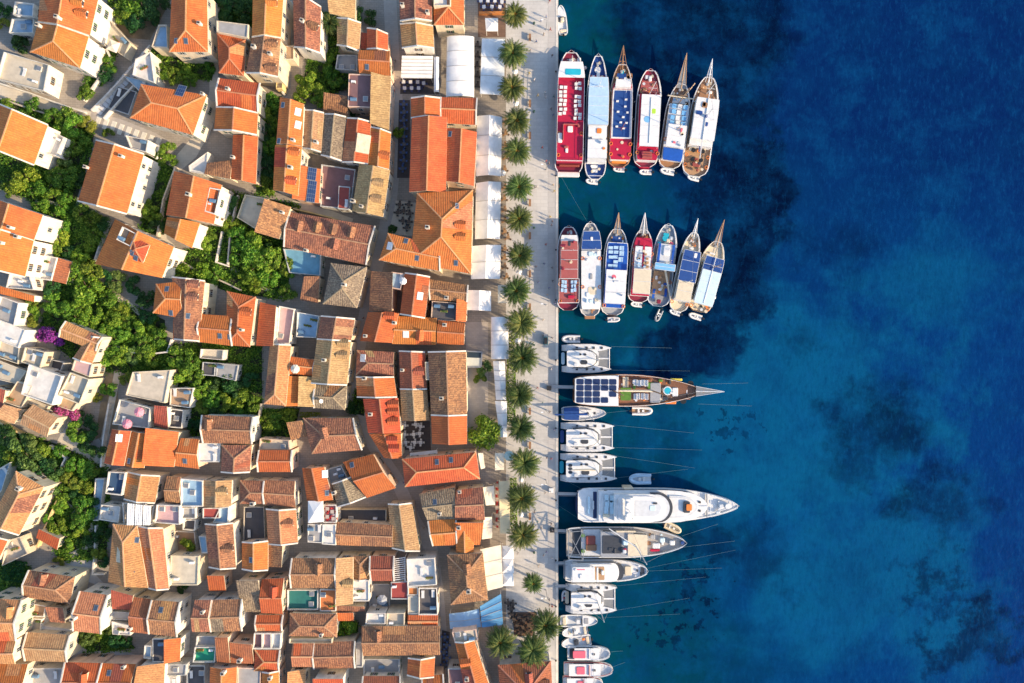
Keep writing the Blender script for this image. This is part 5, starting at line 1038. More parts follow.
canopy('white pyramid pavilion on the roof terrace beside red chairs', (308, 501, 323, 501, 323, 522, 308, 523), gz(P(316, 512, 5).x) + 4.6 + .9, 'pyr', 'W', 0, 1.4, floor=gz(P(316, 512, 5).x), name='pavilion')
for i, x in enumerate((127.5, 135.5, 143.5)):
    canopy('white fabric strip over pale terraces, ' + ('first', 'second', 'third')[i] + ' of three counted from the west', (x, 503 + i, x + 7, 504 + i, x + 6.2, 525, x - .8, 525), gz(P(140, 510, 5).x) + 4.6 + .9, 'waves', 'W', 0, 0, floor=gz(P(140, 510, 5).x) + 4.5)
# slatted pergola and glazed kiosk
e = empty('pergola', PG(399, 569), 'white slatted pergola beside the red house with bright lower slope', 'pergola'); o_ = e.location.copy()
b = MB()
for k in range(11):
    a, d = P(394, 559 + k * 2.1, 6.4), P(405.5, 557.5 + k * 2.1, 6.4); b.bar(a, d, .16, .12)
b.build('slats', M_WHITE, e, o_)
b = MB()
for x in (394.3, 405): b.bar(P(x, 557, 6.25), P(x, 581, 6.25), .16, .16)
b.build('beam', M_WHITE, e, o_)
for x, y in ((394.3, 557), (405, 557), (405, 581), (394.3, 581)):
    b = MB(); t = P(x, y, 6.2); b.tube([(t.x, t.y, QUAY), t], .09, 6); b.build('post', M_WHITE, e, o_)
e = empty('kiosk', PG(473, 360), 'glazed grey kiosk with flat roof beside the long brown house', 'kiosk'); o_ = e.location.copy(); b = MB()
qd = [P(x, y, 4) for x, y in ((464.8, 351), (482, 352), (481, 367), (465, 367))]
b.prism([(p.x, p.y) for p in qd], 1.2, 4.0); b.build('wall', M_GLASS, e, o_); b = MB()
for i in range(4): b.bar(qd[i] + Vector((0, 0, .1)), qd[(i + 1) % 4] + Vector((0, 0, .1)), .3, .25)
b.build('frame', M_GREYMETAL, e, o_); b = MB(); b.face([p + Vector((0, 0, .05)) for p in (qd[0].lerp(qd[3], .4), qd[3], qd[2], qd[1].lerp(qd[2], .4))]); b.build('roof_panel', col('kiosk_panel', (.5, .52, .48)), e, o_)
for a in (('cream parasol on the beige terrace beside dark trees', 113, 46, 7, 'C', 2.6, 4, gz(P(113, 46, 5).x) + 2.3), ('octagonal grey parasol in the court between white and red flat roofs', 382, 600, 5.2, 'G', 3.4, 8, None),
          ('right of two pink parasols on the grey roof terrace, paler one', 139, 412, 4.6, 'P', 2.4, 10, gz(P(139, 412, 5).x) + 4.3), ('left of two pink parasols on the grey roof terrace, brighter one', 127, 424, 4.6, 'P', 2.4, 10, gz(P(127, 424, 5).x) + 4.3),
          ('round teal-white parasol beside the palm above the yellow awning', 509, 456, 5, 'T', 3, 10, None), ('white parasol on the blue-furnished roof terrace', 403, 281, 3.6, 'W', 2.5, 8, 8.6),
          ('cream parasol on the small bright orange house', 295, 369, 4.4, 'C', 3.0, 8, 7.5), ('small white parasol between the third and fourth promenade palms', 516, 103, 3, 'W', 2.6, 8, None),
          ('small white parasol between the second and third promenade palms', 515, 71, 3, 'W', 2.6, 8, None), ('small white parasol above the yellow awning hedge', 521, 480, 2.6, 'W', 2.6, 8, None),
          ('small white parasol beside the clipped hedge of the yellow awning', 521, 515, 2.6, 'W', 2.6, 8, None), ('small white parasol beside the bushy hedge of the barrel awning', 518, 341, 3, 'W', 2.6, 8, None),
          ('small white parasol at the gap below the northern ridge tent', 503, 173, 3, 'W', 2.6, 8, None), ('white parasol under the palm beside the southern ridge tent', 519, 272, 3.4, 'W', 2.6, 4, None)):
    parasol(*a)
# café tables and chairs
def table_meshes(ct, cs):
    t = MB(); t.box(-.42, .42, -.42, .42, .72, .76); t.tube([(0, 0, 0), (0, 0, .72)], .04, 6); t.box(-.25, .25, -.25, .25, 0, .03)
    o = t.build('cafe_table', ct); me = o.data; bpy.data.objects.remove(o)
    s = MB(); s.box(-.23, .23, -.23, .23, .43, .48); s.box(-.23, .23, .19, .23, .48, .9)
    for x in (-.2, .2):
        for y in (-.2, .2): s.box(x - .02, x + .02, y - .02, y + .02, 0, .43)
    o = s.build('cafe_chair', cs); ms = o.data; bpy.data.objects.remove(o); return me, ms
TC = {'dark': ((.10, .07, .05), (.06, .05, .045)), 'blue': ((.10, .10, .11), (.06, .13, .34)), 'white': ((.75, .74, .72), (.70, .69, .66)), 'red': ((.5, .42, .36), (.50, .05, .05)), 'navy': ((.66, .66, .68), (.05, .06, .16)), 'wood': ((.36, .21, .10), (.28, .16, .08))}
TM = {k: table_meshes(col('table_' + k, a), col('chair_' + k, d)) for k, (a, d) in TC.items()}
def cafe(place, kind, spots, base=None, rot=0.0, nch=4):
    spots = sorted(spots, key=lambda a: (a[1], a[0])); n = len(spots); chairs = []
    cw = {'navy': 'navy-blue'}.get(kind, kind)
    for i, (px, py) in enumerate(spots):
        p = PG(px, py) if base is None else P(px, py, base(px, py)); r0 = rot + R.uniform(-.15, .15)
        t = bpy.data.objects.new('cafe_table', TM[kind][0]); C.objects.link(t); t.location = p; t.rotation_euler = (0, 0, r0)
        tag(t, f'café table with {cw} chairs {place}, {ordinal(i, n)}' if n > 1 else f'café table with {cw} chairs {place}', 'table', 'tables ' + place)
        for k in range(nch):
            a = r0 + k * 2 * math.pi / nch; c = bpy.data.objects.new('cafe_chair', TM[kind][1]); C.objects.link(c)
            c.location = p + Vector((math.sin(a), math.cos(a), 0)) * .72; c.rotation_euler = (0, 0, -a)
            tag(c, f'{cw} chair at the tables {place}', 'chair', 'chairs ' + place)
cafe('in the palace courtyard', 'dark', [(400, 205), (404, 211), (409, 205), (403, 221), (407, 228), (398, 213), (410, 214), (409, 222)])
cafe('on the narrow terrace along the alley', 'blue', [(404, 105), (404.5, 113), (404, 121), (404.5, 129), (404, 137), (404.5, 145), (404, 153), (404, 161), (403, 169)])
cafe('in the white-tabled yard', 'white', [(405, 425), (416, 424), (421, 426), (405, 434), (414, 434), (420, 433), (406, 442), (415, 442), (421, 442), (411, 447)])
cafe('in front of the striped awning', 'navy', [(404, 83), (411, 83), (418, 83), (424, 84), (405, 89), (412, 89), (419, 89)])
cafe('on the top terrace with orange planters', 'navy', [(481, 2), (488, 2), (495, 2), (502, 3), (484, 8), (492, 8), (500, 8)])
cafe('under the palms beside the northern ridge tent', 'wood', [(506, 122), (506, 134), (505.5, 146), (506, 158), (505, 170)], nch=3)
cafe('under the palms beside the middle ridge tent', 'wood', [(505, 188), (504.5, 199), (505, 210), (505, 221), (505, 232), (508, 238)], nch=3)
cafe('under the palms beside the southern ridge tent', 'wood', [(505, 249), (504.5, 258), (505, 267), (507, 277)], nch=3)
cafe('on the lower square', 'dark', [(508, 602), (513, 603), (511, 608), (512, 613)])
cafe('in the crowded dark lower court', 'dark', [(514, 618), (519, 616), (524, 619), (529, 616), (517, 624), (523, 626), (529, 624), (534, 620), (521, 631), (528, 631)])
cafe('beside the slender dormered house', 'blue', [(445, 636), (447, 644), (444, 651), (447, 657), (444, 664)])
cafe('on the strip behind the yellow awning', 'red', [(497, 485), (497, 492), (497, 499), (497, 507), (497, 515), (497, 523)], nch=2)
cafe('between the great sail canopy and the bluish awning', 'dark', [(477.5, 46), (477.5, 56), (477.5, 66), (477.5, 76), (477.5, 86)], nch=3)
cafe('on the pink-floored roof terrace', 'red', [(328, 508), (333, 511), (328, 516), (334, 518)], base=lambda x, y: gz(P(x, y, 5).x) + 4.75, nch=4)
b = MB(); o_ = PG(492, 13)
b.bar(PG(479, 13.5, .35), PG(505, 13, .35), .7, .7); tag(b.build('planter', col('planter_orange', (.55, .2, .05)), None, o_), 'long orange planter edging the top terrace', 'planter')
# people on the promenade
def person_mesh(seed):
    r = random.Random(seed); st = r.uniform(.08, .26); ar = r.uniform(.1, .3)
    V = [(0, 0, .92), (0, 0, 1.12), (0, .01, 1.38), (0, 0, 1.50), (0, .02, 1.60), (0, .03, 1.70)]; RR = [.145, .13, .16, .06, .085, .095]; E = [(0, 1), (1, 2), (2, 3), (3, 4), (4, 5)]
    for s in (-1, 1):
        o = len(V); V += [(s * .09, 0, .86), (s * .10, s * st * .6 + .03, .48), (s * .10, s * st, .08), (s * .11, s * st + .16, .04)]; RR += [.10, .07, .045, .04]; E += [(0, o), (o, o + 1), (o + 1, o + 2), (o + 2, o + 3)]
        o = len(V); V += [(s * .19, 0, 1.38), (s * .25, -s * ar * .5, 1.12), (s * .25, -s * ar + .08, .88), (s * .25, -s * ar + .12, .80)]; RR += [.06, .045, .035, .03]; E += [(2, o), (o, o + 1), (o + 1, o + 2), (o + 2, o + 3)]
    me = bpy.data.meshes.new('person'); me.from_pydata(V, E, []); ob = bpy.data.objects.new('person', me); C.objects.link(ob)
    md = ob.modifiers.new('skin', 'SKIN')
    for i, v in enumerate(me.skin_vertices[0].data): v.radius = (RR[i], RR[i] * .8); v.use_root = (i == 0)
    ob.modifiers.new('sub', 'SUBSURF').levels = 1
    dg = bpy.context.evaluated_depsgraph_get(); m2 = bpy.data.meshes.new_from_object(ob.evaluated_get(dg)); bpy.data.objects.remove(ob); return m2
PM = [person_mesh(s) for s in range(4)]; SKIN = col('skin', (.48, .27, .18), .6)
CL = {'black': (.02, .02, .022), 'white': (.75, .74, .72), 'red': (.5, .05, .04), 'blue': (.06, .14, .36), 'beige': (.5, .4, .28), 'teal': (.04, .25, .27), 'grey': (.25, .26, .27), 'yellow': (.65, .48, .08)}
people = [(549.5, 2, 'red'), (552, 57, 'black'), (527, 51, 'grey'), (530, 52, 'black'), (551, 110, 'black'), (553, 116, 'blue'), (546, 162, 'red'), (549, 164, 'beige'), (532, 189, 'black'), (535, 188, 'grey'), (537, 187, 'white'),
          (550, 217, 'yellow'), (552, 222, 'black'), (536, 267, 'black'), (544, 264, 'blue'), (552, 268, 'grey'), (552.5, 281, 'black'), (552, 338, 'black'), (543, 320, 'beige'), (551, 369, 'white'), (547, 426, 'white'), (554, 429, 'blue'), (546.5, 457, 'black'),
          (551, 458, 'red'), (550.5, 491, 'white'), (545, 492, 'grey'), (551, 523, 'black'), (535, 509, 'teal'), (537.5, 521, 'teal'), (541, 527, 'black'), (546.5, 551, 'blue'), (552, 557, 'white'), (538, 565, 'beige'), (549, 604, 'black'), (552, 605, 'red'), (536, 617, 'black'), (518, 552, 'grey')]
rp = random.Random(21)
people += [(rp.choice((rp.uniform(527, 555), rp.uniform(536, 555))), rp.uniform(1, 600), rp.choice(list(CL))) for _ in range(30)] + [(x, y, k) for x, y, k in ((385, 247, 'black'), (383, 251, 'blue'), (396, 62, 'grey'), (395, 92, 'red'), (372, 292, 'white'), (364, 318, 'black'), (404, 482, 'blue'), (424, 527, 'beige'), (438, 606, 'black'), (440, 622, 'white'))]
people.sort(key=lambda a: a[1]); PMV = {}
cnt = {k: sum(1 for p in people if p[2] == k) for k in CL}; seen = {k: 0 for k in CL}
for i, (px, py, k) in enumerate(people):
    v = R.randrange(4)
    if (v, k) not in PMV:
        me = PM[v].copy(); me.materials.clear()
        for m in (SKIN, col('cloth_' + k, CL[k], .8), col('trousers_' + k, mul(CL[k], .5) if k != 'black' else (.10, .12, .2), .8), col('hair_' + 'abcd'[v], (.05 + .05 * v, .03 + .03 * v, .02), .7)): me.materials.append(m)
        for p in me.polygons: z = p.center.z; p.material_index = 3 if z > 1.70 or (z > 1.6 and p.center.y < 0) else 0 if z > 1.47 or (z < 1.05 and abs(p.center.x) > .2) else 1 if z > .9 else 2 if z > .1 else 3
        PMV[(v, k)] = me
    o = bpy.data.objects.new('person', PMV[(v, k)]); C.objects.link(o); o.location = PG(px, py, .012); o.rotation_euler = (0, 0, R.uniform(0, 6.28))
    tag(o, f'person in a {k} top in the open streets, {ordinal(seen[k], cnt[k])} of those in {k}' if cnt[k] > 1 else f'person in a {k} top walking on the promenade', 'person', 'people on the promenade'); seen[k] += 1
# benches, bins and lamp posts
for i, y in enumerate((38, 104, 136, 203, 236, 274, 307, 411, 445, 516)):
    e = empty('bench', PG(530, y), f'wooden bench between the promenade palms, {ordinal(i, 10)}', 'bench', 'benches on the promenade', math.pi / 2)
    b = MB(); b.box(-.9, .9, -.25, .25, .42, .47); b.build('seat', M_WOOD, e); b = MB(); b.box(-.9, .9, .25, .30, .45, .85); b.build('backrest', M_WOOD, e)
    for x in (-.7, .7): b = MB(); b.box(x - .05, x + .05, -.22, .24, 0, .42); b.build('leg', M_GREYMETAL, e)
for i, y in enumerate((24, 112, 228, 345, 438, 552)):
    p = PG(534, y); b = MB(); b.tube([p, p + Vector((0, 0, .8)), p + Vector((0, 0, .95))], [.24, .28, .2], 10); tag(b.build('litter_bin', col('bin_green', (.04, .09, .06)), None, p), f'dark green litter bin on the promenade, {ordinal(i, 6)}', 'bin', 'litter bins on the promenade')
for i, y in enumerate((30, 170, 305, 410, 480, 590)):
    p = PG(546, y); e = empty('street_lamp', p, f'tall grey street lamp near the quay edge, {ordinal(i, 6)}', 'street lamp', 'street lamps near the quay edge'); b = MB(); b.tube([(0, 0, 0), (0, 0, .4), (0, 0, 5.5)], [.14, .08, .05], 8); b.tube([(0, 0, 5.4), (-.5, 0, 5.75), (-1.1, 0, 5.8)], .04, 6); b.build('pole', M_GREYMETAL, e); b = MB(); b.box(-1.5, -.9, -.14, .14, 5.72, 5.84); b.build('lamp_head', M_WHITE, e)
for i in range(16):
    y = 20 + i * 41.5; b = MB(); p = P(558.9, y, .75); b.tube([p + Vector((0, .38 * math.cos(a), .38 * math.sin(a))) for a in [k * math.pi / 6 for k in range(13)]], .13, 6, cap=False)
    tag(b.build('tyre_fender', M_BLACK, None, p), f'black tyre fender hung on the quay wall, {ordinal(i, 16)}', 'fender', 'tyre fenders on the quay wall')
# bollards, a delivery cart, mooring gear on the quay edge
for i, (y) in enumerate((72, 128, 176, 250, 300, 360, 428, 500, 560, 606, 660)):
    b = MB(); p = PG(555.8, y); b.tube([p + Vector((0, 0, .06)), p + Vector((0, 0, .35)), p + Vector((0, 0, .42)), p + Vector((0, 0, .5))], [.16, .13, .22, .2], 10)
    tag(b.build('bollard', M_BLACK, None, p), f'black iron bollard on the quay edge, {ordinal(i, 11)}', 'bollard', 'bollards along the quay edge')
o_ = PG(545.5, 340); e = empty('delivery_cart', o_, 'small dark teal delivery cart standing on the promenade', 'cart')
b = MB(); b.box(-.55, .55, -1.2, .8, .35, 1.25); b.build('body', col('cart_teal', (.03, .14, .17)), e); b = MB(); b.box(-.5, .5, .82, 1.5, .35, .95); b.build('cab', M_GREYMETAL, e); b = MB(); b.box(-.42, .42, -1.0, .6, 1.25, 1.32); b.build('lid', M_DARK, e)
for x in (-.55, .55):
    for y in (-.8, 1.1): b = MB(); b.tube([(x - .06, y, .25), (x + .06, y, .25)], .25, 10); b.build('wheel', M_BLACK, e)
for i, (x, y) in enumerate(((549, 388), (552, 529.5), (551, 490))):
    b = MB(); p = PG(x, y); b.box(p.x - .5, p.x + .5, p.y - .5, p.y + .5, p.z + .01, p.z + .75); b.box(p.x - .55, p.x + .55, p.y - .55, p.y + .55, p.z + .75, p.z + .82)
    tag(b.build('service_box', M_DARK if i < 2 else M_WHITE, None, p), ('dark service box at the end of the solar-roofed gulet gangway', 'dark service box at the end of the grey motor-sailer gangway', 'white service box at the end of the superyacht gangway')[i], 'service box')
# ------------------------------------------------------------------ boats
BC = {'w': (.74, .74, .735), 'wg': (.62, .64, .66), 'r': (.46, .012, .05), 'rd': (.22, .02, .045), 'rk': (.38, .10, .09), 'n': (.02, .07, .26), 'nb': (.015, .10, .45), 'lb': (.42, .60, .78), 'sk': (.20, .48, .78), 'tq': (.02, .42, .55), 'gd': (.25, .115, .062), 'wd': (.33, .17, .085), 'wd2': (.40, .37, .34), 'tk': (.46, .28, .15), 'cr': (.70, .60, .44),
      'gr': (.33, .34, .36), 'dg': (.05, .055, .065), 'or': (.75, .22, .04), 'lm': (.45, .70, .06), 'gn': (.10, .22, .03), 'pk': (.75, .14, .20), 'ye': (.75, .60, .08), 'bk': (.015, .016, .018), 'cn': (.60, .75, .82), 'nv': (.012, .03, .10), 'rw': (.30, .07, .05)}
def bm_(k): return col('boat_' + k, BC[k], .4, .10)
NET = col('trampoline_net', (.22, .23, .24), .8)
class Boat:
    def __init__(s, name, label, bow, stern, wpx, cat='boat', group=None, zref=1.8, sw=.75, tb=.55, pw=2.2, h0=1.9, sheer=1.0, ta=.3, q=.55):
        a, d = P(*bow, zref), P(*stern, zref); v = a - d; s.L = math.hypot(v.x, v.y); s.W = wpx * GSD * (CH - zref) / CH; s.sw, s.tb, s.pw, s.h0, s.sh, s.ta, s.q = sw, tb, pw, h0, sheer, ta, q
        s.root = empty(name, Vector((d.x, d.y, 0)), label, cat, group, math.atan2(v.y, v.x) - math.pi / 2); s.label = label
    def half(s, t):
        k = min(1, max(0, t) / s.ta); w_ = s.sw + (1 - s.sw) * math.sqrt(max(0, 1 - (1 - k) ** 2))
        if t > s.tb: w_ *= max(0, 1 - ((t - s.tb) / (1 - s.tb)) ** s.pw) ** s.q
        return w_ * s.W / 2
    def zs(s, t): return s.h0 + s.sh * (max(0, t - .35) / .65) ** 2 + s.sh * .25 * max(0, .25 - t) * 2
    def part(s, b, name, m, parent=None): return b.build(name, m, parent or s.root)
    def hull(s, side, rail, inner=None, bul=.55, boot='bk'):
        b = MB(); N = 30; ts = [i / N for i in range(N + 1)]
        prof = []
        for t in ts:
            h = s.half(t); z = s.zs(t); i = max(0, h - .22)
            prof.append([(0, -.9), (h * .55, -.7), (h * .86, .15), (h * .97, z * .62), (h, z), (h + .03, z + .02), (i, z + .02), (i, z - bul)])
        for k in range(N):
            for j in range(7):
                mi = 1 if j in (4, 5) else 2 if j == 6 else 3 if j < 2 else 0
                for sg in (-1, 1):
                    q = [(sg * prof[k][j][0], ts[k] * s.L, prof[k][j][1]), (sg * prof[k + 1][j][0], ts[k + 1] * s.L, prof[k + 1][j][1]), (sg * prof[k + 1][j + 1][0], ts[k + 1] * s.L, prof[k + 1][j + 1][1]), (sg * prof[k][j + 1][0], ts[k] * s.L, prof[k][j + 1][1])]
                    b.face(q if sg > 0 else q[::-1], mi)
        st = prof[0]; z = [(-x, 0, zz) for x, zz in st[:5]][::-1] + [(x, 0, zz) for x, zz in st[:5]]; b.face(z[::-1], 0); s.bul = bul
        s.part(b, 'hull', [bm_(side), bm_(rail), bm_(inner or side), bm_(boot)])
    def outline(s, f, t0, t1, n=18, rf=0, rr=0):
        ts = [t0 + (t1 - t0) * .5 * (1 - math.cos(math.pi * i / n)) for i in range(n + 1)]; r_ = []
        for t in ts:
            k = 1.0
            if rf and t > t1 - rf: k *= math.sqrt(max(.0025, 1 - ((t - t1 + rf) / rf) ** 2))
            if rr and t < t0 + rr: k *= math.sqrt(max(.0025, 1 - ((t0 + rr - t) / rr) ** 2))
            r_.append((s.half(t) * f * k, t * s.L))
        return r_ + [(-x, y) for x, y in r_[::-1]]
    def deck(s, c, f=.95, t0=.0, t1=.985, name='deck'):
        b = MB(); n = 24
        for i in range(n):
            a, d = t0 + (t1 - t0) * i / n, t0 + (t1 - t0) * (i + 1) / n; za, zd = s.zs(a) - s.bul + .03, s.zs(d) - s.bul + .03; ha, hd = s.half(a) * f, s.half(d) * f
            b.face([(-ha, a * s.L, za), (ha, a * s.L, za), (hd, d * s.L, zd), (-hd, d * s.L, zd)])
        s.part(b, name, bm_(c))
    def F(s, name, f, t0, t1, z0, z1, c, c2=None, parent=None, rf=0, rr=0):
        b = MB(); b.prism(s.outline(f, t0, t1, rf=rf, rr=rr), z0, z1, 1 if c2 else 0, mtop=0); return s.part(b, name, [bm_(c), bm_(c2 or c)], parent)
    def B(s, name, u0, u1, t0, t1, z0, z1, c, parent=None, c2=None):
        b = MB(); h = s.W / 2; bv = min(.12, (z1 - z0) * .3); x0, x1, y0, y1 = u0 * h, u1 * h, t0 * s.L, t1 * s.L
        k = min(.18, (x1 - x0) * .2, (y1 - y0) * .2); poly = [(x0 + k, y0), (x1 - k, y0), (x1, y0 + k), (x1, y1 - k), (x1 - k, y1), (x0 + k, y1), (x0, y1 - k), (x0, y0 + k)]
        b.prism(poly, z0, z1 - bv, 0, top=False); cx, cy = (x0 + x1) / 2, (y0 + y1) / 2
        p2 = [(x + (cx - x) * min(.3, bv / max(.1, abs(x1 - x0)) * 2), y + (cy - y) * min(.3, bv / max(.1, abs(y1 - y0)) * 2)) for x, y in poly]
        for i in range(8):
            j = (i + 1) % 8; b.face([(*poly[i], z1 - bv), (*poly[j], z1 - bv), (*p2[j], z1), (*p2[i], z1)], 0)
        b.face([(*p, z1) for p in p2], 0); return s.part(b, name, bm_(c), parent)
    def win(s, f, t0, t1, z0, z1, rf=0, rr=0):
        b = MB(); b.prism(s.outline(f, t0, t1, rf=rf, rr=rr), z0, z1, 0, top=False); s.part(b, 'window_band', M_GLASS)
    def awn(s, f, t0, t1, z, c, zb=None, name='sun_awning'):
        b = MB(); o = s.outline(f, t0, t1, 10); b.prism(o, z, z + .1, 0); a = s.part(b, name, bm_(c)); zb = zb if zb is not None else s.h0
        b = MB()
        for t in [t0 + (t1 - t0) * k / 4 for k in range(5)]:
            for sg in (-1, 1): x = s.half(t) * f * .96 * sg; b.tube([(x, t * s.L, zb), (x, t * s.L, z)], .045, 5)
        s.part(b, 'awning_posts', M_WHITE); b = MB(); n = max(2, int((t1 - t0) * s.L / 2.2))
        for k in range(n + 1):
            t = t0 + (t1 - t0) * k / n; x = s.half(t) * f; b.bar((-x, t * s.L, z + .11), (x, t * s.L, z + .11), .09, .05)
        for sg in (-1, 1): b.tube([(s.half(t) * f * sg, t * s.L, z + .05) for t in [t0 + (t1 - t0) * k / 8 for k in range(9)]], .06, 5)
        s.part(b, 'awning_seam_bars', bm_('wg'), a); return a  # cross bars stand for the canvas seams, side tubes edge it
    def rail(s, f, t0, t1, z, h=.95, gap=2.0):
        b = MB(); o = s.outline(f, t0, t1, 12)
        for hh in (h, h * .5):
            pts = [Vector((x, y, z + hh)) for x, y in o]; pts.append(pts[0])
            for p, q in zip(pts, pts[1:]): b.bar(p, q, .06, .06)
        for x, y in o[::2]: b.bar((x, y, z), (x, y, z + h), .05, .05)
        s.part(b, 'railing', M_WHITE)
    def seats(s, name, u, t0, t1, n, z, c, w_=.5, l=.03):
        uu, tt = u, 0
        """a row of sunbeds or benches fixed to the deck, each a part"""
        for k in range(n):
            t = t0 + (t1 - t0) * (k + .5) / n; x = u * s.W / 2 + R.uniform(-.14, .14); y = t * s.L + R.uniform(-.12, .12); b = MB(); ll = s.L * l
            if n > 4 and R.random() < .12: continue
            b.box(x - w_, x + w_, y - ll / 2, y + ll / 2, z + .12, z + .32); b.box(x - w_, x + w_, y + ll / 2 - .12, y + ll / 2 + .02, z + .3, z + .62)
            for sx in (-.8, .8): b.box(x + sx * w_ - .04, x + sx * w_ + .04, y - ll * .4, y + ll * .4, z, z + .12)
            s.part(b, name, bm_(c))
    def disc(s, name, u, t, r, z, c, h=.12, n=14):
        b = MB(); x, y = u * s.W / 2, t * s.L; b.prism([(x + r * math.cos(k * 2 * math.pi / n), y + r * math.sin(k * 2 * math.pi / n)) for k in range(n)], z, z + h); s.part(b, name, bm_(c))
    def mast(s, t, h, boom=0.0, c='w', u=0, cover=None, ba=0.0, r=.11, stays=True, zb=1.5):
        x, y = u * s.W / 2, t * s.L; b = MB(); b.tube([(x, y, zb), (x, y, h)], [r, r * .6], 8); m = s.part(b, 'mast', bm_(c))
        b = MB()
        for sg in (-1, 1): b.bar((x, y, h * .62), (x + sg * s.W * .16, y, h * .62), .07, .07)
        s.part(b, 'spreader', bm_(c), m)
        if boom:
            b = MB(); e = Vector((x + math.sin(ba) * boom, y - math.cos(ba) * boom, zb + 1.8)); b.tube([(x, y, zb + 1.7), e], .12, 7); s.part(b, 'boom', bm_(c), m)
            if cover: b = MB(); b.tube([(x, y, zb + 2.0), Vector((x, y, zb + 2.0)).lerp(e + Vector((0, 0, .25)), .5), e + Vector((0, 0, .2))], [.3, .24, .14], 8); s.part(b, 'sail_cover', bm_(cover), m)
        if stays:
            b = MB()
            for q in ((s.half(.5) * .95, t * s.L - .6, s.zs(t)), (-s.half(.5) * .95, t * s.L - .6, s.zs(t)), (0, s.L * .98, s.zs(.98))): b.tube([(x, y, h * .95), q], .025, 4, cap=False)
            s.part(b, 'stays', M_GREYMETAL, m)
    def sprit(s, l, c='wd', w_=.9, net=True):
        y0 = s.L * .93; z = s.zs(.95); e = Vector((0, s.L + l, z + l * .12)); b = MB(); b.tube([(0, y0, z - .1), e], [.2, .09], 8); bs = s.part(b, 'bowsprit', bm_(c))
        b = MB()
        for sg in (-1, 1): b.bar((sg * w_, y0, z), e, .12, .08)
        for k in (.35, .65): b.bar((-w_ * (1 - k), y0 + (e.y - y0) * k, z + .05), (w_ * (1 - k), y0 + (e.y - y0) * k, z + .05), .3, .05)
        s.part(b, 'bow_platform', bm_(c), bs)
        if net: b = MB(); b.face([(-w_, y0, z + .02), (w_, y0, z + .02), (0, e.y, e.z - .08)]); s.part(b, 'bow_net', NET, bs)
    def fenders(s, ts, side=(-1, 1), c='w'):
        for t in ts:
            for sg in side:
                b = MB(); x = sg * (s.half(t) + .18); b.tube([(x, t * s.L, .25), (x, t * s.L, .4), (x, t * s.L, .9), (x, t * s.L, 1.05)], [.08, .17, .17, .06], 7); s.part(b, 'fender', bm_(c))
    def world(s, x, y, z): return s.root.matrix_basis @ Vector((x, y, z))
def ship_deckhouse(B, t0, t1, roof, side='w', f=.84, z1=4.0):
    B.F('cabin', f, t0, t1, B.h0 - .5, z1, roof, side); B.win(f + .012, t0 + .015, t1 - .015, B.h0 + .45, B.h0 + 1.35)
EXC = 'excursion boats moored in two rows'
# --- upper row, six boats, bows to the north
b1 = Boat('excursion_boat', 'crimson-decked excursion boat with rows of white loungers, against the quay', (571, 52), (568.5, 172), 28, group=EXC, sw=.8, ta=.08, tb=.66, pw=2.3, h0=2.1)
b1.hull('rd', 'w', 'rd'); b1.deck('rd'); ship_deckhouse(b1, .06, .80, 'r', 'rd', .9)
b1.F('sun_deck', .93, .07, .76, 4.0, 4.12, 'r', 'w'); b1.rail(.93, .07, .76, 4.1); b1.F('wheelhouse', .90, .765, .865, 2, 5.2, 'w'); b1.win(.905, .80, .86, 4.0, 4.8); b1.F('wheelhouse_roof', .96, .745, .875, 5.2, 5.35, 'w'); b1.B('roof_mat', -.45, .65, .765, .815, 5.35, 5.42, 'tq')
for u in (-.70, -.40): b1.seats('deck_lounger', u, .44, .69, 7, 4.12, 'w', .40, .021)
for u in (.36, .64): b1.seats('deck_lounger', u, .40, .72, 9, 4.12, 'w', .38, .021)
b1.B('deck_partition', -.5, .6, .365, .372, 4.1, 4.9, 'rk'); b1.B('deck_partition', -.52, -.46, .24, .372, 4.1, 4.9, 'rk'); b1.B('stair_hatch', -.86, -.55, .22, .30, 4.1, 4.5, 'w'); b1.B('windlass', -.12, .12, .89, .93, 1.9, 2.9, 'w'); b1.mast(.90, 7, c='w', stays=False, r=.1)
b1.B('stern_platform', -.8, .8, -.035, .03, .6, 1.5, 'w'); b1.B('stern_bench', -.7, .75, .04, .056, 2, 2.7, 'rw')
b2 = Boat('excursion_boat', 'slim excursion boat with a long pale blue awning and a white aft awning', (598, 55), (595, 179), 21.5, group=EXC, sw=.42, ta=.13, tb=.6, pw=1.9)
b2.hull('w', 'w', 'n', boot='n'); b2.deck('n'); b2.F('fore_deck', .8, .72, .83, 2.0, 2.2, 'r'); b2.disc('anchor_hatch', 0, .875, .8, 2.1, 'w'); ship_deckhouse(b2, .12, .70, 'wg', 'w', .82)
b2.B('ladder', .05, .55, .735, .775, 2.2, 3.2, 'wg'); b2.awn(.92, .40, .775, 5.6, 'lb', 4); b2.F('wheelhouse', .84, .31, .40, 4, 5.3, 'w'); b2.B('roof_mat', -.1, .35, .335, .375, 5.3, 5.45, 'or'); b2.F('wheelhouse_roof', .5, .27, .32, 4, 5.0, 'w'); b2.awn(.86, .14, .285, 5.2, 'w', 4, 'aft_awning'); b2.seats('stern_bench', 0, .05, .11, 2, 1.6, 'w', .7, .02); b2.rail(.95, .02, .12, 1.9); b2.mast(.70, 10, c='w', stays=False)
b3 = Boat('excursion_boat', 'excursion boat with wooden bow and navy sundeck framed in white', (622, 64), (618.5, 167), 24, group=EXC, sw=.42, ta=.13, tb=.58, pw=2.0)
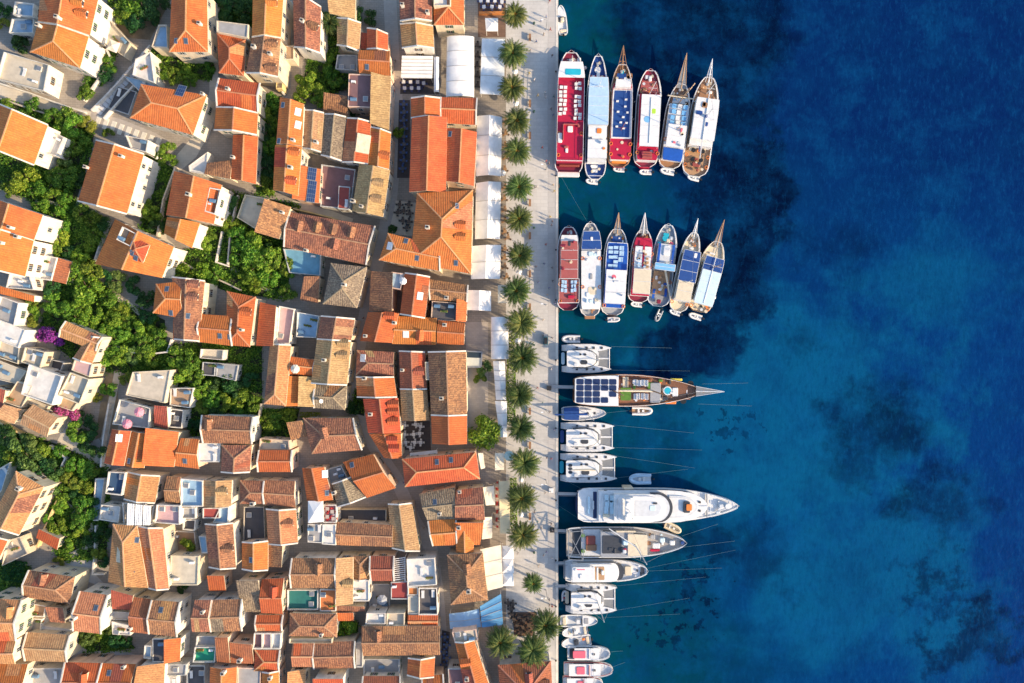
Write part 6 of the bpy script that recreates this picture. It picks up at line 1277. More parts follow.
b3.hull('rd', 'tk', 'wd'); b3.deck('wd'); b3.F('fore_mat', .62, .80, .90, 2.2, 2.4, 'n'); b3.disc('anchor_hatch', 0, .915, .5, 2.3, 'tq'); ship_deckhouse(b3, .05, .78, 'r', 'w', .86); b3.F('wheelhouse', .70, .73, .80, 3.9, 5.4, 'w'); b3.win(.71, .745, .797, 4.4, 5.0)
b3.F('sun_deck', .80, .25, .72, 4.0, 4.14, 'w'); b3.F('deck_carpet', .68, .265, .71, 4.14, 4.17, 'n'); b3.rail(.8, .25, .72, 4.14)
for u, t in ((-.4, .6), (-.3, .5), (.3, .55), (.45, .5), (.1, .45), (-.1, .4), (.4, .4), (-.35, .36), (.2, .34), (.35, .62)): b3.seats('deck_chair', u, t - .01, t + .01, 1, 4.17, 'w', .3, .012)
b3.sprit(4, 'wd', 1.2, False); b3.mast(.33, 10, 9, 'rw', ba=.5 + math.pi, stays=False); b3.F('stern_rim', .7, .03, .06, 2, 2.6, 'or')
b4 = Boat('excursion_boat', 'red and white excursion boat with lime and blue spots on its white awning', (650, 70), (645, 167), 25, group=EXC, sw=.42, ta=.13, tb=.6, pw=2.4)
b4.hull('r', 'w', 'r'); b4.deck('rd'); ship_deckhouse(b4, .05, .72, 'r', 'w', .84); b4.F('fore_deck', .8, .76, .88, 2.0, 2.3, 'rk'); b4.awn(.74, .17, .69, 5.6, 'w', 4); b4.B('painted_spot', .1, .4, .50, .55, 5.7, 5.74, 'lm'); b4.disc('painted_spot', -.22, .44, .8, 5.7, 'sk', .05); b4.B('awning_ridge', -.03, .03, .2, .66, 5.7, 5.85, 'wg'); b4.seats('stern_bench', 0, .06, .13, 3, 4.0, 'rk', 1.2, .02); b4.B('windlass', -.12, .12, .87, .92, 2.2, 2.9, 'w'); b4.mast(.74, 11, 6, 'w', ba=.35)
b5 = Boat('excursion_boat', 'wood-bowed excursion boat with blue sunbeds and a blue stern cover', (681, 84), (669, 168), 24, group=EXC, sw=.42, ta=.13, tb=.6, pw=2.0)
b5.hull('wg', 'w', 'wd'); b5.deck('wd'); b5.sprit(7, 'tk', 1.2); ship_deckhouse(b5, .08, .72, 'wg', 'w', .84)
for u in (-.45, 0, .45): b5.seats('sunbed', u, .46, .72, 4, 4.0, 'sk' if u else 'w', .5, .045)
b5.awn(.74, .20, .46, 5.4, 'w', 4); b5.F('stern_cover', .8, .06, .20, 4.0, 4.4, 'nb'); b5.F('bow_bench', .6, .76, .82, 2, 2.4, 'w'); b5.mast(.76, 13, 6, 'tk', ba=2.6); b5.mast(.40, 11, 0, 'tk', stays=False); b5.B('yard', -1.1, 1.1, .80, .812, 4, 4.2, 'cr')
b6 = Boat('excursion_boat', 'outermost white-hulled boat of the upper row with wooden stern deck', (708.5, 77), (694, 176), 27, group=EXC, sw=.42, ta=.13, tb=.58, pw=2.2)
b6.hull('w', 'w', 'tk'); b6.deck('tk'); b6.sprit(4, 'w', .8, False); ship_deckhouse(b6, .28, .74, 'w', 'w', .82); b6.F('hatch_platform', .6, .78, .86, 2.1, 2.4, 'wd'); b6.awn(.84, .33, .735, 5.2, 'w', 4)
for u, t in ((-.35, .25), (.35, .25), (-.3, .16), (.3, .16)): b6.disc('table', u, t, .55, 2.1, 'bk', .3)
b6.B('stern_seat', -.3, .3, .09, .13, 2, 2.5, 'rw'); b6.B('awning_pole', -.03, .03, .14, .8, 5.3, 5.5, 'wg'); b6.mast(.55, 12, 8, 'w', cover='n'); b6.mast(.82, 10, 0, 'w', stays=False)
# --- lower row, seven boats
b7 = Boat('excursion_boat', 'dull red excursion boat with faded pink cover nearest the quay', (568.5, 226), (568, 310), 22.5, group=EXC, sw=.42, ta=.13, tb=.66, pw=2.4)
b7.hull('rk', 'w', 'rd'); b7.deck('rd'); ship_deckhouse(b7, .08, .84, 'rk', 'w', .86); b7.awn(.74, .36, .80, 5.2, 'rk', 4); b7.F('wheelhouse_roof', .82, .80, .87, 4, 4.9, 'w')
for u in (-.55, -.3, .3, .55): b7.seats('deck_bench', u, .20, .35, 3, 4.0, 'lb', .33, .04)
b7.B('stern_seat', -.1, .5, .13, .17, 4, 4.5, 'r'); b7.rail(.88, .08, .36, 4.0); b7.mast(.55, 10, 7, 'wd', ba=.2, stays=False); b7.B('dark_hatch', -.1, .1, .74, .80, 5.3, 5.4, 'dg')
b8 = Boat('excursion_boat', 'long white excursion boat with a navy front awning and white roof', (590, 222), (590, 316), 21, group=EXC, sw=.42, ta=.13, tb=.68, pw=2.0)
b8.hull('w', 'w', 'wg', boot='n'); b8.deck('gr'); ship_deckhouse(b8, .07, .86, 'w', 'w', .88); b8.F('roof', .92, .10, .68, 4.0, 4.5, 'w'); b8.awn(.92, .69, .88, 5.2, 'n', 4); b8.B('rope_coil', -.1, .12, .78, .82, 5.3, 5.42, 'w'); b8.B('roof_hatch', -.25, .2, .62, .67, 4.5, 4.7, 'cn'); b8.B('roof_hatch', -.12, .12, .38, .44, 4.5, 4.7, 'gr'); b8.B('awning_patch', -.3, .5, .22, .30, 4.5, 4.56, 'cr'); b8.B('life_raft', .3, .6, .12, .15, 4.5, 4.8, 'w'); b8.B('stern_platform', -.5, .5, -.03, .02, .5, 1.2, 'wd')
b9 = Boat('excursion_boat', 'excursion boat with bright blue front deck, paired white sunbeds and wooden bowsprit', (617, 228), (612, 315), 24, group=EXC, sw=.42, ta=.13, tb=.66, pw=2.1)
b9.hull('wd', 'w', 'gr'); b9.deck('gr'); b9.sprit(3.6, 'tk', 1.0); ship_deckhouse(b9, .08, .82, 'nb', 'w', .86); b9.F('sun_deck', .88, .46, .81, 4.0, 4.15, 'nb', 'w')
for u in (-.5, -.1): b9.seats('sunbed', u, .52, .78, 5, 4.15, 'lb', .55, .032)
b9.seats('sunbed', .35, .60, .78, 3, 4.15, 'lb', .55, .05); b9.rail(.88, .46, .81, 4.15); b9.awn(.82, .12, .50, 5.5, 'w', 4); b9.disc('painted_spot', -.2, .42, .55, 5.6, 'pk', .04); b9.B('awning_ridge', -.7, .7, .24, .246, 5.6, 5.7, 'wg'); b9.F('bow_locker', .5, .84, .9, 2, 2.6, 'n')
b10 = Boat('excursion_boat', 'excursion boat with crimson front deck and a red-striped white roof', (643, 229), (638, 302), 22, group=EXC, sw=.42, ta=.13, tb=.62, pw=2.1)
b10.hull('w', 'w', 'rd'); b10.deck('rd'); b10.sprit(3.8, 'w', 1.1); ship_deckhouse(b10, .08, .76, 'r', 'w', .84); b10.F('fore_cover', .86, .72, .86, 2.4, 4.05, 'r'); b10.F('roof', .74, .44, .74, 4.1, 4.6, 'w'); b10.B('red_stripe', -.06, .12, .46, .80, 4.6, 4.66, 'r'); b10.B('roof_hatch', -.45, -.2, .58, .64, 4.6, 4.75, 'gr'); b10.awn(.76, .10, .43, 5.4, 'cr', 4); b10.seats('deck_bench', -.35, .44, .52, 2, 4.6, 'lb', .3, .03); b10.seats('deck_bench', .4, .44, .6, 3, 4.6, 'tk', .3, .03); b10.mast(.86, 9, 0, 'wd', stays=False)
b11 = Boat('excursion_boat', 'pale blue hulled boat with a sky-blue cross band and turquoise bow hatch', (668, 224), (657.5, 306), 23, group=EXC, sw=.42, ta=.13, tb=.58, pw=2.3)
b11.hull('lb', 'w', 'lb'); b11.deck('gr'); ship_deckhouse(b11, .46, .74, 'wg', 'w', .74); b11.disc('bow_hatch', -.1, .82, .75, 2.2, 'tq', .25); b11.B('bow_locker', .0, .3, .76, .82, 2, 2.5, 'cr'); b11.B('side_mat', -.7, -.5, .5, .74, 4.0, 4.2, 'nb'); b11.B('side_mat', .5, .7, .5, .74, 4.0, 4.2, 'nb'); b11.B('cabin_hatch', -.25, .3, .60, .72, 4.0, 4.3, 'w'); b11.awn(.86, .42, .50, 5.0, 'sk', 2)
b11.F('aft_deck', .7, .14, .42, 2.0, 2.2, 'tk'); b11.seats('stern_bench', -.5, .08, .2, 2, 2, 'nb', .3, .05); b11.seats('stern_bench', .55, .12, .22, 2, 2, 'nb', .3, .05); b11.B('stern_seat', -.15, .2, .03, .08, 2, 2.5, 'rd'); b11.mast(.50, 12, 9, 'cr', ba=.3, cover='cr'); b11.fenders((.4, .6))
b12 = Boat('excursion_boat', 'cream-decked slender boat under a large navy awning', (694, 232), (677.5, 311), 19.5, group=EXC, sw=.42, ta=.13, tb=.6, pw=2.0)
b12.hull('w', 'w', 'cr'); b12.deck('cr'); b12.sprit(3.2, 'w', .6, False); ship_deckhouse(b12, .12, .72, 'cr', 'w', .8); b12.awn(.88, .36, .74, 5.0, 'n', 4); b12.awn(.76, .12, .36, 4.9, 'cr', 3); b12.disc('bow_hatch', .2, .85, .4, 2.2, 'wd', .25); b12.B('dark_hatch', -.2, .2, .77, .80, 2, 3, 'w'); b12.mast(.35, 11, 5, 'w', ba=2.9, cover='w'); b12.B('awning_patch', .2, .5, .66, .72, 5.1, 5.14, 'w')
b13 = Boat('excursion_boat', 'outermost boat of the lower row, cream bow and varnished wooden sides', (717, 241), (698, 311), 24, group=EXC, sw=.42, ta=.13, tb=.58, pw=2.0)
b13.hull('tk', 'cr', 'cr'); b13.deck('cr'); b13.sprit(5.2, 'wd', .9); ship_deckhouse(b13, .12, .68, 'w', 'w', .78); b13.awn(.80, .52, .74, 4.9, 'n', 3); b13.awn(.78, .08, .55, 5.1, 'cn', 4); b13.disc('stern_hatch', .1, .07, .3, 2.2, 'bk', .3); b13.disc('winch', .55, .70, .45, 2.2, 'tk', .5); b13.B('awning_ridge', -.03, .03, .1, .74, 5.2, 5.3, 'wg'); b13.mast(.60, 12, 7, 'wd')
for bt in (b1, b2, b3, b4, b6, b8, b9, b10, b13): bt.fenders((.25, .5, .68), (1,) if bt is b1 else (-1, 1))
def outfit(B, zt, ts, side=(-1, 1)):
    for t in ts:
        for sg in side:
            r_ = .38; x = sg * (B.half(t) * .8); b = MB(); b.tube([(x + r_ * math.cos(a), t * B.L + r_ * math.sin(a), zt + .06) for a in [i * math.pi / 5 for i in range(11)]], .09, 5, cap=False); B.part(b, 'lifebuoy', bm_('or'))
    B.disc('rope_coil', .18, .93, .38, B.zs(.93) - B.bul + .05, 'cr', .16); B.B('anchor_winch', -.16, .04, .90, .93, B.zs(.92) - B.bul, B.zs(.92) + .1, 'gr'); B.rail(.985, .72, .975, B.zs(.85) + .02, .55)
    b = MB(); x = B.half(.68) * .3; b.tube([(x, .69 * B.L, zt), (x, .69 * B.L, zt + 3.2)], .04, 5); B.part(b, 'antenna', M_WHITE)
outfit(b1, 4.15, (.12, .30)); outfit(b2, 4.05, (.20,), (1,)); outfit(b3, 4.05, (.10, .2)); outfit(b4, 4.05, (.12,)); outfit(b5, 4.05, (.3,), (-1,)); outfit(b6, 2.0, (.1, .2))
outfit(b7, 4.05, (.1, .3)); outfit(b8, 4.55, (.3, .6)); outfit(b9, 4.05, (.1,)); outfit(b10, 4.05, (.5, .65)); outfit(b11, 2.1, (.3,)); outfit(b12, 2.1, (.1,)); outfit(b13, 2.1, (.05,))
def clutter(B, t0, t1, z, n, cols):
    for _ in range(n):
        t = R.uniform(t0, t1); u = R.uniform(-.62, .62); w_ = R.uniform(.05, .16); l = R.uniform(.008, .022); k = R.random()
        if k < .3: B.disc('rope_coil', u, t, R.uniform(.25, .45), z, R.choice(('cr', 'wg', 'or')), .12, 9)
        elif k < .75: B.B('deck_box', u - w_, u + w_, t - l, t + l, z, z + R.uniform(.25, .7), R.choice(cols))
        else: B.B('folded_cover', u - w_ * 1.6, u + w_ * 1.6, t - l * 1.2, t + l * 1.2, z, z + .2, R.choice(cols))
clutter(b1, .10, .36, 4.12, 4, ('rk', 'w', 'rd')); clutter(b1, .89, .96, 2.0, 4, ('w', 'gr')); clutter(b2, .16, .27, 5.3, 2, ('w', 'wg')); clutter(b2, .66, .86, 2.2, 8, ('w', 'r', 'wg', 'n')); clutter(b2, .04, .11, 1.9, 4, ('w', 'cr')); clutter(b3, .07, .24, 4.0, 4, ('rk', 'w')); clutter(b3, .80, .92, 2.3, 6, ('w', 'n', 'wd'))
clutter(b4, .72, .92, 2.2, 12, ('wd', 'w', 'rk', 'cr')); clutter(b4, .05, .16, 4.05, 4, ('w', 'rd')); clutter(b5, .70, .90, 2.1, 12, ('w', 'cr', 'wd', 'sk')); clutter(b5, .22, .45, 5.5, 6, ('sk', 'w', 'pk', 'wg')); clutter(b6, .05, .27, 2.0, 10, ('wd', 'rw', 'cr', 'dg')); clutter(b6, .75, .90, 2.2, 7, ('w', 'wd')); clutter(b6, .36, .72, 5.3, 5, ('rk', 'wd', 'n'))
clutter(b7, .38, .80, 5.3, 6, ('rk', 'rd', 'w')); clutter(b7, .82, .93, 2.2, 4, ('w', 'pk')); clutter(b8, .12, .66, 4.5, 8, ('w', 'wg', 'cn', 'cr')); clutter(b8, .02, .09, 2, 3, ('wd', 'cr')); clutter(b9, .82, .93, 2.2, 7, ('gr', 'w', 'tk')); clutter(b9, .15, .46, 5.6, 3, ('w', 'wg')); clutter(b10, .45, .70, 4.6, 8, ('tk', 'w', 'lb')); clutter(b10, .83, .93, 2.2, 6, ('gr', 'wd'))
clutter(b11, .15, .42, 2.2, 10, ('tk', 'w', 'nb', 'wg')); clutter(b11, .74, .92, 2.2, 6, ('w', 'tq', 'pk')); clutter(b12, .72, .90, 2.1, 5, ('w', 'wd')); clutter(b13, .72, .90, 2.1, 5, ('w', 'tk')); clutter(b13, .02, .10, 2.1, 3, ('w', 'wd'))
# --- small boats
def dinghy(label, px, py, lpx, ang, tube='wg', floor='gr', motor=True, wpx=None, seat='w', z=.45):
    p = P(px, py, z); L = lpx * GSD; W = (wpx or lpx * .45) * GSD; e = empty('dinghy', Vector((p.x, p.y, 0)), label, 'dinghy', 'tenders and dinghies', math.radians(ang) - math.pi / 2)
    r = W * .17; w_ = W / 2 - r; path = [(w_, -L / 2 + r, .38)] + [(w_ * math.cos(a) if a < 1.6 else w_ * math.cos(a), L / 2 - L * .38 + math.sin(a) * L * .36, .38 + .16 * math.sin(a)) for a in [i * math.pi / 10 for i in range(11)]] + [(-w_, -L / 2 + r, .38)]
    b = MB(); b.tube(path, [r * .8] + [r] * 11 + [r * .8], 9); b.build('tube', bm_(tube), e)
    b = MB(); b.prism([(x * .97, y) for x, y, z_ in path], .12, .26, bottom=True); b.build('floor', bm_(floor), e)
    b = MB(); b.box(-w_, w_, -L * .16, -L * .06, .3, .56); b.build('seat', bm_(seat), e)
    b = MB(); b.box(-w_ * .35, w_ * .35, L * .04, L * .14, .26, .85); b.build('console', bm_('w'), e)
    if motor: b = MB(); b.box(-.2, .2, -L / 2 - .35, -L / 2 + .1, .3, .95); b.box(-.06, .06, -L / 2 - .25, -L / 2 - .1, -.4, .3); b.build('outboard_motor', bm_('bk'), e)
for a in (('white tender tied across the stern of the slim pale-blue-awning boat', 592.5, 181.5, 13, 172), ('white tender behind the navy-sundeck boat', 619.5, 169.5, 12, 175), ('white tender behind the lime-spotted boat', 646, 172, 13, 178), ('white tender behind the blue-sunbed boat', 668, 171.5, 15, 168), ('white tender behind the wooden-stern white boat', 694, 178, 13, 165),
          ('white tender behind the bright blue front deck boat', 613, 319.5, 12.5, 2), ('white tender behind the crimson-fronted boat', 637, 304.5, 12, 172), ('white tender behind the cream-decked slender boat', 675.5, 312.5, 12, 160), ('white tender behind the outermost lower-row boat', 696, 316.5, 14, 162)):
    dinghy(*a, tube='w', floor='wg')
dinghy('grey inflatable drifting askew behind the pale blue hulled boat', 658.8, 315, 13, 245, 'gr', 'dg'); dinghy('small grey-white dinghy above the topmost catamaran', 572, 339, 19, 180, 'wg', 'gr'); dinghy('white inflatable beside the solar-roofed gulet', 641, 410.8, 21, 0, 'w', 'tk'); dinghy('pale blue-white tender alone above the superyacht', 641.5, 479, 23, 180, 'lb', 'wg', wpx=11.5)
dinghy('cream tender tied under the superyacht bow', 672, 527.5, 18, -25, 'cr', 'cr', wpx=8.5); dinghy('grey inflatable with red seat hung on the lowest catamaran stern', 564.5, 596.5, 11.5, 88, 'wg', 'gr', seat='r', wpx=6.5)
def launch(label, bow, stern, wpx, cabin='w', mats=(), motor=True, name='motorboat', sw=.8):
    B = Boat(name, label, bow, stern, wpx, 'motorboat', 'small motorboats at the quay', .9, sw=sw, tb=.45, pw=2.2, h0=.95, sheer=.5); B.hull('w', 'w', 'wg', .4); B.deck('wg'); B.F('foredeck', .9, .60, .95, .7, 1.15, 'w'); B.B('console', -.35, .35, .42, .56, .6, 1.6, cabin); B.B('windscreen', -.4, .4, .555, .575, 1.1, 1.75, 'dg'); B.B('stern_bench', -.7, .7, .07, .17, .6, 1.05, 'cr')
    for i, (u0, u1, t0, t1, c) in enumerate(mats): B.B('cushion', u0, u1, t0, t1, 1.0, 1.25, c)
    if motor: B.B('outboard_motor', -.16, .16, -.06, .0, .3, 1.3, 'bk')
    return B
launch('small white speedboat alone at the top of the quay', (560.5, 6), (563.5, 34), 9.5, 'cr')
launch('white motorboat moored below the lowest catamaran', (597.5, 620.5), (560, 621), 12, 'w', ((-.5, .5, .64, .76, 'gr'),))
launch('small white cuddy boat second below the lowest catamaran', (562, 633), (588, 630), 11, 'w', ((-.4, .4, .66, .76, 'cr'),))
launch('white open boat with dark console third below the lowest catamaran', (561.5, 644), (591, 639.5), 11.5, 'dg', ((.1, .5, .2, .3, 'or'),))
for lab, y, x0, x1, wp, pk, dk in (('white motor launch with pink cushions and a dark cockpit', 653, 567.5, 610, 14, (.12, .42), True), ('long white motor launch with a large pink sunpad', 669, 564, 613, 14.5, (.25, .42), False), ('white motor launch with pink cushion cut by the lower picture edge', 683, 563, 603, 14, (.35, .5), False)):
    B = Boat('motor_launch', lab, (x1, y), (x0, y), wp, 'motorboat', 'motor launches with pink cushions', 1.2, sw=.92, tb=.62, pw=2.2, h0=1.3, sheer=.5); B.hull('w', 'rk' if not dk else 'w', 'wg', .5); B.deck('wg')
    if dk: B.B('cockpit_mat', -.75, .75, .05, .16, .9, 1.0, 'dg')
    B.F('cabin', .82, .1 if not dk else .16, .74, .9, 1.9, 'w'); B.win(.83, .2, .72, 1.25, 1.65); B.B('sunpad', -.5, .55, pk[0], pk[1], 1.9, 2.1, 'pk'); B.B('roof_hatch', -.15, .15, .58, .64, 1.9, 2.05, 'dg'); B.rail(.9, .6, .97, 1.6, .6); B.B('roof_bar', -.7, .7, .5, .515, 1.9, 2.2, 'rk' if not dk else 'w')
# --- catamarans
def catamaran(label, x0, x1, y0, y1, cover='w', bim='w', stern='lb', solar=False, nets=True):
    yc = (y0 + y1) / 2; a, d = P(x1, yc, 1.6), P(x0, yc, 1.6); L = (a - d).length; W = (y1 - y0) * GSD * .99; root = empty('catamaran', Vector((d.x, d.y, 0)), label, 'catamaran', 'catamarans moored stern to the quay', math.atan2((a - d).y, (a - d).x) - math.pi / 2)
    hw = W * .27; cxh = W / 2 - hw / 2
    def ww(t): return hw / 2 * (.72 + .28 * math.sin(min(1, t / .3) * math.pi / 2)) * (max(0, 1 - ((t - .5) / .5) ** 2.4) if t > .5 else 1)
    for sg in (-1, 1):
        b = MB(); N = 22
        for k in range(N):
            t0, t1 = k / N, (k + 1) / N; z0, z1 = [1.55 + .25 * t for t in (t0, t1)]
            if t0 < .10: z0 = .5 + 10.5 * t0
            if t1 < .10: z1 = .5 + 10.5 * t1
            for j in (-1, 1):
                q = [(sg * cxh + j * ww(t0) * .8, t0 * L, -.3), (sg * cxh + j * ww(t1) * .8, t1 * L, -.3), (sg * cxh + j * ww(t1), t1 * L, z1), (sg * cxh + j * ww(t0), t0 * L, z0)]; b.face(q if j > 0 else q[::-1])
            b.face([(sg * cxh - ww(t0), t0 * L, z0), (sg * cxh + ww(t0), t0 * L, z0), (sg * cxh + ww(t1), t1 * L, z1), (sg * cxh - ww(t1), t1 * L, z1)])
        b.face([(sg * cxh - ww(0), 0, -.3), (sg * cxh + ww(0), 0, -.3), (sg * cxh + ww(0), 0, .5), (sg * cxh - ww(0), 0, .5)]); h = b.build('hull', bm_('w'), root)
        for t in (.3, .5, .64, .8):
            b = MB(); b.box(sg * cxh - .28, sg * cxh + .28, t * L - .28, t * L + .28, 1.5 + .25 * t, 1.68 + .25 * t); b.build('deck_hatch', bm_('dg'), h)
    def box(name, u0, u1, t0, t1, z0, z1, c, par=None, rr=.3):
        b = MB(); x_0, x_1, y_0, y_1 = u0 * W / 2, u1 * W / 2, t0 * L, t1 * L; k = min(rr, (x_1 - x_0) * .3, (y_1 - y_0) * .3); poly = [(x_0 + k, y_0), (x_1 - k, y_0), (x_1, y_0 + k), (x_1, y_1 - k), (x_1 - k, y_1), (x_0 + k, y_1), (x_0, y_1 - k), (x_0, y_0 + k)]
        b.prism(poly, z0, z1, bottom=True); return b.build(name, bm_(c) if isinstance(c, str) else c, par or root)
    box('bridge_deck', -.5, .5, .10, .74, .9, 1.7, 'w'); box('cockpit', -.48, .48, .1, .28, 1.7, 1.76, stern)
    b = MB(); pl = [(-.62, .22), (.62, .22), (.66, .46), (.52, .62), (.28, .70), (-.28, .70), (-.52, .62), (-.66, .46)]
    lo = [(x * W / 2, y * L) for x, y in pl]; hi = [(x * W / 2 * .86, (y - .45) * L * .86 + .45 * L) for x, y in pl]; n = 8
    lo3 = [Vector((*p, 1.7)) for p in lo]; m1 = [Vector((*p, 2.05)) for p in lo]; hi3 = [Vector((*p, 3.0)) for p in hi]; m2 = [m1[i].lerp(hi3[i], .75) for i in range(n)]
    for A_, B_, mi in ((lo3, m1, 0), (m1, m2, 1), (m2, hi3, 0)):
        for i in range(n): j = (i + 1) % n; b.face([A_[i], A_[j], B_[j], B_[i]], mi)
    b.face(hi3, 0); cab = b.build('cabin', [bm_('w'), M_GLASS], root)
    box('roof_hatch', .10, .40, .36, .50, 3.0, 3.1, 'dg', cab); box('roof_hatch', -.36, -.22, .42, .48, 3.0, 3.1, 'dg', cab); box('roof_hatch', -.36, -.22, .32, .38, 3.0, 3.1, 'dg', cab); box('helm_seat', .3, .5, .23, .30, 3.25, 3.9, 'wg'); box('bow_locker', -.2, .2, .70, .735, 1.7, 1.95, 'gr'); box('deck_line', -.70, -.66, .2, .6, 1.72, 1.78, 'gr'); box('deck_line', .66, .70, .2, .6, 1.72, 1.78, 'gr')
    box('bimini', -.56, .56, .09, .34, 3.15, 3.25, bim); b = MB()
    for x in (-.53, .53):
        for y in (.11, .32): b.tube([(x * W / 2, y * L, 1.7), (x * W / 2, y * L, 3.15)], .05, 5)
    b.build('bimini_posts', M_GREYMETAL, root)
    for sg in (-1, 1):
        b = MB(); x_0, x_1 = sorted((sg * .02 * W, sg * (cxh - ww(.85) * .75))); b.face([(x_0, .74 * L, 1.5), (x_1, .74 * L, 1.5), (x_1, .95 * L, 1.5), (x_0, .95 * L, 1.5)]); b.build('trampoline', NET, root)
    b = MB(); b.tube([(-cxh, .955 * L, 1.55), (cxh, .955 * L, 1.55)], .12, 7); b.build('crossbeam', bm_('w'), root); box('walkway', -.05, .05, .74, .96, 1.5, 1.6, 'w')
    box('swim_platform', -.42, .42, -.01, .06, .6, .75, stern)
    m = MB(); m.tube([(0, .60 * L, 3), (0, .60 * L, 16.5)], [.13, .08], 7); ms = m.build('mast', bm_('wg'), root); m = MB(); m.tube([(0, .60 * L, 4.2), (0, .18 * L, 4.3)], .12, 7); m.build('boom', bm_('wg'), ms); m = MB(); m.tube([(0, .59 * L, 4.6), (0, .4 * L, 4.55), (0, .19 * L, 4.45)], [.3, .26, .15], 8); m.build('sail_cover', bm_(cover), ms)
    m = MB()
    for q in ((-W * .42, .5 * L, 1.7), (W * .42, .5 * L, 1.7), (0, .955 * L, 1.6)): m.tube([(0, .60 * L, 15.8), q], .025, 4, cap=False)
    m.build('stays', M_GREYMETAL, ms)
    if solar:
        for k in range(3): box('solar_panel', -.34 + k * .23, -.34 + k * .23 + .2, .13, .2, 3.25, 3.3, 'dg')
    b = MB()
    for sg in (-1, 1):
        for k in range(9):
            t = .2 + k * .09; x = sg * (cxh + ww(t) * .9); b.bar((x, t * L, 1.6), (x, t * L, 2.2), .04, .04)
            if k: b.bar((sg * (cxh + ww(t - .09) * .9), (t - .09) * L, 2.2), (x, t * L, 2.2), .03, .03)
    b.build('lifelines', M_GREYMETAL, root)
catamaran('topmost white catamaran, above the solar-roofed gulet', 562, 611.5, 344, 373, 'wg', 'w', 'cn')
catamaran('white catamaran with deep blue cockpit covers, middle of the moored catamarans', 561, 614.5, 422, 452, 'wg', 'w', 'n')
catamaran('white catamaran with turquoise stern, directly above the superyacht', 560.5, 617, 453, 482.5, 'cr', 'w', 'tq', True)
catamaran('lowest white catamaran with a red-seated dinghy at its stern', 566, 617, 583.5, 614, 'w', 'w', 'cr')
# --- the solar-roofed gulet, the sloop, superyacht, grey motor-sailer, motor yacht
g = Boat('gulet', 'wooden gulet with solar panel roof, green mat and long bowsprit', (704, 391), (573.5, 390), 32, 'sailing ship', None, 2.2, sw=.72, tb=.40, pw=1.9, q=.8, h0=2.3, sheer=1.2)
g.hull('wd', 'wd', 'gd', .6); g.deck('gd'); g.F('aft_house', .86, .02, .33, 1.8, 4.0, 'w', 'wd'); g.win(.87, .04, .31, 2.6, 3.3); g.F('aft_roof', .94, .005, .335, 4.0, 4.15, 'w')
for i in range(5):
    for j in range(4):
        if (i, j) in ((3, 2), (4, 3)): continue
        u = -.72 + j * .375; t = .018 + i * .062; g.B('solar_panel', u, u + .345, t, t + .054, 4.16, 4.24, 'nv')
g.B('green_mat', -.2, .62, .36, .44, 2.3, 2.36, 'gn'); g.B('cabin', -.72, .72, .345, .60, 1.8, 2.3, 'gd')
for u in (-.62, .22):
    for t in (.455, .515): g.seats('sunbed', u + .15, t, t + .055, 2, 2.3, 'w', .75, .024)
g.seats('sunbed', -.5, .37, .42, 1, 2.3, 'cr', 1.3, .04); g.B('boat_cover', -.5, .75, .585, .665, 2, 2.6, 'gr'); g.disc('hot_tub', .0, .72, 1.1, 2.0, 'w', .5); g.disc('tub_water', .0, .72, .85, 2.47, 'tq', .06); g.B('canoe', .62, .82, .70, .785, 2.2, 2.6, 'or'); g.B('canoe', -.78, -.62, .74, .83, 2.2, 2.6, 'ye'); g.B('lounge_mat', -.2, .35, .755, .80, 2, 2.5, 'w'); g.B('lounge_mat', -.1, .2, .86, .885, 2, 2.5, 'w')
for u, t in ((.62, .84), (.3, .885), (-.45, .895)): g.disc('deck_hatch', u, t, .75, 2.3, 'bk', .2)
g.sprit(4.6, 'wg', 1.2); g.mast(.60, 24, 15, 'wd', cover='cr', r=.2, ba=0); g.mast(.30, 19, 0, 'wd', r=.17, stays=False, zb=4); g.rail(.97, .34, .96, 2.4, .8); g.B('green_box', -.72, -.55, .65, .68, 2, 2.6, 'gn')
s = Boat('sailing_yacht', 'white sloop with a deep blue cockpit cover below the gulet', (606, 413), (561.5, 413.5), 14.5, 'sailing boat', None, 1.2, sw=.75, tb=.35, pw=1.8, h0=1.3, sheer=.4)
s.hull('w', 'w', 'wg', .25); s.deck('w'); s.F('cockpit_cover', .86, .05, .38, 1.2, 2.5, 'n'); s.F('cabin', .55, .40, .68, 1.0, 1.8, 'w'); s.win(.56, .44, .66, 1.4, 1.65); s.B('deck_hatch', -.15, .15, .72, .77, 1.2, 1.4, 'dg'); s.B('deck_hatch', -.15, .15, .56, .61, 1.8, 1.9, 'dg'); s.mast(.56, 17, 8, 'wg', cover='n', zb=1.7); s.rail(.93, .4, .97, 1.3, .55)
y = Boat('superyacht', 'great white superyacht with curved dark windows and orange bow seat', (738, 505), (578, 505), 34, 'superyacht', None, 3.5, sw=.80, tb=.50, pw=1.9, h0=3.6, sheer=.9, ta=.08, q=.74)
y.hull('w', 'w', 'w', .25, 'n'); y.deck('w'); y.F('swim_platform', .92, -.014, .05, .9, 2.9, 'nv', rr=.02); y.F('aft_deck', .90, .035, .125, 3.25, 3.4, 'wg', 'w'); y.F('aft_mat', .78, .045, .075, 3.4, 3.45, 'nv'); y.F('aft_mat', .78, .082, .118, 3.4, 3.45, 'nv'); y.B('aft_sofa', -.5, .5, .06, .075, 3.4, 3.9, 'cn'); y.B('aft_table', -.25, .25, .088, .10, 3.4, 3.9, 'wg')
y.F('main_deck_house', .90, .125, .80, 2.8, 5.0, 'w', rf=.12); y.win(.905, .16, .79, 3.6, 4.5, rf=.12); y.F('upper_deck', .95, .14, .74, 5.0, 5.2, 'w', rf=.10, rr=.03); y.F('deck_teak', .74, .15, .225, 5.2, 5.26, 'wg')
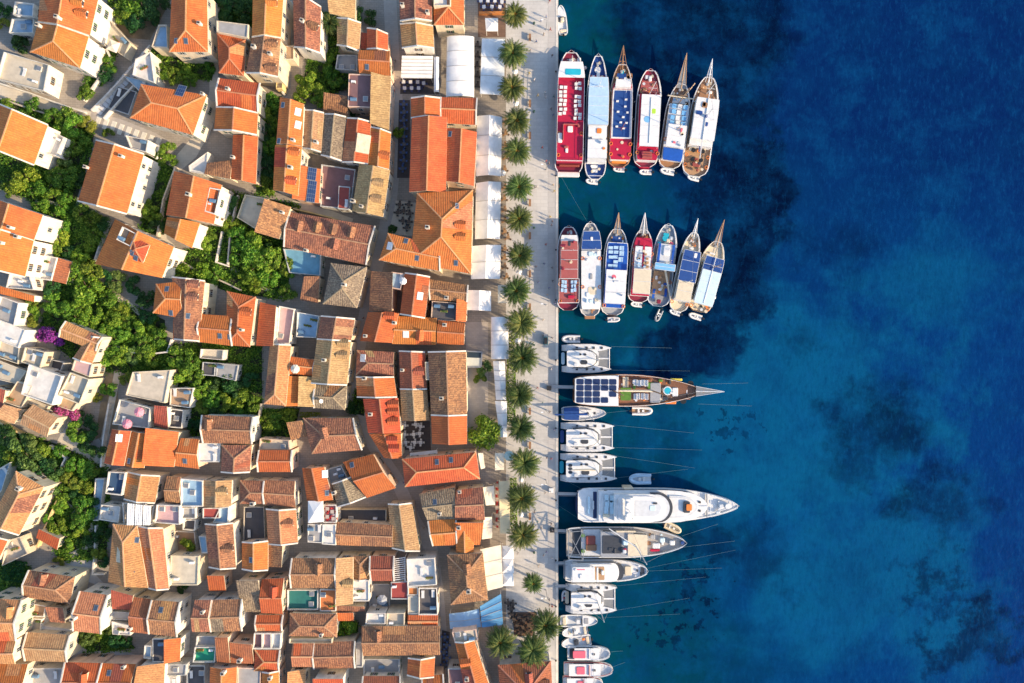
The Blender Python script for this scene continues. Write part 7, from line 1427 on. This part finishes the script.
for u in (-.5, -.15, .2): y.seats('deck_lounger', u, .155, .22, 2, 5.26, 'cn', .8, .022)
y.B('deck_table', .42, .6, .15, .19, 5.26, 5.8, 'cr'); y.F('bridge_house', .80, .215, .53, 5.2, 7.0, 'w', rf=.09); y.F('bridge_glass', .84, .44, .575, 5.25, 6.5, 'dg', rf=.08); y.F('bridge_brow', .78, .42, .555, 6.4, 6.75, 'wg', rf=.08); y.F('bridge_roof', .70, .23, .515, 7.0, 7.25, 'w', rf=.10, rr=.02)
y.F('roof_well', .44, .34, .50, 7.25, 7.29, 'wg', rf=.06); y.B('roof_skylight', -.18, .12, .43, .465, 7.29, 7.36, 'cn'); y.B('roof_hatch', -.35, -.25, .45, .475, 7.29, 7.5, 'dg')
for u in (-.62, .62): y.B('arch_leg', u - .06, u + .06, .27, .33, 5.2, 8.2, 'w')
y.B('radar_arch', -.62, .62, .275, .315, 8.2, 8.5, 'w'); y.disc('satellite_dome', .3, .295, .6, 8.5, 'w', .7); y.disc('satellite_dome', -.3, .295, .6, 8.5, 'w', .7)
for k in range(4): y.B('louvre', -.5, .5, .225 + k * .012, .230 + k * .012, 7.0, 7.35, 'wg')
y.F('fore_lounge_rim', .66, .56, .735, 5.2, 5.45, 'wg', rf=.10); y.F('fore_lounge', .56, .56, .72, 5.45, 5.5, 'w', rf=.09); y.B('bow_seat', -.32, .32, .645, .685, 5.5, 6.1, 'dg'); y.B('bow_table', -.2, .18, .660, .695, 6.1, 6.3, 'or')
for u in (-.25, .25): y.B('deck_hatch', u - .06, u + .06, .742, .757, 5.0, 5.3, 'dg')
y.B('centre_walk', -.05, .05, .735, .80, 5.0, 5.12, 'wg'); y.F('bow_deck_seam', .95, .797, .803, 4.0, 4.45, 'gr'); y.F('anchor_deck', .55, .87, .955, 4.3, 4.42, 'wg', rf=.05); y.F('anchor_winch', .4, .91, .95, 4.42, 5.1, 'w', rf=.02, rr=.02); y.mast(.295, 12, 0, 'w', stays=False, zb=8.5); y.rail(.93, .82, .985, 4.3, .7); y.B('boarding_ladder', -1.1, -.98, .28, .34, 1.5, 5.0, 'cr')
m = Boat('motor_sailer', 'grey steel motor-sailer with an open frame over its stern', (686, 542), (566.5, 542.5), 31, 'ship', None, 2.4, sw=.86, tb=.45, pw=2.0, q=.66, ta=.2, h0=2.4, sheer=1.2)
m.hull('gr', 'wg', 'wg', .7); m.deck('wd2'); b = MB(); z = 5.2
fr = [(m.half(t) * sg * .95, t * m.L) for t, sg in ((.01, -1), (.01, 1), (.13, 1), (.13, -1))]
for i in range(4):
    b.bar((*fr[i], z), (*fr[(i + 1) % 4], z), .16, .16); b.bar((*fr[i], 1.8), (*fr[i], z), .14, .14)
b.bar((*fr[0], z), (*fr[2], z), .14, .14); b.bar((*fr[1], z), (*fr[3], z), .14, .14); m.part(b, 'stern_frame', M_GREYMETAL)
m.B('stern_mat', -.8, .8, .02, .12, 1.8, 1.85, 'dg'); m.F('aft_deck', .84, .125, .28, 1.8, 2.6, 'wg'); m.B('sofa', .1, .5, .16, .25, 2.6, 3.1, 'wd'); m.B('dining_table', -.45, .1, .16, .24, 2.6, 3.2, 'rw'); m.disc('pot_plant', -.5, .135, .45, 2.6, 'gn', .8); m.disc('pot_plant', .5, .135, .45, 2.6, 'gn', .8)
m.F('deckhouse', .8, .28, .5, 1.8, 4.6, 'gr', 'wg'); m.win(.81, .3, .48, 2.9, 3.7); m.B('roof_mat', -.6, .55, .29, .45, 4.6, 4.68, 'dg'); m.B('roof_seat', -.3, .0, .46, .5, 4.6, 5.2, 'cn'); m.B('roof_chair', .2, .45, .46, .485, 4.6, 5.1, 'r'); m.F('wheelhouse', .7, .50, .66, 1.8, 5.0, 'cr', 'w'); m.win(.71, .55, .655, 3.6, 4.6)
m.B('deck_locker', -.5, -.2, .70, .74, 2, 2.8, 'gr'); m.B('deck_locker', .05, .4, .72, .78, 2, 2.7, 'wg'); m.B('deck_locker', -.3, .0, .78, .82, 2.2, 2.9, 'cn'); m.B('deck_gear', .45, .6, .70, .78, 2.2, 2.6, 'r'); m.B('windlass', -.15, .15, .86, .90, 2.6, 3.3, 'w'); m.disc('bow_cover', 0, .965, .45, 3.0, 'n', .4); m.mast(.56, 20, 8, 'wg', r=.18, ba=-.6, zb=5); m.B('crane_arm', -.95, -.85, .4, .56, 5.2, 5.5, 'cr')
k = Boat('motor_yacht', 'white flybridge motor yacht with a cream foredeck pad below the grey motor-sailer', (648, 570.5), (565.5, 571), 22, 'motor yacht', None, 2.2, sw=.85, tb=.48, pw=2.2, h0=2.0, sheer=.8, ta=.08)
k.hull('w', 'w', 'wg', .4); k.deck('w'); k.B('swim_platform', -.85, .85, -.02, .06, .5, 1.0, 'gr'); k.F('cabin', .84, .08, .64, 1.6, 3.5, 'w', rf=.06); k.win(.85, .14, .64, 2.4, 3.1, rf=.06); k.F('windscreen', .72, .58, .70, 2.0, 3.3, 'dg', rf=.05); k.F('flybridge', .80, .06, .61, 3.5, 4.1, 'w', rf=.08); k.B('bridge_floor', -.6, .6, .34, .46, 4.1, 4.14, 'tk'); k.B('hard_top', -.68, .68, .07, .34, 5.0, 5.15, 'w')
for u in (-.6, .6):
    for t in (.09, .32): k.B('top_post', u - .03, u + .03, t, t + .01, 4.1, 5.0, 'w')
k.B('helm_seat', -.3, .1, .42, .45, 4.1, 4.8, 'w'); k.B('roof_stripe', -.5, -.42, .12, .22, 5.15, 5.2, 'pk'); k.B('sunpad', -.42, .42, .715, .80, 2.1, 2.5, 'cr'); k.B('deck_hatch', -.1, .1, .86, .88, 2.2, 2.45, 'dg'); k.F('bow_locker', .6, .91, .955, 2.1, 2.5, 'dg'); k.rail(.94, .62, .98, 2.2, .7); k.B('radar_arch', -.66, .66, .36, .38, 5.0, 5.3, 'w')
clutter(g, .64, .92, 2.0, 16, ('gd', 'wd', 'w', 'dg', 'cr')); clutter(g, .34, .60, 2.35, 8, ('w', 'gn', 'wd')); clutter(m, .66, .90, 2.0, 16, ('gr', 'w', 'wg', 'cn', 'wd')); clutter(m, .29, .48, 4.65, 6, ('wg', 'dg')); clutter(k, .10, .33, 5.15, 2, ('w', 'wg')); clutter(k, .80, .93, 2.2, 3, ('wg', 'dg')); clutter(y, .85, .90, 4.35, 4, ('wg', 'gr'))
# --- gangways and mooring lines
def gangway(label, x0, y0, x1, y1, z0, z1):
    a, d = P(x0, y0, z0), P(x1, y1, z1); off = Vector((d.x, d.y, z1)); e = empty('gangway', off, label, 'gangway'); b = MB(); b.bar(a, d, .75, .08); b.build('walkway', col('gangway_grey', (.42, .42, .42)), e, off); b = MB()
    u = (d - a).normalized(); n = Vector((-u.y, u.x, 0)) * .4
    for sg in (-1, 1): b.bar(a + n * sg + Vector((0, 0, .85)), d + n * sg + Vector((0, 0, .85)), .05, .05); b.bar(a + n * sg, a + n * sg + Vector((0, 0, .85)), .05, .05); b.bar(d + n * sg, d + n * sg + Vector((0, 0, .85)), .05, .05)
    b.build('handrail', M_GREYMETAL, e, off)
gangway('grey gangway from the solar-roofed gulet stern to the quay', 574, 387, 551, 386.5, 2.3, 1.3); gangway('grey gangway from the superyacht stern to the quay', 579, 494, 556, 493.5, 2.2, 1.3); gangway('grey gangway from the motor-sailer stern to the quay', 568, 531, 554, 530.5, 2.2, 1.3); gangway('narrow gangway from the flybridge yacht to the quay', 567, 563, 555, 563, 1.4, 1.3); gangway('narrow gangway from the lowest catamaran to the quay', 568, 586, 555, 586, 1.2, 1.3)
ROPE = col('rope', (.09, .18, .22), .8)
def line(label, x0, y0, z0, x1, y1, z1, sag=.0):
    a, d = P(x0, y0, z0), P(x1, y1, z1); b = MB(); pts = []
    for i in range(13): t = i / 12; p = a.lerp(d, t); p.z -= sag * 4 * t * (1 - t); pts.append(p)
    b.tube(pts, .024, 4); tag(b.build('mooring_line', ROPE, None, d), label, 'mooring line', 'mooring lines')
for a in (('upper bow mooring line of the topmost catamaran', 611, 346.5, 1.8, 672, 348, 0.02), ('lower bow mooring line of the topmost catamaran', 611, 370, 1.8, 690, 371, 0.02), ('bow mooring line of the white sloop', 606, 413, 1.5, 629, 410.5, .8, .1), ('upper bow mooring line of the blue-covered catamaran', 614, 425, 1.8, 694, 433, 0.02), ('lower bow mooring line of the blue-covered catamaran', 614, 447.5, 1.8, 702, 450, 0.02),
          ('upper bow mooring line of the turquoise-stern catamaran', 616, 456, 1.8, 695, 468, 0.02), ('lower bow mooring line of the turquoise-stern catamaran', 616, 478, 1.8, 688, 469, 0.02), ('upper bow mooring line of the gulet', 702, 384, 3, 748, 383, 0.02), ('lower bow mooring line of the gulet', 698, 404, 3, 752, 406, 0.02), ('upper pale mooring line off the motor-sailer bow', 682, 536, 3, 718, 524, 0.02), ('lower pale mooring line off the motor-sailer bow', 684, 547, 3, 735, 541, 0.02),
          ('upper bow mooring line of the flybridge yacht', 648, 568, 2.6, 736, 550, 0.02), ('lower bow mooring line of the flybridge yacht', 648, 571, 2.6, 722, 568, 0.02), ('upper bow mooring line of the lowest catamaran', 616, 586, 1.8, 706, 577, 0.02), ('lower bow mooring line of the lowest catamaran', 615, 610.5, 1.8, 690, 598, 0.02), ('bow mooring line of the motorboat below the lowest catamaran', 597, 618, 1.1, 680, 614, 0.02),
          ('bow line from the long white navy-awning boat up to the quay', 588, 223, 2.6, 562, 178, 1.4, .3), ('short bow line of the pink-cushioned dark-cockpit launch', 610, 652, 1.4, 624, 651, -.1, .1), ('short bow line of the pink sunpad launch', 613, 667, 1.4, 626, 662, -.1, .1),
          ('upper stern line of the blue-covered catamaran', 562, 427, 1.2, 556, 429, 1.5, .1), ('upper stern line of the superyacht', 582, 489, 3, 556, 476, 1.5, .3), ('lower stern line of the superyacht', 582, 521, 3, 556, 504, 1.5, .3), ('stern line of the dull red excursion boat', 563, 310, 2, 556, 302, 1.5, .1)): line(*a)
for i, (px, py, c) in enumerate(((585, 62 + 6, 'w'), (720.5, 252.5, 'w'), (714, 297.5, 'w'))):
    p = P(px, py, .3); b = MB(); b.tube([p - Vector((0, 0, .35)), p - Vector((0, 0, .2)), p + Vector((0, 0, .15)), p + Vector((0, 0, .35))], [.15, .45, .45, .15], 10); tag(b.build('buoy', bm_(c), None, p), ('white buoy beside the crimson-decked boat bow', 'white buoy beside the outermost lower-row boat bow', 'white buoy beside the outermost lower-row boat stern')[i], 'buoy', 'mooring buoys')
finish_windows()
